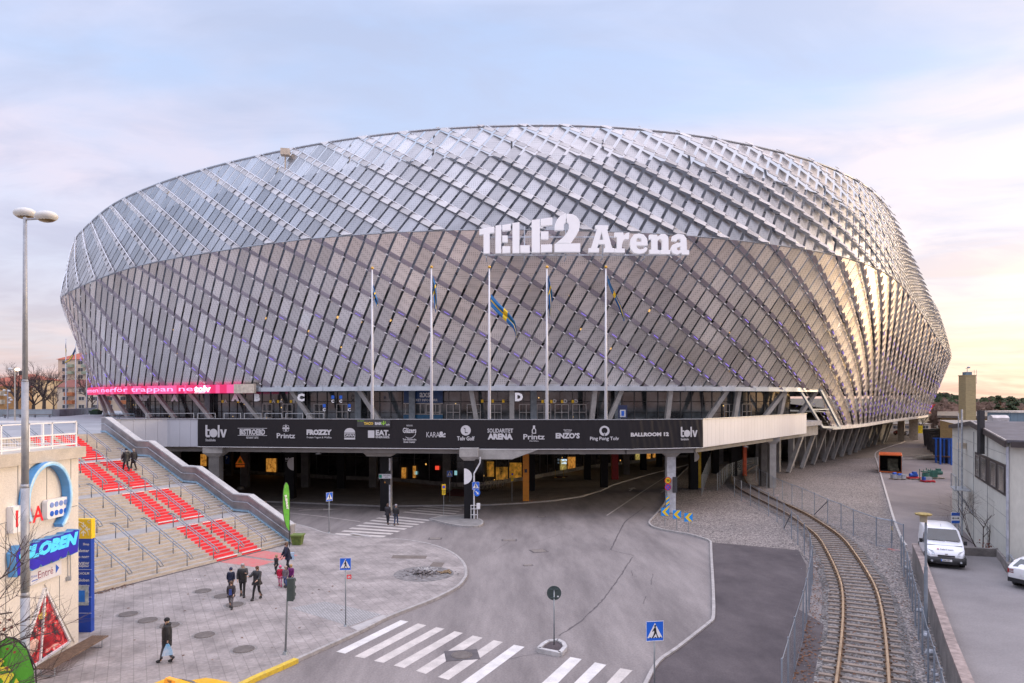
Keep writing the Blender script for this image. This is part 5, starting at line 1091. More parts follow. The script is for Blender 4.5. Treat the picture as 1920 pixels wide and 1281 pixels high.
# bench
b0,b1=P(72,1262,.5),P(160,1219,.5); bt=thing('bench','slatted brown wooden bench in front of the cream wall','bench',((b0.x+b1.x)/2,(b0.y+b1.y)/2,.12)); WD=mat('bench_wood',(.16,.105,.07),.7,var=.25,scale=5)
dv=Vector((0,1,0)); c0=Vector((GX+1.1,24.7,.5)); c1_=Vector((GX+1.1,28.2,.5)); m=MB()
for i in range(7): x=-.3+i*.1; m.bar(c0+Vector((x,0,0)),c1_+Vector((x,0,0)),.06,.05)
m.build('seat_slats',WD,bt)
for D in (25.0,27.9): m=MB(); m.tube([(GX+.85,D,.12),(GX+.85,D,.46),(GX+1.35,D,.46),(GX+1.35,D,.12)],.03,6); m.tube([(GX+.85,D,.13),(GX+1.35,D,.13)],.025,6); m.build('leg',GALV,bt)
# ================= SIGNS AND STREET FURNITURE =================
GP=mat('sign_post_grey',(.30,.33,.35),.45,.5,var=.1); SBK=mat('sign_back_green_grey',(.06,.085,.085),.5,.2,var=.15); SBL=mat('road_sign_blue',(.01,.13,.66),.4,var=.03); SY=mat('road_sign_yellow',(.92,.62,.02),.4,var=.03); SRD=mat('road_sign_red',(.75,.02,.03),.4,var=.03); SBB=mat('sign_bright_blue',(.02,.30,.80),.4,var=.03)
def flatpart(root,name,items,m_,y=-.03,cx=0,cz=0,th=0.004):
    m=MB()
    for it in items:
        if isinstance(it,tuple) and isinstance(it[1],list) and it and isinstance(it[0],list) and it[0] and len(it[0][0])==2 and isinstance(it[1][0],tuple) and len(it[1][0])>2 or (isinstance(it,tuple)): vs,fs=it
        else: vs,fs=fill2d(it)
        m.add([(cx+v[0],y,cz+v[1]) for v in vs],fs)
    return m.build(name,m_,root,local=True)
MAN=[circ(.01,.19,.032,10),[(-.01,.155),(.03,.15),(.045,.06),(.05,.0),(.095,-.12),(.115,-.16),(.085,-.165),(.03,-.03),(-.01,-.09),(-.06,-.165),(-.095,-.16),(-.045,-.07),(-.015,.02),(-.03,.06),(-.065,.02),(-.08,.035),(-.03,.12)]]
def crossing(loc,rz,label,h,s=.6,pole=True,tilt=0,cz=None,group='pedestrian crossing signs'):
    t=thing('crossing_sign',label,'road sign',loc,rz,group)
    if pole: m=MB(); m.tube([(0,0,0),(0,0,h+s*.4)],.03,8); m.build('pole',GP,t,True,local=True); m=MB(); m.cyl(0,0,0,.06,.1,.07); m.build('foot',GP,t,local=True)
    k=s/.6; zc_=h; a=.3*k
    m=MB(); m.box(0,-.035,zc_-a*1.08,2*a,.015,2*a*1.1); m.build('blue_plate',SBL,t,local=True)
    m=MB()
    for x0,x1,z0,z1 in ((-a,a,-a*1.08,-a*1.03),(-a,a,a*1.07,a*1.12),(-a,-a*.96,-a*1.08,a*1.1),(a*.96,a,-a*1.08,a*1.1)): m.box((x0+x1)/2,-.048,zc_+z0,x1-x0,.006,z1-z0)
    m.add([(-a*.88,-.046,zc_-a*.72),(a*.88,-.046,zc_-a*.72),(0,-.046,zc_+a*.92)],[(0,1,2)]); m.build('white_triangle',WHITE,t,local=True)
    flatpart(t,'walking_figure',[[[(u*k*1.15,v*k*1.15-.04*k) for u,v in lp]] for lp in MAN]+[[[(u*k,v*k) for u,v in rc(x,-.215,x+.05,-.19)]] for x in (-.19,-.1,-.01,.08,.17)],BLACK,-.05,0,zc_)
    m=MB(); m.box(0,-.02,zc_-a*.9,2*a*.94,.012,2*a*.98); m.build('back_plate',SBK,t,local=True); return t
def at(px,py,z=0.0): return P(px,py,z)
x=(1227-960)/F*23.4; crossing((x,23.4,0),R(8),'nearest and largest blue pedestrian crossing sign at the bottom right of the road',H+(YH-1183)*23.4/F,.62)
t=crossing(at(648,1174,.12),R(3),'blue pedestrian crossing sign on the plaza corner with a small red number tag',2.18+.6,.5)
m=MB(); m.box(.16,-.03,2.12,.2,.02,.18); m.build('number_tag',SRD,t,local=True); flatpart(t,'tag_number',[fit(text2d('25',1,.03),h=.1)],WHITE,-.045,.16,2.21)
crossing(at(617,999,.12),R(52),'narrow looking angled crossing sign beside the far zebra crossing',2.75,.6)
crossing(((843-960)/F*68.7,68.7,.12),R(10),'dim crossing sign with a yellow top in the shade below the deck',2.75,.55)
# crossing + keep right signs on the downpipe bracket
p=Q(892,911,57.9); crossing((p.x,p.y,0),R(5),'crossing sign fixed to the downpipe of the black column',p.z,.6,pole=False)
def roundsign(loc,rz,label,z,r,kind,pole=True,mats=None,h=None):
    t=thing('round_sign',label,'road sign',loc,rz)
    if pole: m=MB(); m.tube([(0,0,0),(0,0,(h or z+.15))],.03,8); m.build('pole',GP,t,True,local=True)
    y=-.045
    if kind=='back':
        m=MB(); m.disc((0,.045,z),(0,1,0),r,28,0,.012); m.build('plate_back',SBK,t,local=True); m=MB(); m.box(0,-.03,z+.16,.34,.05,.03); m.box(0,-.03,z-.18,.34,.05,.03); m.build('clamp',SBK,t,local=True); m=MB(); m.box(.16,.03,z-.16,.07,.01,.05); m.build('sticker',WHITE,t,local=True)
    if kind=='thirty':
        m=MB(); m.disc((0,y,z),(0,1,0),r,28,0,.012); m.build('red_rim',SRD,t,local=True); m=MB(); m.disc((0,y-.008,z),(0,1,0),r*.78,28,0,.01); m.build('yellow_field',SY,t,local=True); flatpart(t,'number',[fit(text2d('30',1,.05),h=r*.75)],BLACK,y-.016,0,z)
    if kind=='nostop':
        m=MB(); m.disc((0,y,z),(0,1,0),r,28,0,.012); m.build('red_rim',SRD,t,local=True); m=MB(); m.disc((0,y-.008,z),(0,1,0),r*.8,28,0,.01); m.build('blue_field',SBL,t,local=True); m=MB(); m.bar((-r*.58,y-.016,z-r*.58),(r*.58,y-.016,z+r*.58),.01,r*.17); m.bar((-r*.58,y-.019,z+r*.58),(r*.58,y-.019,z-r*.58),.01,r*.17); m.build('red_cross',SRD,t,local=True)
    if kind=='arrow':
        m=MB(); m.disc((0,y,z),(0,1,0),r,28,0,.012); m.build('blue_disc',SBL,t,local=True); c,s=math.cos(R(-45)),math.sin(R(-45)); A=[(-r*.7,-r*.12),(r*.1,-r*.12),(r*.1,-r*.4),(r*.7,0),(r*.1,r*.4),(r*.1,r*.12),(-r*.7,r*.12)]; flatpart(t,'white_arrow',[[[(u*c-v*s,u*s+v*c) for u,v in A]]],WHITE,y-.01,0,z)
    return t
p=Q(893,924,57.9); roundsign((p.x+.05,p.y-.02,0),R(35),'blue keep right arrow sign below the crossing sign on the downpipe',p.z,.3,'arrow',False)
roundsign(at(1039,1209,.12),R(0),'back of a round road sign on a grey pole standing in the traffic refuge',H+(YH-1116)*28.4/F,.3,'back')
p=Q(1252,901,61.9); roundsign((p.x,p.y,0),R(8),'round yellow speed sign reading 30 with a red rim',p.z,.31,'thirty',True); p=Q(1252,913.6,61.9); roundsign((p.x,p.y-.0,0),R(8),'round blue no stopping sign with a red cross below the 30 sign',p.z,.3,'nostop',False)
p=Q(1258,905,61.7); m=MB(); m.box(p.x+.35,p.y,p.z-.9,.35,.3,1.4); tag(m.build('control_box',ANTH),'black control box on the white column behind the speed sign','box')
for px,py,D,py0,lab in ((1247,959.5,55.3,988,'leftmost of the three blue and yellow chevron signs'),(1269,964.5,53.8,995,'middle one of the three blue and yellow chevron signs'),(1290.5,970,52.9,999,'rightmost of the three blue and yellow chevron signs')):
    p=Q(px,py,D); t=thing('chevron_sign',lab,'road sign',(p.x,p.y,.05),R(6),'chevron signs on the gravel corner'); z=p.z-.05; m=MB(); m.tube([(0,0,0),(0,0,z)],.025,6); m.build('pole',GP,t,local=True); m=MB(); m.box(0,-.04,z-.33,.66,.015,.66); m.build('blue_plate',SBB,t,local=True)
    flatpart(t,'yellow_chevron',[[[(-.27,0),(.05,.32),(.31,.32),(0,0),(.31,-.32),(.05,-.32)]]],SY,-.052,0,z)
p=Q(1252,944,61.6); t=thing('marker_board','narrow upright marker board striped blue and yellow on the white column','road sign',(p.x,p.y,0)); m=MB(); m.box(p.x,p.y,p.z-.65,.32,.02,1.3); m.build('blue_board',SBB,t)
m=MB()
for i in range(3): z0=-.6+i*.42; vs=[(-.155,z0),(.155,z0+.25),(.155,z0+.45),(-.155,z0+.2)]; m.add([(p.x+a,p.y-.013,p.z+b_) for a,b_ in vs],[(0,1,2,3)])
m.build('yellow_stripe',SY,t)
def yellowsign(px,py,D,lab,base=0,rz=0):
    p=Q(px,py,D); t=thing('parking_sign',lab,'road sign',(p.x,p.y,base),rz,'yellow parking notices'); z=p.z-base; m=MB(); m.tube([(0,0,0),(0,0,z+.4)],.025,6); m.build('pole',GP,t,local=True); m=MB(); m.box(0,-.03,z-.0,.34,.015,.52); m.box(0,-.03,z-.42,.3,.015,.38); m.build('yellow_plate',SY,t,local=True)
    m=MB(); m.disc((0,-.045,z+.28),(0,1,0),.14,16,0,.008); m.build('red_rim',SRD,t,local=True); m=MB(); m.disc((0,-.051,z+.28),(0,1,0),.11,16,0,.008); m.build('blue_field',SBL,t,local=True)
    m=MB(); m.box(0,-.045,z-.12,.2,.006,.03); m.box(0,-.045,z-.2,.22,.006,.03); m.box(0,-.045,z-.3,.16,.006,.03); m.build('print',BLACK,t,local=True)
yellowsign(832,919,60,'yellow parking notice on a thin pole left of the black column',.14,R(10)); yellowsign(960,894.5,68.7,'yellow parking notice near the orange column in the shade',.12,R(40))
t=thing('direction_sign','white direction sign with a green square on the black and white column','sign',Q(722,893,63)); p=Q(722,893,63); m=MB(); m.box(p.x,p.y,p.z-.22,1.15,.03,.42); m.build('board',mat('board_white',(.66,.66,.7)),t); m=MB(); m.box(p.x-.42,p.y-.02,p.z-.16,.26,.01,.3); m.build('green_mark',mat('mark_green',(.02,.3,.2),.5),t); m=MB(); put2d(m,fit(text2d('TELE2 ARENA',1,.02),w=.65),(p.x+.15,p.y-.02,p.z+.08),(1,0,0),(0,0,1)); put2d(m,fit(text2d('ENTRÉ',1,.02),w=.3),(p.x+.15,p.y-.02,p.z-.08),(1,0,0),(0,0,1)); m.build('lettering',BLACK,t)
t=thing('warning_sign','orange triangular warning sign on a stone foot deep under the deck','road sign',(Q(451,862,78).x,78,.12)); p=Q(451,862,78); m=MB(); m.bar((p.x,78,.12),(p.x,78,p.z),.05); m.build('pole',GP,t); m=MB(); m.add([(p.x-.55,77.9,p.z-.5),(p.x+.55,77.9,p.z-.5),(p.x,77.9,p.z+.45)],[(0,1,2)]); m.add([(p.x-.5,77.9,p.z-.85),(p.x+.5,77.9,p.z-.85),(p.x+.5,77.9,p.z-.58),(p.x-.5,77.9,p.z-.58)],[(0,1,2,3)]); m.build('orange_plate',mat('warn_orange',(.85,.18,.02),.5,emit=.15),t); m=MB(); m.add([(p.x-.3,77.88,p.z-.38),(p.x+.3,77.88,p.z-.38),(p.x,77.88,p.z+.15)],[(0,1,2)]); m.build('yellow_field',SY,t); m=MB(); m.cyl(p.x,78,.1,.45,.5,.3,10); m.build('stone_foot',CONC,t)
p=Q(430,861,80); m=MB(); m.box(p.x,79.4,p.z-.5,.5,.03,1.0); t=m.build('parking_plate',mat('dim_blue',(.01,.06,.25),.5)); tag(t,'blue parking sign with a white P deep under the deck on the left','road sign'); m=MB(); put2d(m,fit(text2d('P',1,.04),h=.35),(p.x,79.37,p.z+.22),(1,0,0),(0,0,1)); m.build('letter',WHITE,t)
# pole plate at far parking
# traffic light seen from behind
p=at(535,1227,.12); t=thing('traffic_light','traffic light seen from behind on a slender pole at the plaza edge','traffic light',p); m=MB(); m.tube([(0,0,0),(.07,0,2.05),(.12,0,3.0)],[.045,.04,.035],8); m.build('pole',GP,t,True,local=True); m=MB(); m.cyl(0,0,0,.12,.12,.08); m.build('foot',GP,t,local=True)
for k in range(3):
    m=MB(); z=2.16+k*.29; m.box(.22,.08,z,.24,.16,.27); m.tube([(.22,.16,z+.13),(.22,.36,z+.13)],.1,10,caps=False); m.build('lamp_housing',SBK,t,local=True)
m=MB(); m.box(.2,-.02,2.12,.26,.04,.9); m.build('back_board',SBK,t,local=True)
# feather flags
GRN_=mat('feather_green',(.10,.42,.03),.6,var=.15,scale=3)
def feather(o,W_,Hh,rz,label,txt,mirror=1,tang=0,base=0):
    t=thing('feather_flag',label,'flag',o,rz,'green feather flags'); m=MB(); H0=base
    m.tube([(0,0,0),(0,0,H0+Hh*.55),(-W_*.03,0,H0+Hh*.8),(-W_*.25,0,H0+Hh*.96),(-W_*.55,0,H0+Hh)],[.022,.02,.016,.012,.01],6); m.build('pole',BLACK,t,True,local=True)
    L=[(-.02,0)]+[(-.02,i/10*.62) for i in range(1,11)]+[(-.06,.78),(-.2,.92),(-.42,.99),(-.58,1.0),(-.76,.955),(-.9,.86),(-.985,.72),(-1,.6),(-.96,.45),(-.82,.28),(-.5,.1)]
    vs,fs=fill2d([[(u*W_,v*Hh) for u,v in L]]); m=MB(); m.add([(v[0],.03*math.sin(v[0]*9),H0+v[1]) for v in vs],fs); m.build('cloth',GRN_,t,local=True)
    m=MB(); m.tube([(u*W_,.0,H0+v*Hh) for u,v in L[11:]],.018,5); m.build('dark_hem',BLACK,t,local=True)
    for i,(s,mm,off) in enumerate(txt):
        vf=fit(text2d(s,1,.06,1.0,.15),h=W_*.33); an=R(tang); m=MB(); c,sn=math.cos(an),math.sin(an)
        for yy in (-.045,.045): m.add([(off[0]*W_+mirror*(v[0]*c)-v[1]*sn*1,yy,H0+off[1]*Hh+v[0]*sn+v[1]*c*1) if True else 0 for v in vf[0]],vf[1])
        m.build('lettering',mm,t,local=True)
FW=mat('lettering_white',(.75,.75,.75),.6); FY=mat('lettering_yellow',(.85,.72,.05),.6)
D_=17.5; feather(((66-960)/F*D_+.05,D_,0),1.3,3.9,0,'large green teardrop advertising flag close by at the lower left',[('SUB',FW,(-.3,.5)),('WAY',FY,(-.62,.75))],1,-55,.25)
p=at(543,1026,.12); feather(p,.62,3.4,R(62),'slim green feather flag beside the foot of the stair wall',[('SUBWAY',FW,(-.5,.6))],1,-80,1.1)
# green planter tub
p=at(558,1021,.12); t=thing('planter_tub','green slatted planter tub beside the foot of the staircase wall','planter',p); m=MB(); 
def frust(mb,x,y,z0,z1,a0,b0,a1,b1): mb.add([(x-a0,y-b0,z0),(x+a0,y-b0,z0),(x+a0,y+b0,z0),(x-a0,y+b0,z0),(x-a1,y-b1,z1),(x+a1,y-b1,z1),(x+a1,y+b1,z1),(x-a1,y+b1,z1)],[(3,2,1,0),(4,5,6,7),(0,1,5,4),(1,2,6,5),(2,3,7,6),(3,0,4,7)])
frust(m,0,0,0,.42,.28,.28,.34,.34); frust(m,0,0,.43,.62,.345,.345,.37,.37); m.build('tub',mat('tub_green',(.11,.16,.03),.7,var=.2,scale=5),t,local=True); m=MB(); frust(m,0,0,.63,.72,.42,.42,.42,.42); m.build('rim',mat('rim_green',(.15,.21,.05),.7),t,local=True)
# tall street lamp
D_=18.0; x=(47-960)/F*D_; zt=H+(YH-408)*D_/F; t=thing('street_lamp','tall grey tapered lamp post with two heads close to the camera on the left','street lamp',(x,D_,0)); LG_=mat('lamp_post_grey',(.34,.355,.385),.5,.3,var=.12,scale=4,fine=.08)
m=MB(); m.tube([(x,D_,0),(x,D_,H+(YH-1120)*D_/F)],[.115,.108],16); m.tube([(x,D_,H+(YH-1120)*D_/F),(x,D_,H+(YH-1108)*D_/F)],[.108,.088],16); m.tube([(x,D_,H+(YH-1110)*D_/F),(x,D_,H+(YH-915)*D_/F)],[.102,.1],16); m.tube([(x,D_,H+(YH-915)*D_/F),(x,D_,H+(YH-908)*D_/F)],[.1,.092],16); m.tube([(x,D_,H+(YH-910)*D_/F),(x,D_,H+(YH-716)*D_/F)],[.088,.083],16); m.tube([(x,D_,H+(YH-716)*D_/F),(x,D_,H+(YH-712)*D_/F)],[.083,.068],16); m.tube([(x,D_,H+(YH-713)*D_/F),(x,D_,zt)],[.066,.045],16); m.build('post',LG_,t,True)
for i,(px0,px1,py) in enumerate(((27,66,402),(66,108,408))):
    c=Q((px0+px1)/2,py,D_+(-.1 if i else .2)); m=MB(); m.sphere(c+Vector((0,0,.03)),.29,18,10,0,(1,.75,.5)); m.build('lamp_head',mat('lamp_shell',(.62,.62,.6),.4,var=.08),t,True); m=MB(); m.sphere(c+Vector((0,0,-.03)),.235,16,8,0,(1,.72,.42)); m.build('lens',mat('amber_lens',(.22,.14,.05),.2,var=.4,scale=6),t,True)
    m=MB(); m.tube([(x,D_,zt-.05),(c.x,c.y,c.z-.02)],.03,6); m.build('arm',LG_,t)
# twigs reaching in from the left
def branch(mb,p,d,L,r,dep,spread=.55,n=3,sides=4,droop=0,rng=random):
    q=p; dd=d.normalized(); pts=[p]; rs=[r]; seg=3
    for i in range(seg):
        dd=(dd+Vector((rng.uniform(-1,1),rng.uniform(-1,1),rng.uniform(-1,1)-droop))*.16).normalized(); q=q+dd*L/seg; pts.append(q); rs.append(r*(1-.5*(i+1)/seg))
    mb.tube(pts,rs,sides,0,False)
    if dep<=0: return
    for i in range(n):
        t=rng.uniform(.35,1.0); k=min(int(t*seg),seg-1); b=pts[k].lerp(pts[k+1],t*seg-k)
        v=Vector((rng.gauss(0,1),rng.gauss(0,1),rng.gauss(0,.8)+.15)).normalized(); nd=(dd*(1-spread)+v*spread+Vector((0,0,.12))).normalized()
        branch(mb,b,nd,L*rng.uniform(.55,.8),r*.52,dep-1,spread,n,sides if dep>2 else 3,droop,rng)
BARK=mat('bark',(.10,.078,.066),.9,var=.3,scale=6); TW=mat('twig',(.085,.06,.055),.9,var=.3)
rg=random.Random(5); t=thing('bare_tree','bare twiggy tree whose branches reach in at the left edge below the lamp','tree',(-12.6,15.5,0)); m=MB(); m.tube([(-12.6,15.5,0),(-12.5,15.5,3.5)],[.13,.07],8); m.build('trunk',BARK,t)
m=MB()
for z,dx,dz in ((3.0,.9,.9),(3.4,.7,1.2),(4.4,1.0,.5),(5.2,.9,.75),(5.6,.8,1.0),(4.9,1.1,.1)):
    branch(m,Vector((-12.5,15.5,z)),Vector((dx,rg.uniform(-.3,.3),dz*.6)),1.25,.028,3,.5,4,4,0,rg)
m.tube([(-12.5,15.5,3.4),(-12.55,15.5,5.8)],[.07,.03],6); m.build('branches',TW,t)
m=MB()
for i in range(14):
    p=Vector((-12.5+rg.uniform(.2,1.2),15.5+rg.uniform(-.3,.3),rg.uniform(4.0,5.2))); m.disc(p,(rg.random(),-1,rg.random()),.035,5,0,.004)
m.build('dead_leaves',mat('dead_leaf',(.18,.05,.03),.9),t)
# ================= PEOPLE =================
def skin_mesh(nodes,edges,root=0,sub=1):
    me=bpy.data.meshes.new('s'); me.from_pydata([n[0] for n in nodes],edges,[]); o=bpy.data.objects.new('s',me); COL.objects.link(o)
    md=o.modifiers.new('k','SKIN'); md.use_smooth_shade=True; me.skin_vertices[0].data[root].use_root=True
    for i,n in enumerate(nodes):
        r=n[1]; me.skin_vertices[0].data[i].radius=(r,r) if not hasattr(r,'__len__') else r
    if sub: s=o.modifiers.new('u','SUBSURF'); s.levels=sub; s.render_levels=sub
    dg=bpy.context.evaluated_depsgraph_get(); ev=o.evaluated_get(dg); r=bpy.data.meshes.new_from_object(ev); bpy.data.objects.remove(o); return r
def mkpart(me,name,mt,parent):
    me.name=name; me.materials.clear(); me.materials.append(mt); o=bpy.data.objects.new(name,me); COL.objects.link(o); o.parent=parent; return o
SKIN=mat('skin',(.52,.33,.25),.6,var=.06)
def cmat(c,r=.8): return mat('cloth_%02x%02x%02x'%tuple(int(max(0,min(1,v))*255) for v in c),c,r,var=.25,scale=9,bump=.4,bscale=25)
def person(loc,h,face,label,top,leg,shoe=(.015,.015,.017),hair=(.1,.05,.03),hat=None,stride=.5,phase=1,skirt=0,coat=.45,arms=(.25,-.25),elb=(.25,.25),lean=0,hood=None,kid=False,bag=None,scarf=None,stripe=None,bulk=1.0,group=None,fur=None):
    bulk*=1.1
    t=thing('person',label,'person',loc,face,group); s=h/1.75; K=1.18 if kid else 1.0
    hip=.92*s; kn=.49*s; sh=1.42*s; nk=1.49*s; hd=1.62*s
    if kid: hip,kn,sh,nk,hd=.86*s,.45*s,1.34*s,1.40*s,1.56*s
    L=stride*s*.42; ly=lean*s
    def fwd(y,z): return Vector((0,-y,z))     # the figure looks along -Y
    pel=Vector((0,0,hip)); chest=Vector((0,-ly*.6,(hip+sh)/2+.08*s)); neck=Vector((0,-ly,nk)); headc=Vector((0,-ly*1.12-.01*s,hd))
    J={}
    for sd in (1,-1):
        f=phase*sd; ft=Vector((sd*.09*s,-L*f,.08*s if f>0 else .10*s)); k=Vector((sd*.095*s,-L*f*.45-.05*s-(.03*s if f<0 else 0),kn)); hp=Vector((sd*.09*s,0,hip-.02*s)); toe=ft+Vector((sd*.02*s,-.16*s,-.035*s))
        shd=Vector((sd*.19*s,-ly,sh)); a=arms[0] if sd>0 else arms[1]; e_=elb[0] if sd>0 else elb[1]
        el=shd+Vector((sd*.05*s,-math.sin(a)*.28*s,-math.cos(a)*.28*s)); wr_=el+Vector((-sd*.02*s,-math.sin(a+e_)*.25*s,-math.cos(a+e_)*.25*s)); J[sd]=(hp,k,ft,toe,shd,el,wr_)
    # body: one continuous skin
    nodes=[(pel,(.15*s,.10*s)),(chest,(.15*s,.11*s)),(neck,.05*s),(headc+Vector((0,.0,-.04*s)),.068*s*K),(headc+Vector((0,.005*s,.05*s)),.084*s*K)]; edges=[(0,1),(1,2),(2,3),(3,4)]
    for sd in (1,-1):
        hp,k,ft,toe,shd,el,wr_=J[sd]; b=len(nodes)
        nodes+=[(hp,.085*s),(k,.056*s),(ft,.042*s),(toe,.032*s),(shd,.058*s),(el,.044*s),(wr_,.028*s),(wr_+(wr_-el).normalized()*.08*s,.034*s)]
        edges+=[(0,b),(b,b+1),(b+1,b+2),(b+2,b+3),(1,b+4),(b+4,b+5),(b+5,b+6),(b+6,b+7)]
    me=skin_mesh(nodes,edges); bm=bmesh.new(); bm.from_mesh(me)
    mb=MB()
    for sd in (1,-1):
        hp,k,ft,toe,shd,el,wr_=J[sd]; d=(wr_-el).normalized(); pc=wr_+d*.07*s
        for i in range(4):
            o_=Vector((0,(i-1.5)*.019*s,0)); ln2=(.06,.07,.075,.062)[3-i]*s; mb.tube([pc+o_,pc+o_+d*ln2*.6,pc+o_+d*ln2+Vector((-sd*.012*s,0,0))],[.010*s,.009*s,.007*s],5)
        mb.tube([wr_+d*.03*s,wr_+d*.06*s+Vector((-sd*.01*s,-.03*s,0)),wr_+d*.1*s+Vector((-sd*.012*s,-.038*s,0))],[.012*s,.011*s,.008*s],5)
    # nose and ears
    hc=headc; mb.tube([hc+Vector((0,-.07*s*K,.015*s)),hc+Vector((0,-.102*s*K,-.012*s))],[.008*s,.014*s],5)
    for sd in (1,-1): mb.sphere(hc+Vector((sd*.085*s*K,.005*s,.0)),.022*s,6,4,0,(.5,1,1.3))
    vsl=[bm.verts.new(v) for v in mb.v]
    for f in mb.f:
        try: bm.faces.new([vsl[i] for i in f])
        except Exception: pass
    bm.to_mesh(me); bm.free(); mkpart(me,'body',SKIN,t)
    m=MB(); 
    for sd in (1,-1): m.sphere(hc+Vector((sd*.03*s,-.078*s*K,.02*s)),.009*s,6,4)
    m.build('eyes',BLACK,t,local=True); m=MB(); m.box(0,(hc.y-.078*s*K),hc.z-.05*s,.04*s,.012*s,.008*s); m.build('mouth',mat('lips',(.35,.12,.1),.6),t,local=True)
    # trousers
    nodes=[(pel+Vector((0,0,.02*s)),(.165*s,.125*s))]; edges=[]
    for sd in (1,-1):
        hp,k,ft,*_=J[sd]; b=len(nodes); nodes+=[(hp+Vector((0,0,-.04*s)),.098*s),(k,.068*s),(ft+Vector((0,0,.06*s)),.054*s)]; edges+=[(0,b),(b,b+1),(b+1,b+2)]
    mkpart(skin_mesh(nodes,edges),'trousers',cmat(leg),t)
    for sd in (1,-1):
        hp,k,ft,toe,*_=J[sd]; mkpart(skin_mesh([(ft+Vector((0,.03*s,-.01*s)),.066*s),(toe+Vector((0,-.03*s,.01*s)),.056*s),(ft+Vector((0,0,.14*s)),.064*s)],[(0,1),(0,2)]),'boot',cmat(shoe,.5),t)
    # coat: torso, skirt, sleeves
    hem=hip-coat*s*.55; B_=bulk
    nodes=[(Vector((0,-ly*.2,hip+.05*s)),(.185*s*B_,.145*s*B_)),(Vector((0,0,hem+.06*s)),((.19+skirt)*s*B_,(.15+skirt)*s*B_)),(chest,(.185*s*B_,.15*s*B_)),(Vector((0,-ly*.9,sh+.0*s)),(.14*s*B_,.11*s*B_)),(neck+Vector((0,0,.0)),.078*s)]
    edges=[(0,1),(0,2),(2,3),(3,4)]
    for sd in (1,-1):
        shd,el,wr_=J[sd][4:]; b=len(nodes); nodes+=[(shd+Vector((-sd*.01*s,0,0)),.078*s*B_),(el,.064*s*B_),(wr_-(wr_-el)*.08,.05*s*B_)]; edges+=[(3,b),(b,b+1),(b+1,b+2)]
    jk=mkpart(skin_mesh(nodes,edges),'coat',cmat(top,.55 if max(top)<.04 else .8),t)
    if stripe:
        m=MB()
        for i in range(5): m.box(0,(-ly*.5-.155*s*B_),hip+.02*s+i*.075*s,.16*s,.03*s,.035*s)
        m.build('striped_shirt',cmat(stripe),t,local=True)
    if hood is not None:
        m=MB(); m.sphere(neck+Vector((0,.06*s,.01*s)),.13*s,10,6,0,(1.1,.8,.6)); m.build('hood',cmat(hood),t,True,local=True)
    if fur is not None:
        m=MB(); m.tube([neck+Vector((math.cos(a)*.13*s,.03*s+math.sin(a)*.1*s,.0)) for a in np.linspace(0,6.28,14)],.04*s,6,caps=False); m.build('fur_collar',cmat(fur),t,True,local=True)
    if scarf: m=MB(); m.tube([neck+Vector((math.cos(a)*.07*s,math.sin(a)*.06*s,.01*s)) for a in np.linspace(0,6.28,12)],.035*s,6,caps=False); m.build('scarf',cmat(scarf),t,True,local=True)
    # hair / hat
    m=MB(); m.sphere(hc+Vector((0,.018*s,.035*s)),.098*s*K,14,9,0,(1,1.05,1.0))
    if hair is not None and not hat: 
        m.sphere(hc+Vector((0,.05*s,-.03*s)),.085*s*K,12,8,0,(1.05,.7,1.25)); m.build('hair',cmat(hair,.7),t,True,local=True)
    else:
        m=MB(); m.sphere(hc+Vector((0,.01*s,.055*s)),.102*s*K,14,9,0,(1,1.08,.9)); m.tube([hc+Vector((0,.012*s,.03*s)),hc+Vector((0,.012*s,.07*s))],[.103*s*K,.104*s*K],14)
        if kid: m.sphere(hc+Vector((0,.01*s,.165*s)),.035*s,8,5)
        m.build('hat',cmat(hat),t,True,local=True)
        if hair is not None: m=MB(); m.sphere(hc+Vector((0,.045*s,-.04*s)),.08*s*K,12,8,0,(1.08,.6,1.1)); m.build('hair',cmat(hair,.7),t,True,local=True)
    return t,J,s
BKC=(.014,.014,.017); NV=(.012,.018,.05)
def ppos(px,py,z=.12): return P(px,py,z)
t,J,s_=person(ppos(313,1242),1.72,R(-62),'lone walker in a long black puffer coat and black hat carrying a plastic bag',BKC,(.10,.10,.12),hair=(.45,.33,.2),hat=(.012,.012,.014),stride=.5,phase=-1,coat=.8,arms=(-.15,.1),bulk=1.25,hood=BKC)
m=MB(); w=J[1][6]+Vector((0,0,-.1)); vs,fs=fill2d([[(-.05,.0),(.05,.0),(.13,-.18),(.2,-.42),(-.2,-.42),(-.13,-.18)]],.05); m.add([(w.x+.05+v[2],w.y+v[0],w.z+v[1]) for v in vs],fs); bagm=mat('carrier_bag',(.62,.66,.72),.45,col2=(.08,.35,.62),scale=3.2)
Wm=t.matrix_basis; m2=MB(); m2.v=[tuple(Wm@Vector(v)) for v in m.v]; m2.f=m.f; m2.m=m.m; tag(m2.build('carrier_bag',bagm),'white and blue plastic carrier bag in the hand of the lone walker','bag')
person(ppos(433,1110),1.32,R(20),'boy in a navy jacket and dark blue bobble hat beside the woman in grey',NV,(.02,.02,.03),hat=(.01,.02,.07),kid=True,stride=.3,coat=.2,scarf=(.5,.5,.5))
person(ppos(433.5,1141),1.38,R(8),'bareheaded boy in an open dark jacket and blue striped shirt, walking in front',(.045,.035,.04),(.12,.11,.12),hair=(.09,.05,.03),kid=True,stride=.55,coat=.25,stripe=(.08,.14,.5),arms=(.5,-.3),bulk=1.05)
person(ppos(455,1119),1.72,R(12),'woman in a black parka with a fur hood and a pale knitted hat',BKC,(.012,.012,.015),hat=(.33,.30,.29),hair=(.3,.22,.15),stride=.4,coat=.5,fur=(.3,.26,.22),arms=(.7,.2),elb=(1.3,.3),bulk=1.1)
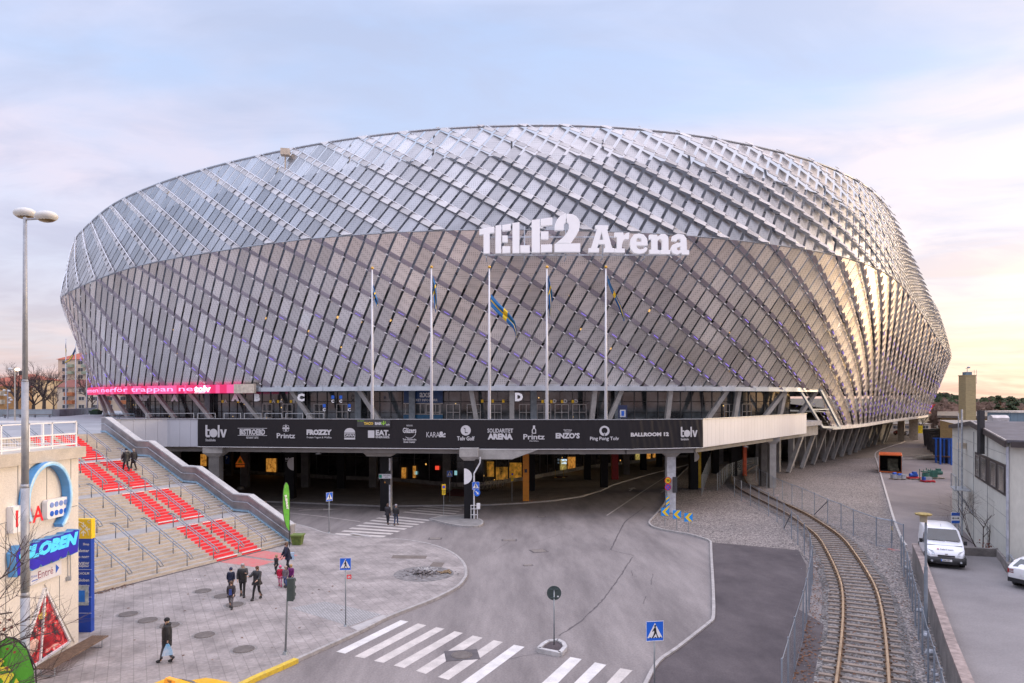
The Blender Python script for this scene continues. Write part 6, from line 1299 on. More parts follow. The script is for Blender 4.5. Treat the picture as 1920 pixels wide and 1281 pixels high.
person(ppos(482,1124),1.70,R(-12),'brown haired woman in a shiny black quilted jacket and black trousers',(.02,.02,.024),(.012,.012,.015),hair=(.09,.04,.02),stride=.55,phase=-1,coat=.2,arms=(.5,.9),elb=(.7,.9),bulk=1.1)
person(ppos(518,1076),1.15,R(-30),'little fair haired girl in a black coat standing apart left of the tall man',BKC,(.02,.02,.025),hair=(.42,.28,.14),kid=True,stride=.2,coat=.45,skirt=.03)
person(ppos(541,1074),1.80,R(-60),'tall man in a dark navy coat leaning down towards the children',(.012,.014,.04),(.015,.017,.03),hair=(.12,.06,.035),stride=.25,coat=.35,lean=.12,arms=(.35,.35),bulk=1.05)
m=MB(); p=ppos(547,1064); m.box(p.x,p.y,.6,.3,.12,.42,.3); tag(m.build('carrier_bag',bagm),'pale blue carrier bag held by the tall man','bag')
person(ppos(525.5,1100),1.18,R(10),'girl in a red jacket, pink trousers and bright pink hat',(.50,.01,.05),(.60,.22,.35),shoe=(.35,.05,.12),hat=(.75,.10,.25),hair=(.3,.2,.12),kid=True,stride=.35,coat=.25)
person(ppos(535.5,1101.5),1.2,R(-5),'child in a grey coat and beige hat between the pink and the purple child',(.16,.13,.15),(.03,.07,.2),hat=(.45,.32,.29),hair=(.2,.12,.08),kid=True,stride=.3,coat=.3)
person(ppos(545.5,1099),1.22,R(-10),'fair haired child in a purple jacket behind the traffic light',(.16,.012,.14),(.02,.02,.04),hair=(.45,.28,.12),kid=True,stride=.3,phase=-1,coat=.3)
person(P(727,984,0),1.75,R(165),'bareheaded walker in a dark jacket on the far zebra crossing, the left one of two',(.02,.018,.025),(.02,.022,.035),hair=(.12,.07,.05),stride=.35,coat=.2,bulk=1.05)
person(P(742.5,985.5,0),1.74,R(175),'walker in a black jacket, grey hat and blue jeans on the far zebra crossing',BKC,(.03,.05,.12),hat=(.4,.38,.4),hair=None,stride=.4,phase=-1,coat=.2,bulk=1.08)
person(((497-960)/F*57.6,57.6,0),1.76,R(85),'dark haired person half hidden behind the stair side wall',(.05,.06,.09),(.03,.03,.04),hair=(.12,.07,.05),coat=.3)
person(((502.5-960)/F*56.6,56.6,0),1.66,R(80),'person in a pale beige jacket half hidden behind the stair side wall',(.42,.38,.34),(.03,.03,.04),hair=(.2,.08,.05),coat=.3,bulk=1.1)
def onstair(px,py):
    # walk along the view ray until it meets the stairs
    d=Vector(((px-960)/F,1,(YH-py)/F)); D=30
    while D<62:
        p=Vector((0,0,H))+d*D; q=Vector((p.x,p.y))-S0; a_=q.dot(av)
        if a_>-2 and p.z<=stair_z(a_): return p,a_
        D+=.02
    return p,a_
for px,py,h,kw in ((236.5,886,1.74,dict(label='elderly man in a black jacket and flat cap climbing the red stairs',top=BKC,leg=(.015,.017,.03),hat=(.03,.03,.04),hair=(.4,.4,.4),coat=.25,bulk=1.12)),(250.5,882,1.66,dict(label='grey haired woman in a long dark coat climbing the red stairs beside the man',top=(.03,.028,.03),leg=(.03,.028,.03),hair=(.3,.25,.22),coat=.75,bulk=1.05))):
    p,a_=onstair(px,py); p.z=math.floor((stair_z(a_)-.12)/RIS+.5)*RIS+.13; person(p,h,R(65+180),stride=.5,**kw)
# ================= RAILWAY =================
TP=[(11.0,21.5),(12.7,24.7),(15.4,29.9),(18.1,35.5),(19.8,39.8),(21.5,44.6),(23.2,49.8),(24.2,54.9),(25.1,60.4),(25.6,67),(26.1,73.3),(27,80),(28.7,86.5),(31,93.3),(33.9,99.7),(36.8,105),(40.6,110.6),(46,117),(53,124)]
TPs=[(7.1,14),(9.2,18)]+TP
tc_=[Vector((a,b,0)) for a,b in smoothline([(a,b) for a,b in TPs],8)]
for _ in range(12): tc_=[tc_[0]]+[(tc_[i-1]+tc_[i]*2+tc_[i+1])/4 for i in range(1,len(tc_)-1)]+[tc_[-1]]
G=.82
def offl(pts,o):
    r=[]
    for i,p in enumerate(pts):
        d=(pts[min(i+1,len(pts)-1)]-pts[max(i-1,0)]).normalized(); r.append(p+Vector((d.y,-d.x,0))*o)
    return r
m=MB(); L1=offl(tc_,-1.75); L2=offl(tc_,1.75); 
for i in range(len(tc_)-1): m.poly([Vector((L1[i].x,L1[i].y,.02)),Vector((L2[i].x,L2[i].y,.02)),Vector((L2[i+1].x,L2[i+1].y,.13)) if False else Vector((L2[i+1].x,L2[i+1].y,.02)),Vector((L1[i+1].x,L1[i+1].y,.02))])
A=offl(tc_,-1.3); B=offl(tc_,1.3); m=MB()
for i in range(len(tc_)-1):
    a,b,c,d=L1[i],A[i],B[i],L2[i]; a2,b2,c2,d2=L1[i+1],A[i+1],B[i+1],L2[i+1]; z0,z1=.045,.13
    for p,q,p2,q2,za,zb in ((a,b,a2,b2,z0,z1),(b,c,b2,c2,z1,z1),(c,d,c2,d2,z1,z0)): m.poly([(p.x,p.y,za),(q.x,q.y,zb),(q2.x,q2.y,zb),(p2.x,p2.y,za)])
struct(m.build('ballast_bed',BALL))
trk=thing('railway_track','single curved railway track with rusty rails on timber sleepers','railway track',(20,40,.1))
RUST=mat('rail_rust',(.23,.14,.08),.75,.2,var=.25,scale=4); RTOP=mat('rail_top',(.35,.26,.18),.45,.6,var=.15,scale=2)
for sd in (-1,1):
    pts=offl(tc_,sd*G); m=MB(); 
    for a,b in zip(pts[:-1],pts[1:]): m.bar((a.x,a.y,.21),(b.x,b.y,.21),.16,.02); m.bar((a.x,a.y,.27),(b.x,b.y,.27),.03,.12); m.bar((a.x,a.y,.345),(b.x,b.y,.345),.085,.05,1)
    m.build('rail',[RUST,RTOP],trk)
SLP=mat('sleeper_wood',(.27,.215,.175),.9,col2=(.19,.155,.135),scale=2.2,fine=.15); acc=0; sl_=[];
for a,b in zip(tc_[:-1],tc_[1:]):
    L_=(b-a).length; 
    while acc<L_: t_=acc/L_; sl_.append((a.lerp(b,t_),(b-a).normalized())); acc+=.74
    acc-=L_
sl_=[q for q in sl_ if 21<q[0].y<78]; sl_.sort(key=lambda q:q[0].y)
for i,(p,d) in enumerate(sl_[:99]):
    w=Vector((d.y,-d.x,0)); h=1.42+random.uniform(-.06,.06); m=MB(); o_=w*random.uniform(-.05,.05); m.bar(p-w*h+o_+Vector((0,0,.135)),p+w*h+o_+Vector((0,0,.135)),.2,.1,up=(0,0,1)); m.build('sleeper',SLP,trk)
m=MB()
for p,d in sl_[:90]:
    w=Vector((d.y,-d.x,0))
    for sd in (-1,1):
        for e in (-.1,.1): q=p+w*(sd*G+e); m.box(q.x,q.y,.185,.08,.1,.06)
m.build('rail_fastening',mat('dark_rust',(.09,.055,.035),.9),trk)['kind']='stuff'
# loose stones and leaves
m=MB(); rg=random.Random(3)
def rp(y0,y1,side0,side1):
    y=y0+(y1-y0)*rg.random()**1.6; i=min(range(len(tc_)),key=lambda k:abs(tc_[k].y-y)); return tc_[i].x+rg.uniform(side0,side1),y
for _ in range(5200):
    x,y=rp(22,60,-2.8,5.2); s=rg.uniform(.025,.06); a=rg.random()*3
    i=min(range(0,len(tc_),3),key=lambda k:abs(tc_[k].y-y)); dx=abs(x-tc_[i].x); z=.13 if dx<1.25 else .05
    c,sn=math.cos(a)*s,math.sin(a)*s; m.add([(x-c,y-sn,z),(x+sn,y-c,z),(x+c,y+sn,z),(x-sn,y+c,z),(x,y,z+s*.9)],[(0,1,4),(1,2,4),(2,3,4),(3,0,4)],rg.randrange(3))
tag(m.build('loose_ballast_stones',[mat('stone_a',(.30,.29,.29),.9),mat('stone_b',(.16,.155,.17),.9),mat('stone_c',(.22,.20,.185),.9)]),None,None,None,'stuff'); bpy.context.scene.objects['loose_ballast_stones']['label']='loose grey ballast stones scattered round the railway track'; bpy.context.scene.objects['loose_ballast_stones']['category']='stones'
LF=mat('leaf_brown',(.17,.075,.035),.85,var=.4,scale=9); m=MB()
def leaf(x,y,z):
    s=rg.uniform(.035,.085); a=rg.random()*6.3; c,sn=math.cos(a)*s,math.sin(a)*s; m.add([(x-c,y-sn,z),(x+sn*.6,y-c*.6,z+rg.uniform(.01,.03)),(x+c,y+sn,z+.01),(x-sn*.6,y+c*.6,z+rg.uniform(.01,.04))],[(0,1,2,3)])
for _ in range(900):
    x,y=rp(22,48,-2.6,4.5); leaf(x,y,.14)
FL1=[P(a,b) for a,b in ((1485,1281),(1500,1220),(1515,1150),(1523,1100),(1522,1060),(1510,1020),(1498,1000))]
for _ in range(420):
    k=rg.randrange(len(FL1)-1); p=FL1[k].lerp(FL1[k+1],rg.random()); leaf(p.x+abs(rg.gauss(.2,.35)),p.y,.09)
for _ in range(40): leaf(rg.uniform(-20,-8),rg.uniform(26,40),.13)
for _ in range(240):
    p=SPt(rg.uniform(12,18),rg.uniform(-.5,.1),.13); leaf(p.x,p.y,.13)
lo=m.build('fallen_leaves',LF); tag(lo,'brown fallen leaves gathered along the track, fence and stair foot','leaves',None,'stuff')
# ================= FENCES =================
FN=mat('fence_post_steel',(.30,.35,.42),.45,.6,var=.1)
def meshmat():
    m=bpy.data.materials.new('chain_link'); m.use_nodes=True; t=m.node_tree; b=t.nodes['Principled BSDF']; b.inputs['Base Color'].default_value=(.24,.28,.34,1); b.inputs['Metallic'].default_value=.5; b.inputs['Roughness'].default_value=.5; L=t.links.new
    tc=t.nodes.new('ShaderNodeTexCoord'); uv=tc.outputs['UV']
    outs=[]
    for a in (1,-1):
        mp=t.nodes.new('ShaderNodeMapping'); mp.inputs['Rotation'].default_value=(0,0,R(45*a)); mp.inputs['Scale'].default_value=(14,14,14); L(uv,mp.inputs[0]); sp=t.nodes.new('ShaderNodeSeparateXYZ'); L(mp.outputs[0],sp.inputs[0]); fr=t.nodes.new('ShaderNodeMath'); fr.operation='FRACT'; L(sp.outputs[0],fr.inputs[0]); lt=t.nodes.new('ShaderNodeMath'); lt.operation='LESS_THAN'; L(fr.outputs[0],lt.inputs[0]); lt.inputs[1].default_value=.09; outs.append(lt.outputs[0])
    mx=t.nodes.new('ShaderNodeMath'); mx.operation='MAXIMUM'; L(outs[0],mx.inputs[0]); L(outs[1],mx.inputs[1]); tr=t.nodes.new('ShaderNodeBsdfTransparent'); ms=t.nodes.new('ShaderNodeMixShader'); L(mx.outputs[0],ms.inputs[0]); L(tr.outputs[0],ms.inputs[1]); L(b.outputs[0],ms.inputs[2]); L(ms.outputs[0],t.nodes['Material Output'].inputs[0]); return m
CHL=meshmat()
def fence(pts,hh,label,brace=(),sp=2.6,toprail=False,z=.05,bag=False):
    pts=[Vector(p) for p in pts]; t=thing('chain_link_fence',label,'fence',(pts[0].x,pts[0].y,z)); P_=[]
    for a,b in zip(pts[:-1],pts[1:]):
        n=max(1,round((b-a).length/sp)); P_+=[a.lerp(b,i/n) for i in range(n)]
    P_.append(pts[-1]); m=MB(); d=[0]
    for a,b in zip(P_[:-1],P_[1:]): m.add([(a.x,a.y,z),(b.x,b.y,z),(b.x,b.y,z+hh-.06),(a.x,a.y,z+hh-.06)],[(0,1,2,3)]); d.append(d[-1]+(b-a).length)
    o=m.build('wire_mesh',CHL,t); uvl=o.data.uv_layers.new(name='UVMap')
    for i in range(len(P_)-1):
        for k,(u,v) in enumerate(((d[i],0),(d[i+1],0),(d[i+1],hh),(d[i],hh))): uvl.data[i*4+k].uv=(u,v)
    for i,p in enumerate(P_): m=MB(); m.tube([(p.x,p.y,z),(p.x,p.y,z+hh)],.032,6); m.build('post',FN,t)
    m=MB(); m.tube([(p.x,p.y,z+hh-.08) for p in P_],.012 if not toprail else .03,4); m.tube([(p.x,p.y,z+.1) for p in P_],.008,3); m.build('tension_wire',FN,t)
    for i,j in brace: m=MB(); a,b=P_[i],P_[j]; m.bar((a.x,a.y,z+hh*.9),(b.x,b.y,z+.1),.05); m.build('brace',mat('dark_brace',(.08,.09,.11),.6),t)
    return t
fence([P(*p,.05) for p in ((1377,932),(1390,940),(1407,949),(1423,957),(1441,968),(1457,979),(1470,993),(1484,1010),(1496,1022),(1508,1040),(1519,1065),(1523,1095),(1517,1145),(1506,1200),(1490,1262),(1478,1310),(1466,1360))],2.1,'tall chain link fence curving along the left side of the railway to the camera',brace=((7,6),),sp=2.9)
fence([P(*p,.05) for p in ((1418,903),(1424,912),(1438,920),(1451,930),(1467,938),(1485,947),(1504,955),(1527,967),(1552,981),(1577,992),(1600,1005),(1643,1024),(1672,1030),(1694,1041))],2.05,'chain link fence on the gravel beyond the railway curve',brace=((8,7),),sp=3.4,toprail=True)
fence([P(*p,.05) for p in ((1345,920),(1363,900),(1400,885),(1440,880))],2.0,'chain link fence in the shade under the arena edge',brace=((1,2),(3,2)),sp=3)
fence([P(*p,0) for p in ((1316,930),(1325,900),(1332,880))],2.2,'short dense fence panel beside the black column in the shade',sp=2.5)
# ================= RETAINING WALL + PARKING =================
WT=1.5
WPX=[(1711,1019),(1725,1050),(1745,1112),(1762,1160),(1776,1202),(1807,1281),(1840,1380)]
WP=[P(a,b,WT) for a,b in WPX]; RW=mat('retaining_concrete',(.27,.245,.23),.9,col2=(.15,.135,.13),scale=1.1,bump=.3,fine=.15); CPW=mat('wall_cap',(.30,.24,.22),.9,var=.25,scale=3)
rwt=thing('retaining_wall','low stained concrete retaining wall between the railway and the car park','wall',(WP[2].x,WP[2].y,0)); m=MB(); cpm=MB()
for a,b in zip(WP[:-1],WP[1:]):
    n=max(1,round((b-a).length/2.0))
    for i in range(n): p=a.lerp(b,i/n); q=a.lerp(b,(i+1)/n-.01/n); m.bar((p.x+.15,p.y,WT/2-.05),(q.x+.15,q.y,WT/2-.05),.28,WT-.1); cpm.bar((p.x+.15,p.y,WT-.04),(q.x+.15,q.y,WT-.04),.34,.1)
m.build('wall_panels',RW,rwt); cpm.build('coping',CPW,rwt)
fence([(p.x-.75,p.y-.1,.05) for p in WP],1.95,'chain link fence leaning against the car park retaining wall',sp=2.6)
m=MB(); 
for _ in range(16):
    k=rg.randrange(5); p=WP[k].lerp(WP[k+1],rg.random()); m.sphere((p.x-.45,p.y,.25+rg.random()*.5),rg.uniform(.08,.2),6,4,0,(1,1,.6))
tag(m.build('blown_litter',mat('plastic_litter',(.42,.44,.48),.6,var=.2,scale=8)),'pale plastic litter caught behind the fence along the wall','litter',None,'stuff')
PKG=groundmat('car_park_asphalt',(.235,.22,.22),(.17,.158,.16),.2,.18,13,.88,.2)
ZP=1.0; pk=[(p.x+.28,p.y) for p in WP]+[(40,14),(60,22),(30.5,32.5),(26.5,36.6),(28.6,40.2),(25,41.2)]
m=MB(); m.prism(pk,-.05,ZP); struct(m.build('car_park',PKG,None))
bw=thing('low_wall','low concrete wall with a blue sign behind the parked van','wall',(26.7,41,0)); m=MB(); m.bar((24.9,41.45,.72),(28.9,40.45,.72),.3,1.44); m.build('back_section',RW,bw); m=MB(); m.bar((28.85,40.5,.72),(26.75,36.6,.72),.28,1.44); m.bar((26.75,36.5,.72),(25.6,34.2,.72),.28,1.44); m.build('side_section',RW,bw)
m=MB(); m.box(26.6,40.78,1.17,.5,.03,.24,R(-14)); m.build('blue_sign',SB,bw); m=MB(); m.box(26.6,40.755,1.25,.4,.01,.03,R(-14)); m.box(26.6,40.755,1.31,.3,.01,.03,R(-14)); m.build('sign_lettering',WHITE,bw)
m=MB(); m.tube([(28.7,40.1,1.4),(28.7,40.1,2.0),(26.9,36.7,1.75),(25.3,33.9,1.72)],.05,6); m.bar((26.9,36.7,1.4),(26.9,36.7,1.75),.06); m.bar((25.9,34.8,1.4),(25.9,34.8,1.72),.06); m.build('pipe_rail',GALV,bw)
# yard asphalt and white kerb line
YPX=[(1697,829),(1653,844),(1641,853),(1645,868),(1651,890),(1657.5,912),(1667,945),(1677,979),(1691,1014),(1699,1026)]
yp=pxs(YPX); YRD=groundmat('yard_asphalt',(.245,.215,.21),(.15,.13,.135),.11,.15,9,.88,.2,(1,.5,1)); m=MB(); m.prism(yp+[(24.9,41.2),(30,40.5),(34,48),(37,56),(60,90),(88,112),(112,150),(100,160)],-.05,.062); struct(m.build('yard',YRD)); kerb(smoothline(yp,3),.18,0,.16,mat('white_kerb',(.5,.47,.45),.8,var=.1,scale=3))
# ================= PALE SIDE BUILDING =================
dv=Vector((-4.7,-9.3,0)).normalized(); nv=Vector((dv.y,-dv.x,0)); nv=-nv if nv.x>0 else nv   # nv points left (outward)
c0=Vector((27.2,37.3,0)); c1=c0-dv*25.5; EH=7.95; ap=c0-dv*12.9
c1=Vector((38.7,60,0)); ap=Vector((33.05,48.8,0))
PG=mat('pale_green_concrete',(.57,.565,.51),.85,col2=(.49,.485,.44),scale=.5,bump=.15,vec=(1,1,.35),fine=.06); sb=thing('industrial_building','pale concrete industrial building with a low gabled roof and ribbon window','building',(34,47,0)); rt=-nv
def gb_(p,z): return (p.x,p.y,z)
W_=28; m=MB(); m.add([gb_(c0,0),gb_(c1,0),gb_(c1,EH),gb_(ap,8.6),gb_(c0,EH)]+[tuple(Vector(q)+rt*W_) for q in (gb_(c0,0),gb_(c1,0),gb_(c1,EH),gb_(ap,8.6),gb_(c0,EH))],[(0,1,2,3,4),(9,8,7,6,5),(0,4,9,5),(1,6,7,2),(0,5,6,1)]); m.build('wall',PG,sb)
RFM=mat('dark_felt_roof',(.10,.095,.11),.85,var=.2,scale=1,fine=.15); m=MB()
for a,za,b,zb in ((c0+dv*.25,EH-.02,ap,8.63),(ap,8.63,c1-dv*.2,EH+.02)):
    A=Vector(gb_(a,za))+nv*.2; B=Vector(gb_(b,zb))+nv*.2; m.add([A,B,B+rt*(W_+.4),A+rt*(W_+.4)]+[q+Vector((0,0,.14)) for q in (A,B,B+rt*(W_+.4),A+rt*(W_+.4))],[(3,2,1,0),(4,5,6,7),(0,1,5,4),(1,2,6,5),(2,3,7,6),(3,0,4,7)])
m.build('roof',RFM,sb)
m=MB(); m.bar(Vector(gb_(c0+dv*.28,EH-.1))+nv*.24,Vector(gb_(ap,8.58))+nv*.24,.1,.34); m.bar(Vector(gb_(ap,8.58))+nv*.24,Vector(gb_(c1,EH))+nv*.24,.1,.28); m.bar(Vector(gb_(c0+dv*.28,EH-.12)),Vector(gb_(c0+dv*.28,EH-.12))+rt*W_,.12,.3); m.build('fascia',mat('dark_brown_fascia',(.045,.035,.035),.6),sb)
m=MB(); m.bar(Vector(gb_(c0+dv*.2,EH+.1))+nv*.2,Vector(gb_(ap,8.75))+nv*.2,.06,.07); m.build('flashing',mat('flashing_light',(.5,.45,.42),.5,.3),sb)
wd=(c1-c0).normalized()
def wallp(s,z,off=.02): p=c0+wd*s+nv*off; return Vector((p.x,p.y,z))
def s_px(px):
    k=(px-960)/F; return (c0.x-k*c0.y)/(k*wd.y-wd.x)
def wallrect(mb,s0,s1,z0,z1,off,th=.02): mb.bar(wallp((s0+s1)/2,z0,off),wallp((s0+s1)/2,z1,off),abs(s1-s0),th,up=tuple(nv))
m=MB(); 
for z in (1.3,2.5,3.7,4.9,6.1,7.2): m.bar(wallp(0,z,.006),wallp(25.4,z,.006),.012,.02)
for px in (1826,1852,1892.5): s=s_px(px); m.bar(wallp(s,0,.008),wallp(s,8,.008),.03,.06)
m.build('panel_joints',mat('pale_joint',(.28,.28,.27),.8),sb)
# window band
s0,s1=s_px(1892)+.12,s_px(1829.5); fr=MB(); pa=MB(); z0,z1=5.05,6.4
za0=H+(YH-902)*wallp(s0,0).y/F
fm=mat('window_frame_dark',(.03,.024,.026),.5); wb=MB(); wb.bar(wallp(s0,5.75,.03),wallp(s1,5.75,.03),.06,1.75,up=(0,0,1)); o=bpy.data.objects.new('ribbon_window',None)
COL.objects.link(o); o.parent=sb; o.location=wallp(s0,5.75)-Vector((34,47,0)); wb.build('frame',fm,o)
for a,b in ((1831.5,1839),(1842,1851),(1860,1870),(1875,1885.5)):
    sa,sb2=s_px(b),s_px(a); q=MB(); q.bar(wallp(sa,5.75,.07),wallp(sb2,5.75,.07),.02,1.4,up=(0,0,1)); q.build('pane',mat('window_pane',(.16,.15,.13),.12,spec=.8,var=.7,scale=1.5),o)
    q=MB(); 
    for u,v in ((sa,sb2),): q.bar(wallp(u,6.45,.085),wallp(v,6.45,.085),.03,.05); q.bar(wallp(u,5.05,.085),wallp(v,5.05,.085),.03,.05); q.bar(wallp(u,5.05,.085),wallp(u,6.45,.085),.03); q.bar(wallp(v,5.05,.085),wallp(v,6.45,.085),.03)
    q.build('pane_frame',mat('pale_frame',(.17,.155,.15),.5),o)
# pipes, ladder, flue
m=MB(); fl_=s_px(1851.5); m.bar(wallp(fl_,6.8,.35),wallp(fl_,9.6,.35),.3,.3); m.build('flue',mat('black_flue',(.03,.03,.035),.5),sb); m=MB(); m.tube([wallp(s_px(1893)-.15,.3,.12),wallp(s_px(1893)-.15,7.7,.12)],.07,8); 
nd=rt; pc=c0+rt*1.4; m.tube([(pc.x,pc.y-.12,.2),(pc.x,pc.y-.12,7.7)],.11,8); m.build('downpipe',mat('pipe_pale',(.42,.44,.50),.5,.2),sb)
ld=thing('roof_ladder','tall steel ladder with a platform on the pale building wall','ladder',wallp(s_px(1822),0,.6)); m=MB(); s=s_px(1822); zz=H+(YH-768)*wallp(s,0,.5).y/F; m.tube([wallp(s,.0,.6),wallp(s,zz,.6)],.07,8); m.tube([wallp(s+1.9,.0,.6),wallp(s+1.9,zz-.3,.6)],.04,8); m.build('stile',GALV,ld)
m=MB(); 
for z in np.arange(.6,zz-.4,.75): m.bar(wallp(s,z,.6),wallp(s+1.9,z,.6),.04)
m.build('rung',GALV,ld); m=MB(); m.bar(wallp(s-1.2,3.75,.7),wallp(s+1.6,3.75,.7),1.0,.06,up=(0,0,1)); m.bar(wallp(s-1.2,4.75,1.1),wallp(s+1.6,4.75,1.1),.04); m.bar(wallp(s-1.2,3.7,1.1),wallp(s-1.2,4.75,1.1),.05); m.bar(wallp(s+1.6,3.7,1.1),wallp(s+1.6,4.75,1.1),.05); m.bar(wallp(s+1.2,3.7,.9),wallp(s-1.2,2.2,.1),.06); m.build('platform',GALV,ld)
m=MB(); p=wallp(s_px(1812),6.6,.3); m.box(p.x,p.y,6.55,.45,.45,.45); m.bar(p+Vector((0,0,-3)),p,.07); m.build('wall_box',mat('beige_panel',(.6,.5,.4)),sb)
# roof things
m=MB(); p=Q(1872,786,58); m.tube([p+Vector((-.7,0,0)),p+Vector((.7,0,0))],.35,10); m.box(p.x,p.y,p.z-.55,1.6,.8,.3); tag(m.build('roof_vent',mat('vent_metal',(.5,.5,.52),.35,.6)),'rounded grey vent lying on the flat roof','vent')
m=MB(); p=Q(1908,788,62); m.box(p.x,p.y,p.z-.9,3.4,3,1.6); o=m.build('roof_unit',mat('teal_cladding',(.14,.21,.27),.6,vec=(6,6,.1))); tag(o,'blue grey ribbed plant housing on the roof at the right edge','roof unit'); m=MB(); m.box(p.x,p.y,p.z+.7,3.7,3.3,.15); m.build('lid',mat('lid_pale',(.55,.5,.45),.6),o)
flat('flat_roof_deck',[(33.5,49.5),(80,30),(90,60),(45,72)],8.2,mat('grey_roof',(.26,.24,.22),.9,var=.15,scale=.5),None); tag(bpy.context.scene.objects['flat_roof_deck'],'wide flat grey roof behind the gabled roof','roof')
q=MB(); q.prism([(74,118),(103,164),(160,164),(160,100),(85,100)],0,7.3); wo_=q.build('ochre_building',mat('ochre_brick',(.36,.25,.11),.9,var=.2,scale=3,vec=(1,1,4))); tag(wo_,'low ochre brick building with a flat brown roof beyond the waste containers','building'); q=MB(); q.prism([(73.5,118),(102.5,164.5),(160.5,164.5),(160.5,99.5),(85,99.5)],7.3,7.7); q.build('roof',mat('grey_brown_roof',(.19,.165,.14),.9,var=.2),wo_)
# chimney
D_=88; x0=(1804-960)/F*D_; x1=(1823-960)/F*D_; zt=H+(YH-705)*D_/F; t=thing('brick_chimney','square yellow brick chimney tower standing above the flat roofs','chimney',((x0+x1)/2,D_,0)); BR=bpy.data.materials.new('yellow_brick'); BR.use_nodes=True; paving(BR,(.40,.32,.14),(.33,.26,.11),(.24,.21,.14),1,.5,.2,0,.02,stain=.2)
m=MB(); m.box((x0+x1)/2,D_,0,x1-x0,1.4,zt); m.build('shaft',mat('yellow_brick_plain',(.41,.335,.18),.9,col2=(.30,.245,.14),scale=3,vec=(.6,.6,5),bump=.3),t); m=MB(); m.box((x0+x1)/2,D_,zt,1.4,1.5,.1); m.build('crown',MATS['yellow_brick_plain'],t); m=MB(); m.box((x0+x1)/2,D_,zt+.1,.75,.75,.4); m.build('cap',mat('teal_cladding',(.14,.21,.27)),t)
m=MB(); xx=(x0+x1)/2; m.bar((xx,D_,zt+.5),(xx,D_,zt+1.1),.05); m.sphere((xx+.2,D_,zt+1.1),.17,8,6,0,(1.2,1,.8)); m.bar((xx-.2,D_,zt+.95),(xx+.25,D_,zt+1.1),.05); m.bar((x1+.25,D_,zt-1),(x1+.25,D_,zt+.8),.03); m.bar((x1+.55,D_,zt-1),(x1+.55,D_,zt+.8),.03); 
for z in (-.9,-.4,.1,.5): m.bar((x1,D_,zt+z),(x1+.55,D_,zt+z),.025)
m.build('mast',GALV,t)
# skips row
SKM=mat('skip_grey',(.085,.085,.10),.7,.3,var=.25,scale=1.2); SKE=mat('skip_edge',(.03,.03,.035),.6)
skl=['nearest','second','third','fourth','farthest']
for i,(px,py0,py1,D) in enumerate(((1765,823,868,112),(1757,818,858,123),(1750,812,850,133),(1744,808,846,139),(1738,805,838,152))):
    p=Q(px,py1,D); zt=H+(YH-py0)*D/F; t=thing('waste_container',f'dark grey open waste container, {skl[i]} of the row beside the ochre building','container',(p.x,p.y,.06),group='waste containers in a row'); m=MB(); x=p.x+3.1; frust(m,x,D,.2,zt-.1,2.8,1.5,3.1,1.65); m.build('tub',SKM,t); m=MB(); 
    for a,b in (((x-3.05,D-1.28),(x+3.0,D-1.28)),((x-3.05,D-1.28),(x-3.05,D+1.28)),((x-3.05,D+1.28),(x+3,D+1.28))): m.bar((*a,zt-.1),(*b,zt-.1),.22,.2)
    for xx in (x-2.8,x-1,x+1): m.bar((xx-.05,D-1.3,zt-.2),(xx+.1,D-1.2,.3),.1)
    m.build('rim',SKE,t); m=MB(); m.box(x-1.8,D,.06,.3,1.8,.2); m.box(x+1.8,D,.06,.3,1.8,.2); m.build('skid',SKE,t)
# blue steel frame
BF_=mat('frame_blue',(.02,.10,.42),.5,var=.1); t=thing('steel_rack','blue painted steel rack frame beside the pale building','rack',(70,110,0)); m=MB()
for px,py,D in ((1755,866,112),(1763,869,109),(1770,866,111),(1779,868,110),(1784,870,108),(1761,850,120)): 
    p=Q(px,822,D); m.bar((p.x,D,.06),(p.x,D,p.z),.22)
a,b=Q(1750,822,113),Q(1786,823,108); m.bar(a,b,.22); a2,b2=Q(1752,822,124),Q(1786,822,120); m.bar(a2,b2,.18); m.bar(a,a2,.18); m.bar(b,b2,.18); m.build('frame',BF_,t); a,b=Q(1752,855,113),Q(1786,857,109); m=MB(); m.bar(a,b,1.0,.15); m.build('rust_shelf',mat('shelf_rust',(.16,.08,.05),.9),t)
# orange container
OC_=mat('container_orange',(.62,.13,.025),.6,var=.15,scale=1.5); cf=P(1669.5,887,.062); t=thing('shipping_container','open ended orange container with boards inside on the yard','container',(cf.x,cf.y,.06),-math.atan2(cf.x,cf.y)); x0=-1.45; x1=1.45; y0=0; L_=5.2; zt=2.55
m=MB(); m.box((x0+x1)/2,y0+L_/2,zt-.1,x1-x0,L_,.12); m.box(x0+.06,y0+L_/2,.2,.12,L_,zt-.3); m.box(x1-.06,y0+L_/2,.2,.12,L_,zt-.3); m.box((x0+x1)/2,y0+L_-.06,.2,x1-x0-.24,.12,zt-.3); m.box((x0+x1)/2,y0+L_/2,.06,x1-x0,L_,.14)
for i in range(16): m.box((x0+x1)/2,y0+.2+i*.32,zt+.02,x1-x0-.2,.12,.03)
m.build('shell',OC_,t,local=True); m=MB(); m.box((x0+x1)/2,y0+2.6,.22,x1-x0-.4,4.8,.02); m.box(x0+.14,y0+2.6,.24,.03,4.9,2.1); m.box(x1-.14,y0+2.6,.24,.03,4.9,2.1); m.box((x0+x1)/2,y0+5.0,.24,x1-x0-.3,.03,2.1); m.build('dark_lining',DARK,t,local=True); m=MB(); m.box(x0+.02,y0-.6,.2,.08,1.2,2.2); m.build('door',mat('door_grey',(.35,.36,.36),.6,var=.15),t,local=True); m=MB(); m.box(x1-.02,y0-.6,.2,.08,1.2,2.2); m.build('door',mat('door_grey',(.35,.36,.36)),t,local=True)
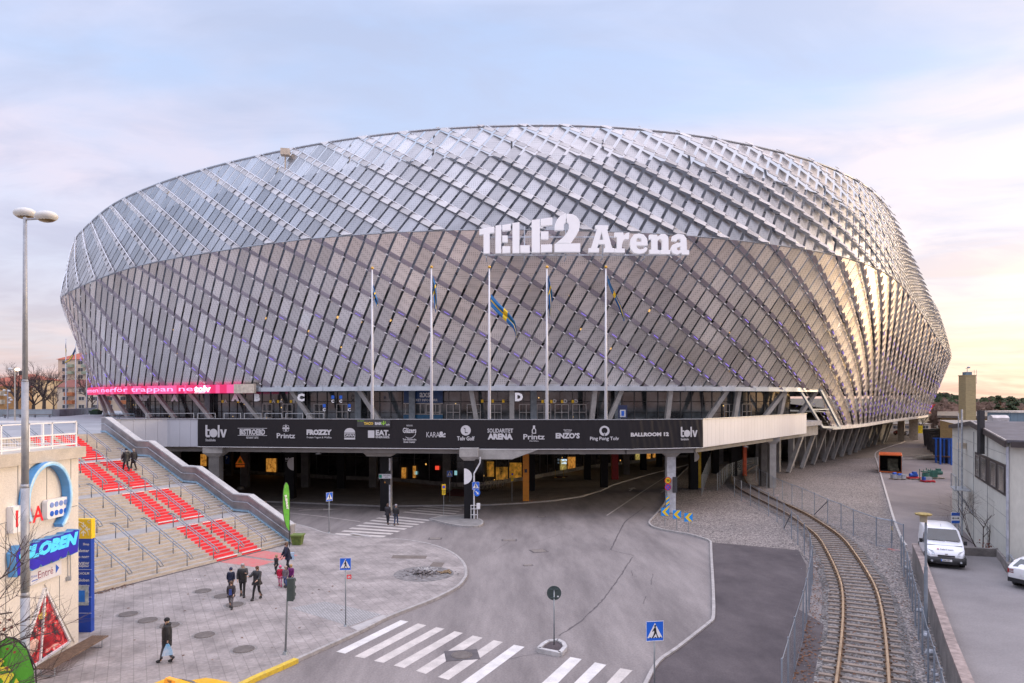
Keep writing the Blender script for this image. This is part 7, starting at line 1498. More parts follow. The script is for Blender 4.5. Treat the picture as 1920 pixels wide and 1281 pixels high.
m=MB(); m.box((x0+x1)/2+.3,y0+1.6,.3,1.3,.2,1.6,.1); m.box((x0+x1)/2+.5,y0+.9,.3,1.1,1.1,.35); m.build('stacked_boards',mat('olive_boards',(.12,.115,.08),.8,var=.4,scale=2),t,local=True)
# pallets with machines
PAL=mat('pallet_wood',(.38,.31,.24),.9); MG=mat('machine_green',(.035,.13,.10),.5); MBU=mat('machine_blue',(.02,.10,.45),.5); MW=mat('machine_grey',(.36,.37,.40),.6); MR=mat('machine_red',(.5,.03,.04),.5)
def pallet(px,py,w,label,items,base=PAL):
    p=P(px,py,.062); t=thing('pallet_load',label,'pallet',p,group='machines on pallets in the yard'); m=MB()
    for i in range(5): m.box(0,-.5+i*.25,.12,w,.13,.03)
    for x in (-w/2+.06,0,w/2-.06): m.box(x,0,0,.1,1.1,.12)
    m.build('pallet',base,t,local=True)
    for nme,mt_,bxs in items:
        m=MB()
        for b in bxs:
            if len(b)==6: m.box(*b)
            else: m.tube([b[:3],b[3:6]],b[6],10)
        m.build(nme,mt_,t,local=True)
pallet(1683,899,1.7,'leftmost pallet loaded with grey drums and blue motor parts',[('grey_parts',MW,[(-.5,0,.15,.5,.7,.5),(.2,.1,.15,.7,.6,.35),(.6,-.2,.15,.4,.5,.5)]),('blue_motor',MBU,[(-.6,0,.75,-.2,0,.75,.17),(.1,.1,.6,.6,.1,.6,.16)])])
pallet(1713,899,1.4,'pallet with a blue motor on a red base, second from the left',[('red_base',MR,[(0,0,.15,1.5,.7,.18)]),('blue_motor',MBU,[(-.5,0,.55,.45,0,.55,.24),(.1,0,.6,.4,.5,.4)])])
pallet(1736,903,1.3,'pallet with an upright green caged pump, third from the left',[('green_tank',MG,[(0,0,.2,0,0,1.1,.42),(0,0,1.2,.9,.7,.12)]),('cage',MG,[(-.55,-.4,.15,.06,.06,1.4),(.55,-.4,.15,.06,.06,1.4),(-.55,.4,.15,.06,.06,1.4),(.55,.4,.15,.06,.06,1.4)])])
pallet(1741+12,897.5,1.9,'largest pallet with a green compressor, at the right end of the row',[('green_compressor',MG,[(-.8,0,.75,.9,0,.75,.26),(-.3,0,.2,.9,.7,.9),(.5,.1,.9,.5,.4,.4)]),('cage',MG,[(-.85,-.45,.15,.07,.07,1.2),(-.85,.45,.15,.07,.07,1.2)])])
pallet(1739.5,904,1.3,'small blue grey unit on a red base in front of the green compressor',[('red_base',MR,[(0,0,.1,1.4,.8,.14)]),('grey_unit',MW,[(0,0,.24,.8,.55,.4)]),('blue_side',MBU,[(-.5,0,.24,.2,.55,.4)])],MR)
# lumber pile
p=P(1737,862,.06); t=thing('lumber_pile','untidy pile of pale boards on the yard behind the orange container','lumber',p); m=MB(); rg=random.Random(4)
for i in range(34): z=.08+i*.02+rg.random()*.08; x=rg.uniform(-2.4,-.6); y=rg.uniform(-1.2,1.2); m.bar((x,y,z),(x+rg.uniform(3.0,4.4),y+rg.uniform(-.5,.5),z+rg.uniform(-.02,.05)),.16,.05)
m.bar((-6.5,.1,.1),(-2,.0,.14),.3,.1); m.build('boards',mat('board_pale',(.44,.40,.33),.8,var=.25,scale=1.5),t,local=True)
# yard lamp, signs, shrub
D_=28.8; x=(1736-960)/F*D_; zt=H+(YH-978)*D_/F; t=thing('yard_lamp','mossy mushroom topped lamp post beside the fence and the van','street lamp',(x,D_,0)); m=MB(); m.tube([(x,D_,.2),(x,D_,zt-1.9)],.075,8); m.tube([(x,D_,zt-1.9),(x,D_,zt)],.05,8); m.build('post',mat('lamp_post_blue',(.25,.29,.34),.5,.4),t); xx=(1731.5-960)/F*D_; m=MB(); m.cyl(xx,D_,zt-.02,zt+.27,.13,.15,12); m.build('lamp_body',mat('lamp_beige',(.38,.33,.24),.7),t); m=MB(); m.cyl(xx,D_,zt+.27,zt+.33,.30,.33,18); m.cyl(xx,D_,zt+.33,zt+.36,.33,.2,18); m.build('cap',mat('mossy_cap',(.33,.25,.09),.9,var=.3,scale=9),t)
D_=45; x=(1791-960)/F*D_; zc=H+(YH-971)*D_/F; t=thing('arrow_sign','small white sign with a two way arrow and blue bands behind the van','sign',(x,D_,0)); m=MB(); m.tube([(x,D_,0),(x,D_,zc)],.03,6); m.build('post',GP,t); m=MB(); m.box(x,D_-.03,zc-.36,.56,.02,.72); m.build('board',WHITE,t); m=MB(); m.box(x,D_-.045,zc+.14,.54,.01,.2); m.box(x,D_-.045,zc-.35,.54,.01,.17); m.build('blue_band',SB,t); m=MB(); m.bar((x-.22,D_-.045,zc-.02),(x+.22,D_-.045,zc-.02),.01,.03); m.add([(x-.24,D_-.05,zc-.02),(x-.14,D_-.05,zc+.05),(x-.14,D_-.05,zc-.09),(x+.24,D_-.05,zc-.02),(x+.14,D_-.05,zc+.05),(x+.14,D_-.05,zc-.09)],[(0,1,2),(3,4,5)]); m.build('arrow',BLACK,t)
m=MB(); p=P(1672,1018,.05); m.tube([(p.x,p.y,0),(p.x,p.y,1.3)],.05,8); t=m.build('marker_post',ANTH); tag(t,'thin black marker post with a yellow band on the gravel by the fence','post'); m=MB(); m.cyl(p.x,p.y,.95,1.25,.056,n=8); m.build('yellow_band',SY,t); m=MB(); m.cyl(p.x,p.y,.75,.85,.056,n=8); m.build('white_band',WHITE,t)
rg=random.Random(11); t=thing('bare_shrub','leafless shrub growing against the pale building wall','shrub',(29.9,43.4,0)); m=MB()
for i in range(3): branch(m,Vector((29.9+i*.15,43.4,0)),Vector((-.6+.25*i,-.15,1)),2.5,.045,4,.5,3,5,0,rg)
m.build('branches',TW,t); m=MB()
for i in range(160): m.disc((30.2+rg.gauss(0,.5),42.6+rg.gauss(0,.3),.5+abs(rg.gauss(0,.45))),(rg.gauss(0,1),-1,rg.gauss(0,1)),.05,5,0,.004)
m.build('dead_leaves',mat('dead_leaf',(.18,.05,.03)),t)
m=MB()
for px,py,s in ((1456,929,.4),(1395,940,.3),(1670,1030,.4),(1680,1032,.5),(1320,916,.35),(1327,896,.3),(1329,893,.3)): p=P(px,py,.06); m.sphere(p,s*.5,6,4,0,(1.3,1,.3))
tag(m.build('scattered_rubbish',mat('rubbish',(.45,.42,.42),.7,col2=(.3,.08,.06),scale=1.1)),'scraps of rubbish lying on the gravel near the fences','litter',None,'stuff')
# ================= VEHICLES =================
TYR=mat('tyre',(.015,.015,.016),.8); RIM_=mat('wheel_rim',(.4,.41,.42),.3,.8); LAMP=mat('headlamp_glass',(.55,.58,.62),.1,.3,var=.3,scale=14); PLT=mat('plate_white',(.7,.7,.7),.5); TAIL=mat('tail_lamp',(.35,.01,.015),.3); WGL=mat('car_glass',(.02,.03,.035),.05,spec=.9,var=.3)
def loft(mb,secs,mi=0,cap=True):
    """secs: list of rings (equal length) of points"""
    n=len(secs[0]); o=len(mb.v)
    for s in secs: mb.v+=[tuple(p) for p in s]
    for i in range(len(secs)-1):
        for k in range(n): mb.f.append((o+i*n+k,o+i*n+(k+1)%n,o+(i+1)*n+(k+1)%n,o+(i+1)*n+k)); mb.m.append(mi)
    if cap: mb.f+=[tuple(o+k for k in reversed(range(n))),tuple(o+(len(secs)-1)*n+k for k in range(n))]; mb.m+=[mi,mi]
def vehicle(name,label,cat,loc,rz,paint,prof,glass,wid,wheels,group=None,tumble=.16,bumper=None,wr_=.31):
    """prof: list of (x, zlow, zbelt, ztop) along the length; forward = +X"""
    t=thing(name,label,cat,loc,rz,group); secs=[]
    for x,zl,zb,zt_,wf in prof:
        w=wid/2*wf; wt=w-(zt_-zb)*tumble; h=[]
        sidepts=[(w*.93,zl),(w*.995,zl+.18),(w,zl+.35 if zl+.35<zb else zb-.02),(w*.985,zb),(max(.2,wt)+.02,zb+(zt_-zb)*.86),(max(.2,wt)-.1,zt_-.015),(max(.2,wt)*.45,zt_+.01)]
        ring=[(x,y,z) for y,z in sidepts]+[(x,-y,z) for y,z in reversed(sidepts)]; secs.append(ring)
    m=MB(); loft(m,secs); o=m.build('body',paint,t,True,local=True)
    bv=o.modifiers.new('b','BEVEL'); bv.width=.02; bv.segments=2; bv.limit_method='ANGLE'; bv.angle_limit=R(40)
    for nm,quads in glass.items():
        for q in quads:
            m=MB(); m.add(q,[tuple(range(len(q)))]); c=sum((Vector(p) for p in q),Vector())/len(q); nn_=(Vector(q[1])-Vector(q[0])).cross(Vector(q[2])-Vector(q[1])).normalized(); ref=Vector((0,0,.9)); nn_=nn_ if nn_.dot(c-Vector((0,0,.6)))>0 else -nn_
            m.v=[tuple(Vector(p)+nn_*.012) for p in m.v]; m.build(nm,WGL,t,local=True)
    for x in wheels:
        for sd in (-1,1):
            e=bpy.data.objects.new('wheel',None); COL.objects.link(e); e.parent=t; e.location=(x,sd*(wid/2-.12),wr_); m=MB(); m.tube([(0,-.1,0),(0,.1,0)],wr_,20); m.build('tyre',TYR,e,local=True); m=MB(); m.tube([(0,sd*.085,0),(0,sd*.108,0)],[wr_*.62,wr_*.58],16); m.build('rim',RIM_,e,local=True)
            m=MB(); m.tube([(x,sd*(wid/2-.16),wr_),(x,sd*(wid/2+.004),wr_)],wr_+.05,20); m.build('wheel_arch',BLACK,t,local=True)
    return t
# van
VW=mat('van_white',(.74,.75,.78),.25,var=.02); W=1.9; hw_=W/2
VPR=[(-2.4,.35,.95,1.7,.93),(-2.38,.3,1.0,1.88,.95),(-1.2,.28,1.02,1.94,1.0),(.2,.28,1.02,1.94,1.0),(.55,.28,1.02,1.9,1.0),(1.35,.28,1.02,1.32,.99),(1.55,.28,.98,1.16,.98),(2.1,.26,.86,1.0,.93),(2.3,.24,.72,.84,.84),(2.36,.26,.6,.66,.78)]
fwd=Vector((-.10,-1,0)); vrz=math.atan2(-.88,-.42); vp=P(1774,1066,ZP+.002); vloc=(vp.x+1.0,vp.y+2.1,ZP+.002)
gl={'windscreen':[[(1.36,-.80,1.36),(1.36,.80,1.36),(.60,.70,1.88),(.60,-.70,1.88)]],'side_window':[[(.35,sd*.93,1.1),(1.2,sd*.93,1.1),(.62,sd*.84,1.72),(.35,sd*.83,1.74)] for sd in (-1,1)]}
v=vehicle('parked_van','white parked van with black bumper facing the camera behind the fence','van',vloc,vrz,VW,VPR,gl,W,(-1.45,1.5),tumble=.14,wr_=.33)
m=MB(); secs=[]
for y in np.linspace(-1,1,13): xx=2.47-.16*abs(y)**3; secs.append([(xx-.4,y*.95,.22),(xx,y*.95,.25),(xx+.03,y*.95,.4),(xx,y*.95,.6),(xx-.35,y*.95,.66)])
loft(m,secs); m.build('bumper',mat('bumper_plastic',(.022,.022,.024),.6),v,True,local=True)
m=MB(); m.box(2.40,0,.66,.1,.8,.07); m.box(2.49,0,.28,.04,1.0,.08); m.build('grille',BLACK,v,local=True)
for sd in (-1,1):
    m=MB(); m.add([(2.33,sd*.5,.66),(2.16,sd*.84,.66),(1.98,sd*.88,.92),(2.2,sd*.60,.86)],[(0,1,2,3)]); m.v=[(a+.10,b*1.02,c+.07) for a,b,c in m.v]; m.build('headlight',LAMP,v,local=True); m=MB(); m.tube([(2.4,sd*.68,.40),(2.475,sd*.68,.40)],.055,10); m.build('fog_lamp',LAMP,v,local=True)
    m=MB(); m.box(1.05,sd*1.07,1.12,.12,.16,.22); m.bar((1.05,sd*.94,1.2),(1.05,sd*1.02,1.2),.05); m.build('mirror',BLACK,v,local=True)
m=MB(); m.box(2.505,0,.42,.02,.52,.11); m.build('number_plate',PLT,v,local=True); m=MB(); vf=fit(text2d('LPC 731',1,.03),h=.07); m.add([(2.521,a,.475+b) for a,b in vf[0]],vf[1]); m.build('plate_number',BLACK,v,local=True); m=MB(); m.box(2.515,-.235,.422,.016,.045,.106); m.build('plate_band',SBL,v,local=True)
m=MB(); vf=fit(text2d('SafeTeam',1,.02),w=.62); m.add([(2.13-b*.93,a+.05,1.005+b*.36) for a,b in vf[0]],vf[1]); m.build('bonnet_lettering',mat('ink_blue',(.03,.03,.10),.5),v,local=True); m=MB(); m.disc((2.13,-.36,1.005),(.36,0,.93),.055,10); m.build('bonnet_mark',mat('ink_red',(.4,.03,.12),.5),v,local=True)
m=MB(); m.add([(2.405,-.08,.74),(2.405,.08,.74),(2.41,.06,.69),(2.415,0,.63),(2.41,-.06,.69)],[(0,1,2,3,4)]); m.v=[(a+.04,b,c+.09) for a,b,c in m.v]; m.build('front_emblem',RIM_,v,local=True)
m=MB(); m.bar((1.62,-.85,1.135),(1.62,.85,1.135),.1,.02); m.bar((1.4,-.55,1.36),(1.46,.05,1.33),.02); m.bar((1.4,.1,1.36),(1.46,.7,1.33),.02); m.build('wiper_cowl',BLACK,v,local=True); m=MB(); m.bar((.2,0,1.95),(.1,0,2.1),.012); m.build('aerial',BLACK,v,local=True)
# cars
CPR=[(-2.15,.42,.80,.98,.86),(-2.1,.3,.86,1.0,.92),(-1.9,.26,.88,1.12,.97),(-1.45,.25,.9,1.36,1.0),(-.8,.25,.9,1.45,1.0),(.1,.25,.9,1.45,1.0),(.45,.25,.9,1.36,1.0),(1.15,.25,.88,1.0,1.0),(1.7,.25,.78,.9,.97),(2.1,.27,.62,.72,.88),(2.18,.3,.5,.56,.8)]
def car(label,loc,rz,paint,cat='car',name='parked_car'):
    w=.88; gl={'windscreen':[[(1.08,-.70,1.03),(1.08,.70,1.03),(.46,.58,1.36),(.46,-.58,1.36)]],'rear_window':[[(-2.02,-.66,1.04),(-2.02,.66,1.04),(-1.5,.58,1.35),(-1.5,-.58,1.35)]],'side_window':[[(-1.75,sd*.855,.96),(.95,sd*.86,.96),(.42,sd*.785,1.33),(-1.45,sd*.785,1.33)] for sd in (-1,1)]}
    c=vehicle(name,label,cat,loc,rz,paint,CPR,gl,1.78,(-1.35,1.35))
    for sd in (-1,1): 
        m=MB(); m.box(-2.1,sd*.68,.72,.1,.28,.2); m.build('tail_light',TAIL,c,local=True); m=MB(); m.box(2.02,sd*.62,.56,.16,.3,.12); m.build('headlight',LAMP,c,local=True)
    m=MB(); m.box(-2.165,0,.62,.02,.5,.12); m.build('number_plate',PLT,c,local=True); m=MB(); m.box(-2.1,0,.3,.16,1.6,.2); m.build('lower_bumper',BLACK,c,local=True); return c
cp_=P(1905,1108,ZP); cc=car('white parked car at the right edge of the picture showing its rear end',(cp_.x+2.45,cp_.y+.9,ZP),R(24),mat('car_white',(.7,.7,.72),.25,var=.02))
tx=car('yellow taxi with a lit roof sign at the bottom edge of the road',(-10.4,21.08,.0),math.atan2(.87,.49),mat('taxi_yellow',(.85,.48,.01),.3,var=.03),'taxi','taxi')
m=MB(); frust(m,-.1,0,1.47,1.66,.1,.3,.07,.24); m.build('roof_sign',mat('taxi_sign',(.85,.35,.03),.5,emit=.15),tx,local=True); m=MB(); vf=fit(text2d('TAXI',1,.04),h=.07); vf2=fit(text2d('020',1,.04),h=.06)
for (vs,fs),z in ((vf,1.61),(vf2,1.53)): m.add([(-.20-.02*0,-a,z+b) for a,b in vs],fs)
m.build('sign_lettering',mat('ink_navy',(.02,.03,.12),.5),tx,local=True)
pcar=car('dark car parked in the gloom at the left under the deck',((378-960)/F*82,82,.12),R(10),mat('car_dark',(.03,.035,.04),.3))
# ================= BACKGROUND LEFT =================
def rectf(mb,x0,x1,z0,z1,y,th=.1,mi=0): mb.box((x0+x1)/2,y,z0,x1-x0,th,z1-z0,0,mi)
WF=mat('window_frame_white',(.6,.58,.55),.6); WG=mat('window_dark',(.06,.07,.085),.15,var=.6,scale=.8,spec=.7)
def house(name,label,x0,x1,D,z0,ze,zr,wall,roof,cols,rows,wz=1.3,ww=1.6,depth=14,hip=3,balc=None,chim=True):
    t=thing(name,label,'building',((x0+x1)/2,D,z0)); m=MB(); m.box((x0+x1)/2,D+depth/2,z0,x1-x0,depth,ze-z0); m.build('wall',wall,t)
    m=MB(); e=.5; m.add([(x0-e,D-e,ze),(x1+e,D-e,ze),(x1+e,D+depth+e,ze),(x0-e,D+depth+e,ze),(x0+hip,D+depth/2,zr),(x1-hip,D+depth/2,zr)],[(3,2,1,0),(0,1,5,4),(1,2,5),(2,3,4,5),(3,0,4)]); ro=m.build('roof',roof,t)
    if chim: m=MB(); m.box(x0+(x1-x0)*.35,D+depth*.45,(ze+zr)/2,1.6,1.2,(zr-ze)/2+1); m.build('chimney',ANTH,t)
    for c in cols:
        for r in rows:
            e_=bpy.data.objects.new('window',None); COL.objects.link(e_); e_.parent=t; e_.location=(c-(x0+x1)/2,0,r-z0); m=MB(); m.box(c,D-.02,r,ww,.12,wz); m.build('frame',WF,e_); m=MB(); m.box(c-ww*.23,D-.1,r+.1,ww*.4,.04,wz-.2); m.box(c+ww*.23,D-.1,r+.1,ww*.4,.04,wz-.2); m.build('pane',WG,e_)
    for (bx,bz,bw,bm) in (balc or []):
        m=MB(); m.box(bx,D-.6,bz,bw,1.2,1.0); m.build('balcony',bm,t)
    return t
def X(px,D): return (px-960)/F*D
def Z(py,D): return H+(YH-py)*D/F
RR=mat('roof_tile_red',(.42,.12,.07),.85,var=.15,scale=1.5,vec=(1,4,1)); RDK=mat('roof_tile_brown',(.22,.075,.055),.85,var=.15,scale=1.5,vec=(1,4,1)); YP=mat('yellow_render',(.58,.46,.29),.9,var=.06,scale=.4); YP2=mat('cream_render',(.60,.50,.38),.9,var=.06,scale=.4); OR_=mat('orange_render',(.62,.36,.15),.9,var=.08)
BG_=mat('balcony_green',(.30,.36,.27),.8); BO=mat('balcony_orange',(.42,.15,.06),.8); BC=mat('balcony_cream',(.55,.48,.36),.8)
D=230; house('apartment_block','tall pale yellow apartment block with a red hipped roof left of the stadium',X(109,D),X(215,D),D,6,Z(674,D),Z(655,D),YP2,RR,[X(p,D) for p in (121.5,151,168)],[Z(p,D) for p in (683.5,697,710)],1.3,1.8,14,6,[(X(p,D),Z(q,D),2.2,BG_) for p in (133,162) for q in (689,702)])
D=190; house('apartment_block','lower cream apartment block with a dark red roof and orange balconies',X(107,D),X(255,D),D,6,Z(726,D),Z(711,D),YP2,RDK,[X(p,D) for p in (122.5,153,179,206,231)],[Z(p,D) for p in (735.5,751,766)],1.1,1.7,10,.3,[(X(p,D),Z(q,D),2.3,BO) for p in (132.5,200,236) for q in (742.5,757.5)])
D=215; house('apartment_block','yellow house with a red roof and dark chimneys at the far left',X(-10,D),X(63,D),D,6,Z(712,D),Z(700,D),YP,RR,[X(p,D) for p in (5,30,52)],[Z(p,D) for p in (722,736,750)],1.2,1.6,14,5)
D=150; house('apartment_block','end of an orange house with cream balconies at the left edge',X(-40,D),X(6.5,D),D,6,Z(724,D),Z(708,D),OR_,RR,[X(-10,D)],[Z(735,D),Z(750,D)],1.1,1.5,9,1,[(X(3,D),Z(q,D),1.6,BC) for q in (742,758)],chim=False)
D=260; house('row_house','low orange house with a red roof seen between the bare trees',X(62,D),X(112,D),D,6,Z(746,D),Z(735,D),OR_,RR,[X(p,D) for p in (80,95,104)],[Z(756,D)],1.2,1.8,8,1)
# plaza wall left
PWM=mat('plaza_wall_blue',(.17,.20,.24),.6,.1,var=.25,scale=.5); t=thing('curved_plaza_wall','long low blue grey wall curving across the far side of the upper plaza','wall',(-85,119,ZD)); m=MB()
WL=[(X(-60,113),113),(X(98,118),118),(X(108,119),119.3),(X(120,122),122.5),(X(150,134),134),(X(177,150),150)]
for i,(a,b) in enumerate(zip(WL[:-1],WL[1:])): m.bar((*a,ZD+.62),(*b,ZD+.62),.35,1.24,i>1)
m.build('wall_panels',[mat('plaza_wall_pale',(.30,.35,.38),.5,var=.2,scale=.3),PWM],t); m=MB(); m.bar((*WL[0],ZD+1.26),(*WL[1],ZD+1.26),.45,.06); m.build('coping',GALV,t)
t=thing('long_bench','long low bench on the upper plaza below the blue grey wall','bench',(X(50,112),112,ZD)); a,b=(X(4,109),109),(X(97,113),113); m=MB(); m.bar((*a,ZD+.45),(*b,ZD+.45),.5,.08); m.build('seat',WD,t); 
for k in (.05,.35,.65,.95): x=a[0]+(b[0]-a[0])*k; y=a[1]+(b[1]-a[1])*k; m=MB(); m.box(x,y,ZD,.12,.4,.42); m.build('leg',GALV,t)
t=thing('planter_tub','dark planter tub at the end of the upper plaza wall','planter',(X(180,135),135,ZD)); m=MB(); frust(m,X(180,135),135,ZD,ZD+.8,.7,.7,.9,.9); m.build('tub',mat('tub_dark',(.03,.06,.04),.7),t); m=MB(); m.sphere((X(180,135),135,ZD+.85),.75,8,5,0,(1,1,.35)); m.build('hedge',mat('hedge',(.04,.08,.02),.9,var=.5,scale=6),t)
t=thing('sand_bin','green grit bin on the upper plaza near the slanted posts','bin',(X(246,125),125,ZD)); m=MB(); frust(m,X(246,125),125,ZD,ZD+.6,.7,.45,.8,.5); m.build('box',mat('bin_green',(.04,.16,.05),.6),t); m=MB(); frust(m,X(246,125),125,ZD+.62,ZD+.85,.85,.52,.75,.4); m.build('lid',mat('bin_green',(.04,.16,.05),.6),t)
for i,(pa_,pb_) in enumerate(((198,221),(224,252))):
    D=95; t=thing('bicycle_rail',['left','right'][i]+' one of two low tubular rails on the upper plaza','rail',(X(pa_,D),D,ZD),group='low tubular rails on the upper plaza'); m=MB(); m.tube([(X(pa_,D),D,ZD),(X(pa_,D),D,ZD+.9),(X(pb_,D),D,ZD+.9),(X(pb_,D),D,ZD)],.05,6); m.tube([(X(pa_,D),D,ZD+.5),(X(pb_,D),D,ZD+.5)],.035,6); m.build('tube',mat('rail_blue_grey',(.16,.2,.24),.5,.4),t)
# distant flagpoles
for i,(px,top,D,lab) in enumerate(((123.5,635,135,'leftmost far flagpole with a limp flag'),(142,645,135,'second far flagpole with a Swedish flag blown to the left'),(162.5,672,135,'third far flagpole, without a flag in view'),(183,722,135,'fourth far flagpole, mostly behind the pink ribbon'))):
    x=X(px,D); t=thing('flagpole',lab+', on the upper plaza','flagpole',(x,D,ZD),group='far flagpoles'); m=MB(); m.tube([(x,D,ZD),(x,D,Z(top,D))],[.14,.07],8); m.build('pole',POLE,t,True)
    if i<2:
        m=MB(); tp=Z(top+6,D)
        if i==1: q=[(0,0),(-.6,-1.3),(-1.3,-2.4),(-2.0,-2.9)],[(0,-.9),(-.4,-1.8),(-1.0,-2.7),(-2.0,-3.2)]
        else: q=[(0,-.2),(.1,-1.0),(.2,-1.8),(.1,-2.6)],[(0,-1.2),(-.02,-1.6),(0,-2.3),(0,-3.0)]
        for j in range(3):
            for k in range(4):
                f=lambda a,b:tuple((Vector((x+q[0][a][0],D-.1-.05*b,tp+q[0][a][1]))*(1-b/4)+Vector((x+q[1][a][0],D-.1,tp+q[1][a][1]))*(b/4)))
                m.poly([f(j,k),f(j+1,k),f(j+1,k+1),f(j,k+1)],1 if (k in(1,2) and j!=0) else 0)
        m.build('flag',[mat('flag_navy',(.02,.06,.16),.8),YEL],t)
# distant lamps
D=90; x=X(28,D); t=thing('street_lamp','twin headed street lamp with one head lit on the upper plaza','street lamp',(x,D,ZD)); m=MB(); m.tube([(x,D,ZD),(x,D,Z(693,D))],[.11,.07],8); m.bar((X(22,D),D,Z(691,D)),(X(31,D),D,Z(692,D)),.06); m.build('post',mat('lamp_post_cream',(.5,.46,.4),.5),t); m=MB(); m.sphere(Q(20,692,D),.32,12,8,0,(1,.8,.55)); m.build('lamp_head',mat('lamp_shell',(.6,.6,.6)),t); m=MB(); m.sphere(Q(32.5,693,D),.3,12,8,0,(1,.8,.6)); m.build('lit_lamp_head',mat('lamp_lit',(1,.72,.4),.5,emit=5,var=0),t)
D=105; x=X(14.5,D); t=thing('lamp_cluster','mast with six small round lamps on the upper plaza at the left edge','street lamp',(x,D,ZD)); m=MB(); m.tube([(x,D,ZD),(x,D,Z(730,D))],.09,8); m.build('post',GALV,t)
for px,py in ((8,732),(17,733),(10,741),(18.5,746),(21,750),(18,755)): m=MB(); c=Q(px,py,D); m.sphere(c,.22,8,6,0,(1,1,.7)); m.bar(c,(x,D,c.z-.2),.03); m.build('lamp_head',mat('lamp_shell',(.6,.6,.6)),t)
# bare trees left
def baretree(x,D,z,h,label,seed,crown=1.0,group='bare trees beyond the upper plaza',dep=5,r=.22,name='bare_tree',bk=None):
    rg=random.Random(seed); t=thing(name,label,'tree',(x,D,z),0,group); m=MB(); m.tube([(x,D,z),(x+.1,D,z+h*.3)],[r,r*.75],7); m.build('trunk',bk or BARK,t); m=MB()
    for i in range(5):
        a=i*1.26+rg.random(); branch(m,Vector((x+.1,D,z+h*.27+i*.03*h)),Vector((math.cos(a)*.7*crown,math.sin(a)*.5*crown,1.0)),h*.32,r*.55,dep,.45,3,4,0,rg)
    m.build('branches',TW,t); return t
for i,(px,D,h,cr,lab) in enumerate(((82,150,8.6,1.3,'broad bare tree with black forked limbs left of the tall apartment block'),(30,145,8.5,1.2,'dense brown bare tree behind the lit street lamp'),(48,160,7.5,1.2,'bare tree right behind the big lamp post'),(62,155,6.0,1.3,'low bushy bare tree between the lamp post and the broad tree'),(8,165,8,1.1,'bare tree at the left edge in front of the yellow house'),(163,165,8.0,.6,'slender bare birch in front of the tall apartment block'),(172,160,6.5,.7,'bare tree beside the pink ribbon end'),(100,170,5,1.0,'small bare tree left of the cream apartment block'))):
    baretree(X(px,D),D,7.0,h*1.3,lab,30+i,cr*1.15,dep=5 if i<4 else 4,r=.42 if i<4 else .25)
# ================= BACKGROUND RIGHT =================
def leafclump(mb,c,r,n,s,rg,sq=.7):
    for _ in range(n):
        v=Vector((rg.gauss(0,1),rg.gauss(0,1),rg.gauss(0,1))); v=v.normalized()*r*rg.random()**.4; v.z*=sq; p=c+v; a=Vector((rg.gauss(0,1),rg.gauss(0,1),rg.gauss(0,.6))).normalized()*s; b=a.orthogonal().normalized()*s*rg.uniform(.5,1); mb.add([p-a,p+b,p+a,p-b],[(0,1,2,3)],rg.randrange(3))
PN=[mat('pine_green_%s'%a,c,.9,var=.3,scale=2) for a,c in (('mid',(.075,.105,.05)),('dark',(.045,.07,.04)),('light',(.11,.13,.065)))]
def pine(px,py0,py1,D,wpx,label,seed):
    rg=random.Random(seed); x=X(px,D); zt,zb=Z(py0,D),Z(py1,D); w=wpx/F*D; t=thing('pine_tree',label,'tree',(x,D,0),group='pines behind the roofs'); m=MB(); m.tube([(x,D,0),(x+.2,D,zb),(x+.3,D,zt-1)],[.35,.25,.1],7); 
    for i in range(9): z=zb+(zt-zb)*(.1+.8*rg.random()); a=rg.random()*6.3; m.tube([(x+.2,D,z-.6),(x+math.cos(a)*w*.38,D+math.sin(a)*w*.38,z+.3)],[.09,.03],4)
    m.build('trunk',mat('pine_bark',(.24,.13,.08),.9,var=.2),t); m=MB()
    for i in range(26): z=zb+(zt-zb)*(.1+.85*rg.random()); f=math.sin(math.pi*min(.95,max(.12,(z-zb)/(zt-zb))))**.5; a=rg.random()*6.3; rr=w*.5*f*rg.uniform(.2,.95); leafclump(m,Vector((x+math.cos(a)*rr,D+math.sin(a)*rr,z)),w*.17,60,w*.07,rg,.6)
    m.build('crown',PN,t)
pine(1873.5,742,770,150,19,'left one of the two tall pines behind the flat roofs',1); pine(1899,744,778,150,30,'right, broader one of the two tall pines behind the flat roofs',2)
# forest band: evergreens and bare woods fading far away
rg=random.Random(9); m=MB()
def blob(mb,c,r,h,mi,n,rg):
    for _ in range(n):
        t=rg.random(); rr=r*(1-t)**.5*rg.uniform(.5,1.05); a=rg.random()*6.3; p=c+Vector((math.cos(a)*rr,math.sin(a)*rr,t*h)); s=r*rg.uniform(.18,.34); v=Vector((rg.gauss(0,1),rg.gauss(0,.4),rg.gauss(0,1))).normalized()*s; w_=Vector((0,1,0)).cross(v).normalized()*s*.8; mb.add([p-v,p+w_,p+v,p-w_],[(0,1,2,3)],mi)
for i in range(560):
    px=rg.uniform(1700,2080); D=rg.uniform(520,950); x=X(px,D); y0=rg.uniform(-1,1); top=Z(744+5*math.sin(px*.021)+3*math.sin(px*.07)+rg.uniform(-2,3)+ (0 if D>650 else 9),D); mi=rg.randrange(3) if rg.random()<.75 else 3; h=rg.uniform(9,16); blob(m,Vector((x,D,top-h)),rg.uniform(4,7),h,mi,70,rg)
for i in range(150):
    px=rg.uniform(1735,2060); D=rg.uniform(240,420); x=X(px,D); h=rg.uniform(6,9); top=Z(rg.uniform(755,764),D); blob(m,Vector((x,D,top-h)),rg.uniform(3,4.5),h,3 if rg.random()<.8 else 4,90,rg)
tag(m.build('forest',PN+[mat('bare_wood_brown',(.20,.135,.105),.95,var=.25,scale=.3),mat('bare_wood_pink',(.27,.18,.145),.95,var=.2,scale=.3)]),'far wooded ridge of pines and bare brown trees at the right horizon','forest',None,'stuff')
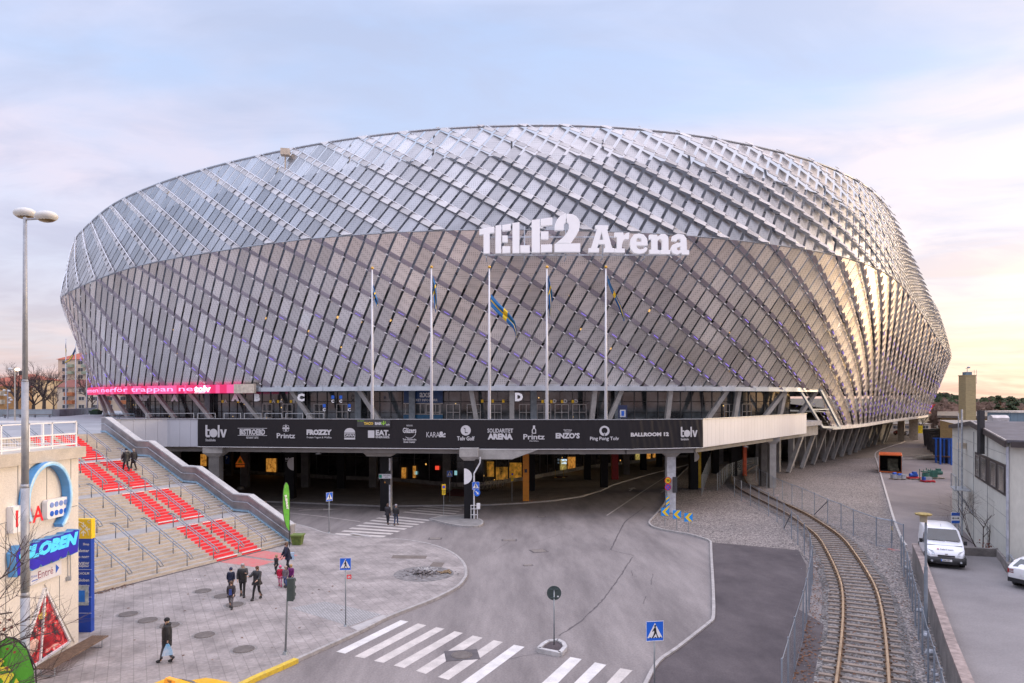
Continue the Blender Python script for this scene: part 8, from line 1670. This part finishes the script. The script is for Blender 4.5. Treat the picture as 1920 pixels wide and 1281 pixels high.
m=MB(); m.add([(X(1650,500),500,0),(X(2200,500),500,0),(X(2300,900),1100,14),(X(1500,900),1100,14)],[(0,1,2,3)]); m.add([(X(2300,900),1100,14),(X(1500,900),1100,14),(-900,3000,0),(2600,3000,0)],[(0,1,2,3)]); struct(m.build('wooded_hill',mat('forest_floor',(.09,.08,.06),.95)))
for i,(px0,px1,D,pe,pr,lab) in enumerate(((1735,1766,290,775,764,'nearest red roofed row house right of the stadium'),(1758,1776,310,773,763,'row house with a red roof and chimneys left of the brick chimney'),(1742,1760,330,771,762,'farthest red roofed house behind the other two'))):
    D_=D; t=house('row_house',lab,X(px0,D_),X(px1,D_),D_,0,Z(pe,D_),Z(pr,D_),YP,RR,[X((px0+px1)/2,D_)],[Z(pe+5,D_)],1.0,1.4,9,.5,chim=False)
    for k in (.25,.5,.75): m=MB(); x=X(px0+(px1-px0)*k,D_); m.box(x,D_+4,Z(pr+2,D_),.9,.8,1.6); m.build('chimney',mat('chimney_red',(.5,.06,.05),.8),t)
for i,(px,D,h,lab) in enumerate(((1727,215,6.5,'bare shrub heap in front of the red roofed row houses'),(1712,230,6,'bare tree seen under the stadium edge'))): baretree(X(px,D),D,0,h,lab,60+i,1.4,'bare trees below the stadium edge',4)
# street clutter far under the stadium edge
for i,(px,py,D,w,h,c,lab) in enumerate(((1721,806,190,2.6,2.2,(.8,.6,.02),'small yellow sign board beyond the far columns'),(1706,818,200,4.4,1.5,(.5,.5,.52),'pale van parked far beyond the columns'),(1690,819,205,4.2,1.4,(.35,.05,.05),'dark red car parked far beyond the columns'))):
    if i==0: p=Q(px,py,D); m=MB(); m.box(p.x,D,p.z-1,w,.1,h); o=m.build('sign_board',mat('far_yellow',c)); tag(o,lab,'sign'); m=MB(); m.bar((p.x,D+.1,0),(p.x,D+.1,p.z),.15); m.build('post',GALV,o)
    else: car(lab,(X(px,D),D,0),R(15),mat('far_car_%d'%i,c,.3),'car')
D=200; m=MB(); x=X(1693,D); m.tube([(x,D,0),(x,D,6)],.5,12); tag(m.build('round_pillar',mat('pillar_white',(.6,.56,.5),.7)),'pale round pillar far beyond the stadium columns','pillar')
D=230; house('low_building','low pale building seen through the far columns under the stadium edge',X(1630,D),X(1745,D),D,0,Z(795,D),Z(793,D),mat('beige_render',(.5,.42,.33),.9),mat('grey_roof',(.26,.24,.22)),[X(p,D) for p in (1660,1680,1700,1720,1735)],[.8],1.2,2.2,8,1,chim=False)
# bicycles by the dim shop window
def bike(x,y,rz,label):
    t=thing('bicycle',label,'bicycle',(x,y,.12),rz,'bicycles parked by the shop window')
    for wx in (-.5,.5): m=MB(); m.tube([(wx+math.cos(a)*.33,0,.34+math.sin(a)*.33) for a in np.linspace(0,2*math.pi,21)],.02,5,caps=False); m.build('wheel',TYR,t,local=True)
    m=MB(); 
    for a,b in (((-.5,0,.34),(-.12,0,.32)),((-.12,0,.32),(-.22,0,.85)),((-.22,0,.8),(.35,0,.82)),((-.12,0,.32),(.35,0,.78)),((.35,0,.95),(.5,0,.34)),((-.5,0,.34),(-.2,0,.75))): m.bar(a,b,.035)
    m.build('frame',mat('bike_grey',(.25,.26,.28),.4,.5),t,local=True); m=MB(); m.tube([(.32,-.28,.98),(.36,0,1.0),(.32,.28,.98)],.015,5); m.build('handlebar',mat('bike_grey',(.25,.26,.28)),t,local=True); m=MB(); m.sphere((-.24,0,.9),.11,8,5,0,(1.2,.6,.4)); m.build('saddle',BLACK,t,local=True); return t
b0=bike(X(906,76),76,R(40),'leftmost bicycle leaning by the glowing shop window')
for i,(px,D,l) in enumerate(((914,76.6,'second bicycle from the left by the glowing shop window'),(920,77.2,'third bicycle from the left by the glowing shop window'),(935,78.5,'fourth bicycle from the left by the glowing shop window'),(944,79,'rightmost bicycle by the glowing shop window'))): dup(b0,(X(px,D),D,.12),R(40+i*9),l)
# barrier posts and carpet by the entrances
m=MB(); 
for a,b in (((833,929),(870,925)),): pass
q=[P(833,929,.125),P(878,932,.125),P(880,918,.125),P(850,917,.125)]; m.poly(q); tag(m.build('entrance_carpet',mat('carpet_maroon',(.12,.015,.02),.95)),'dark red entrance carpet behind the black island column','carpet')
m=MB(); m.poly([P(1036,897,.125),P(1060,896,.125),P(1066,893,.125),P(1040,893,.125)]); tag(m.build('entrance_carpet',mat('carpet_maroon',(.12,.015,.02))),'small dark red carpet at the lit sports bar door','carpet')
for px,l in ((1041,'left brass barrier post at the sports bar door'),(1057,'right brass barrier post at the sports bar door')):
    p=P(px,896,.12); t=thing('barrier_post',l,'barrier post',p); m=MB(); m.tube([(0,0,.05),(0,0,.95)],.03,8); m.sphere((0,0,1.0),.06,8,5); m.build('post',GOLD,t,local=True); m=MB(); m.cyl(0,0,0,.05,.2,n=12); m.build('foot',GOLD,t,local=True)
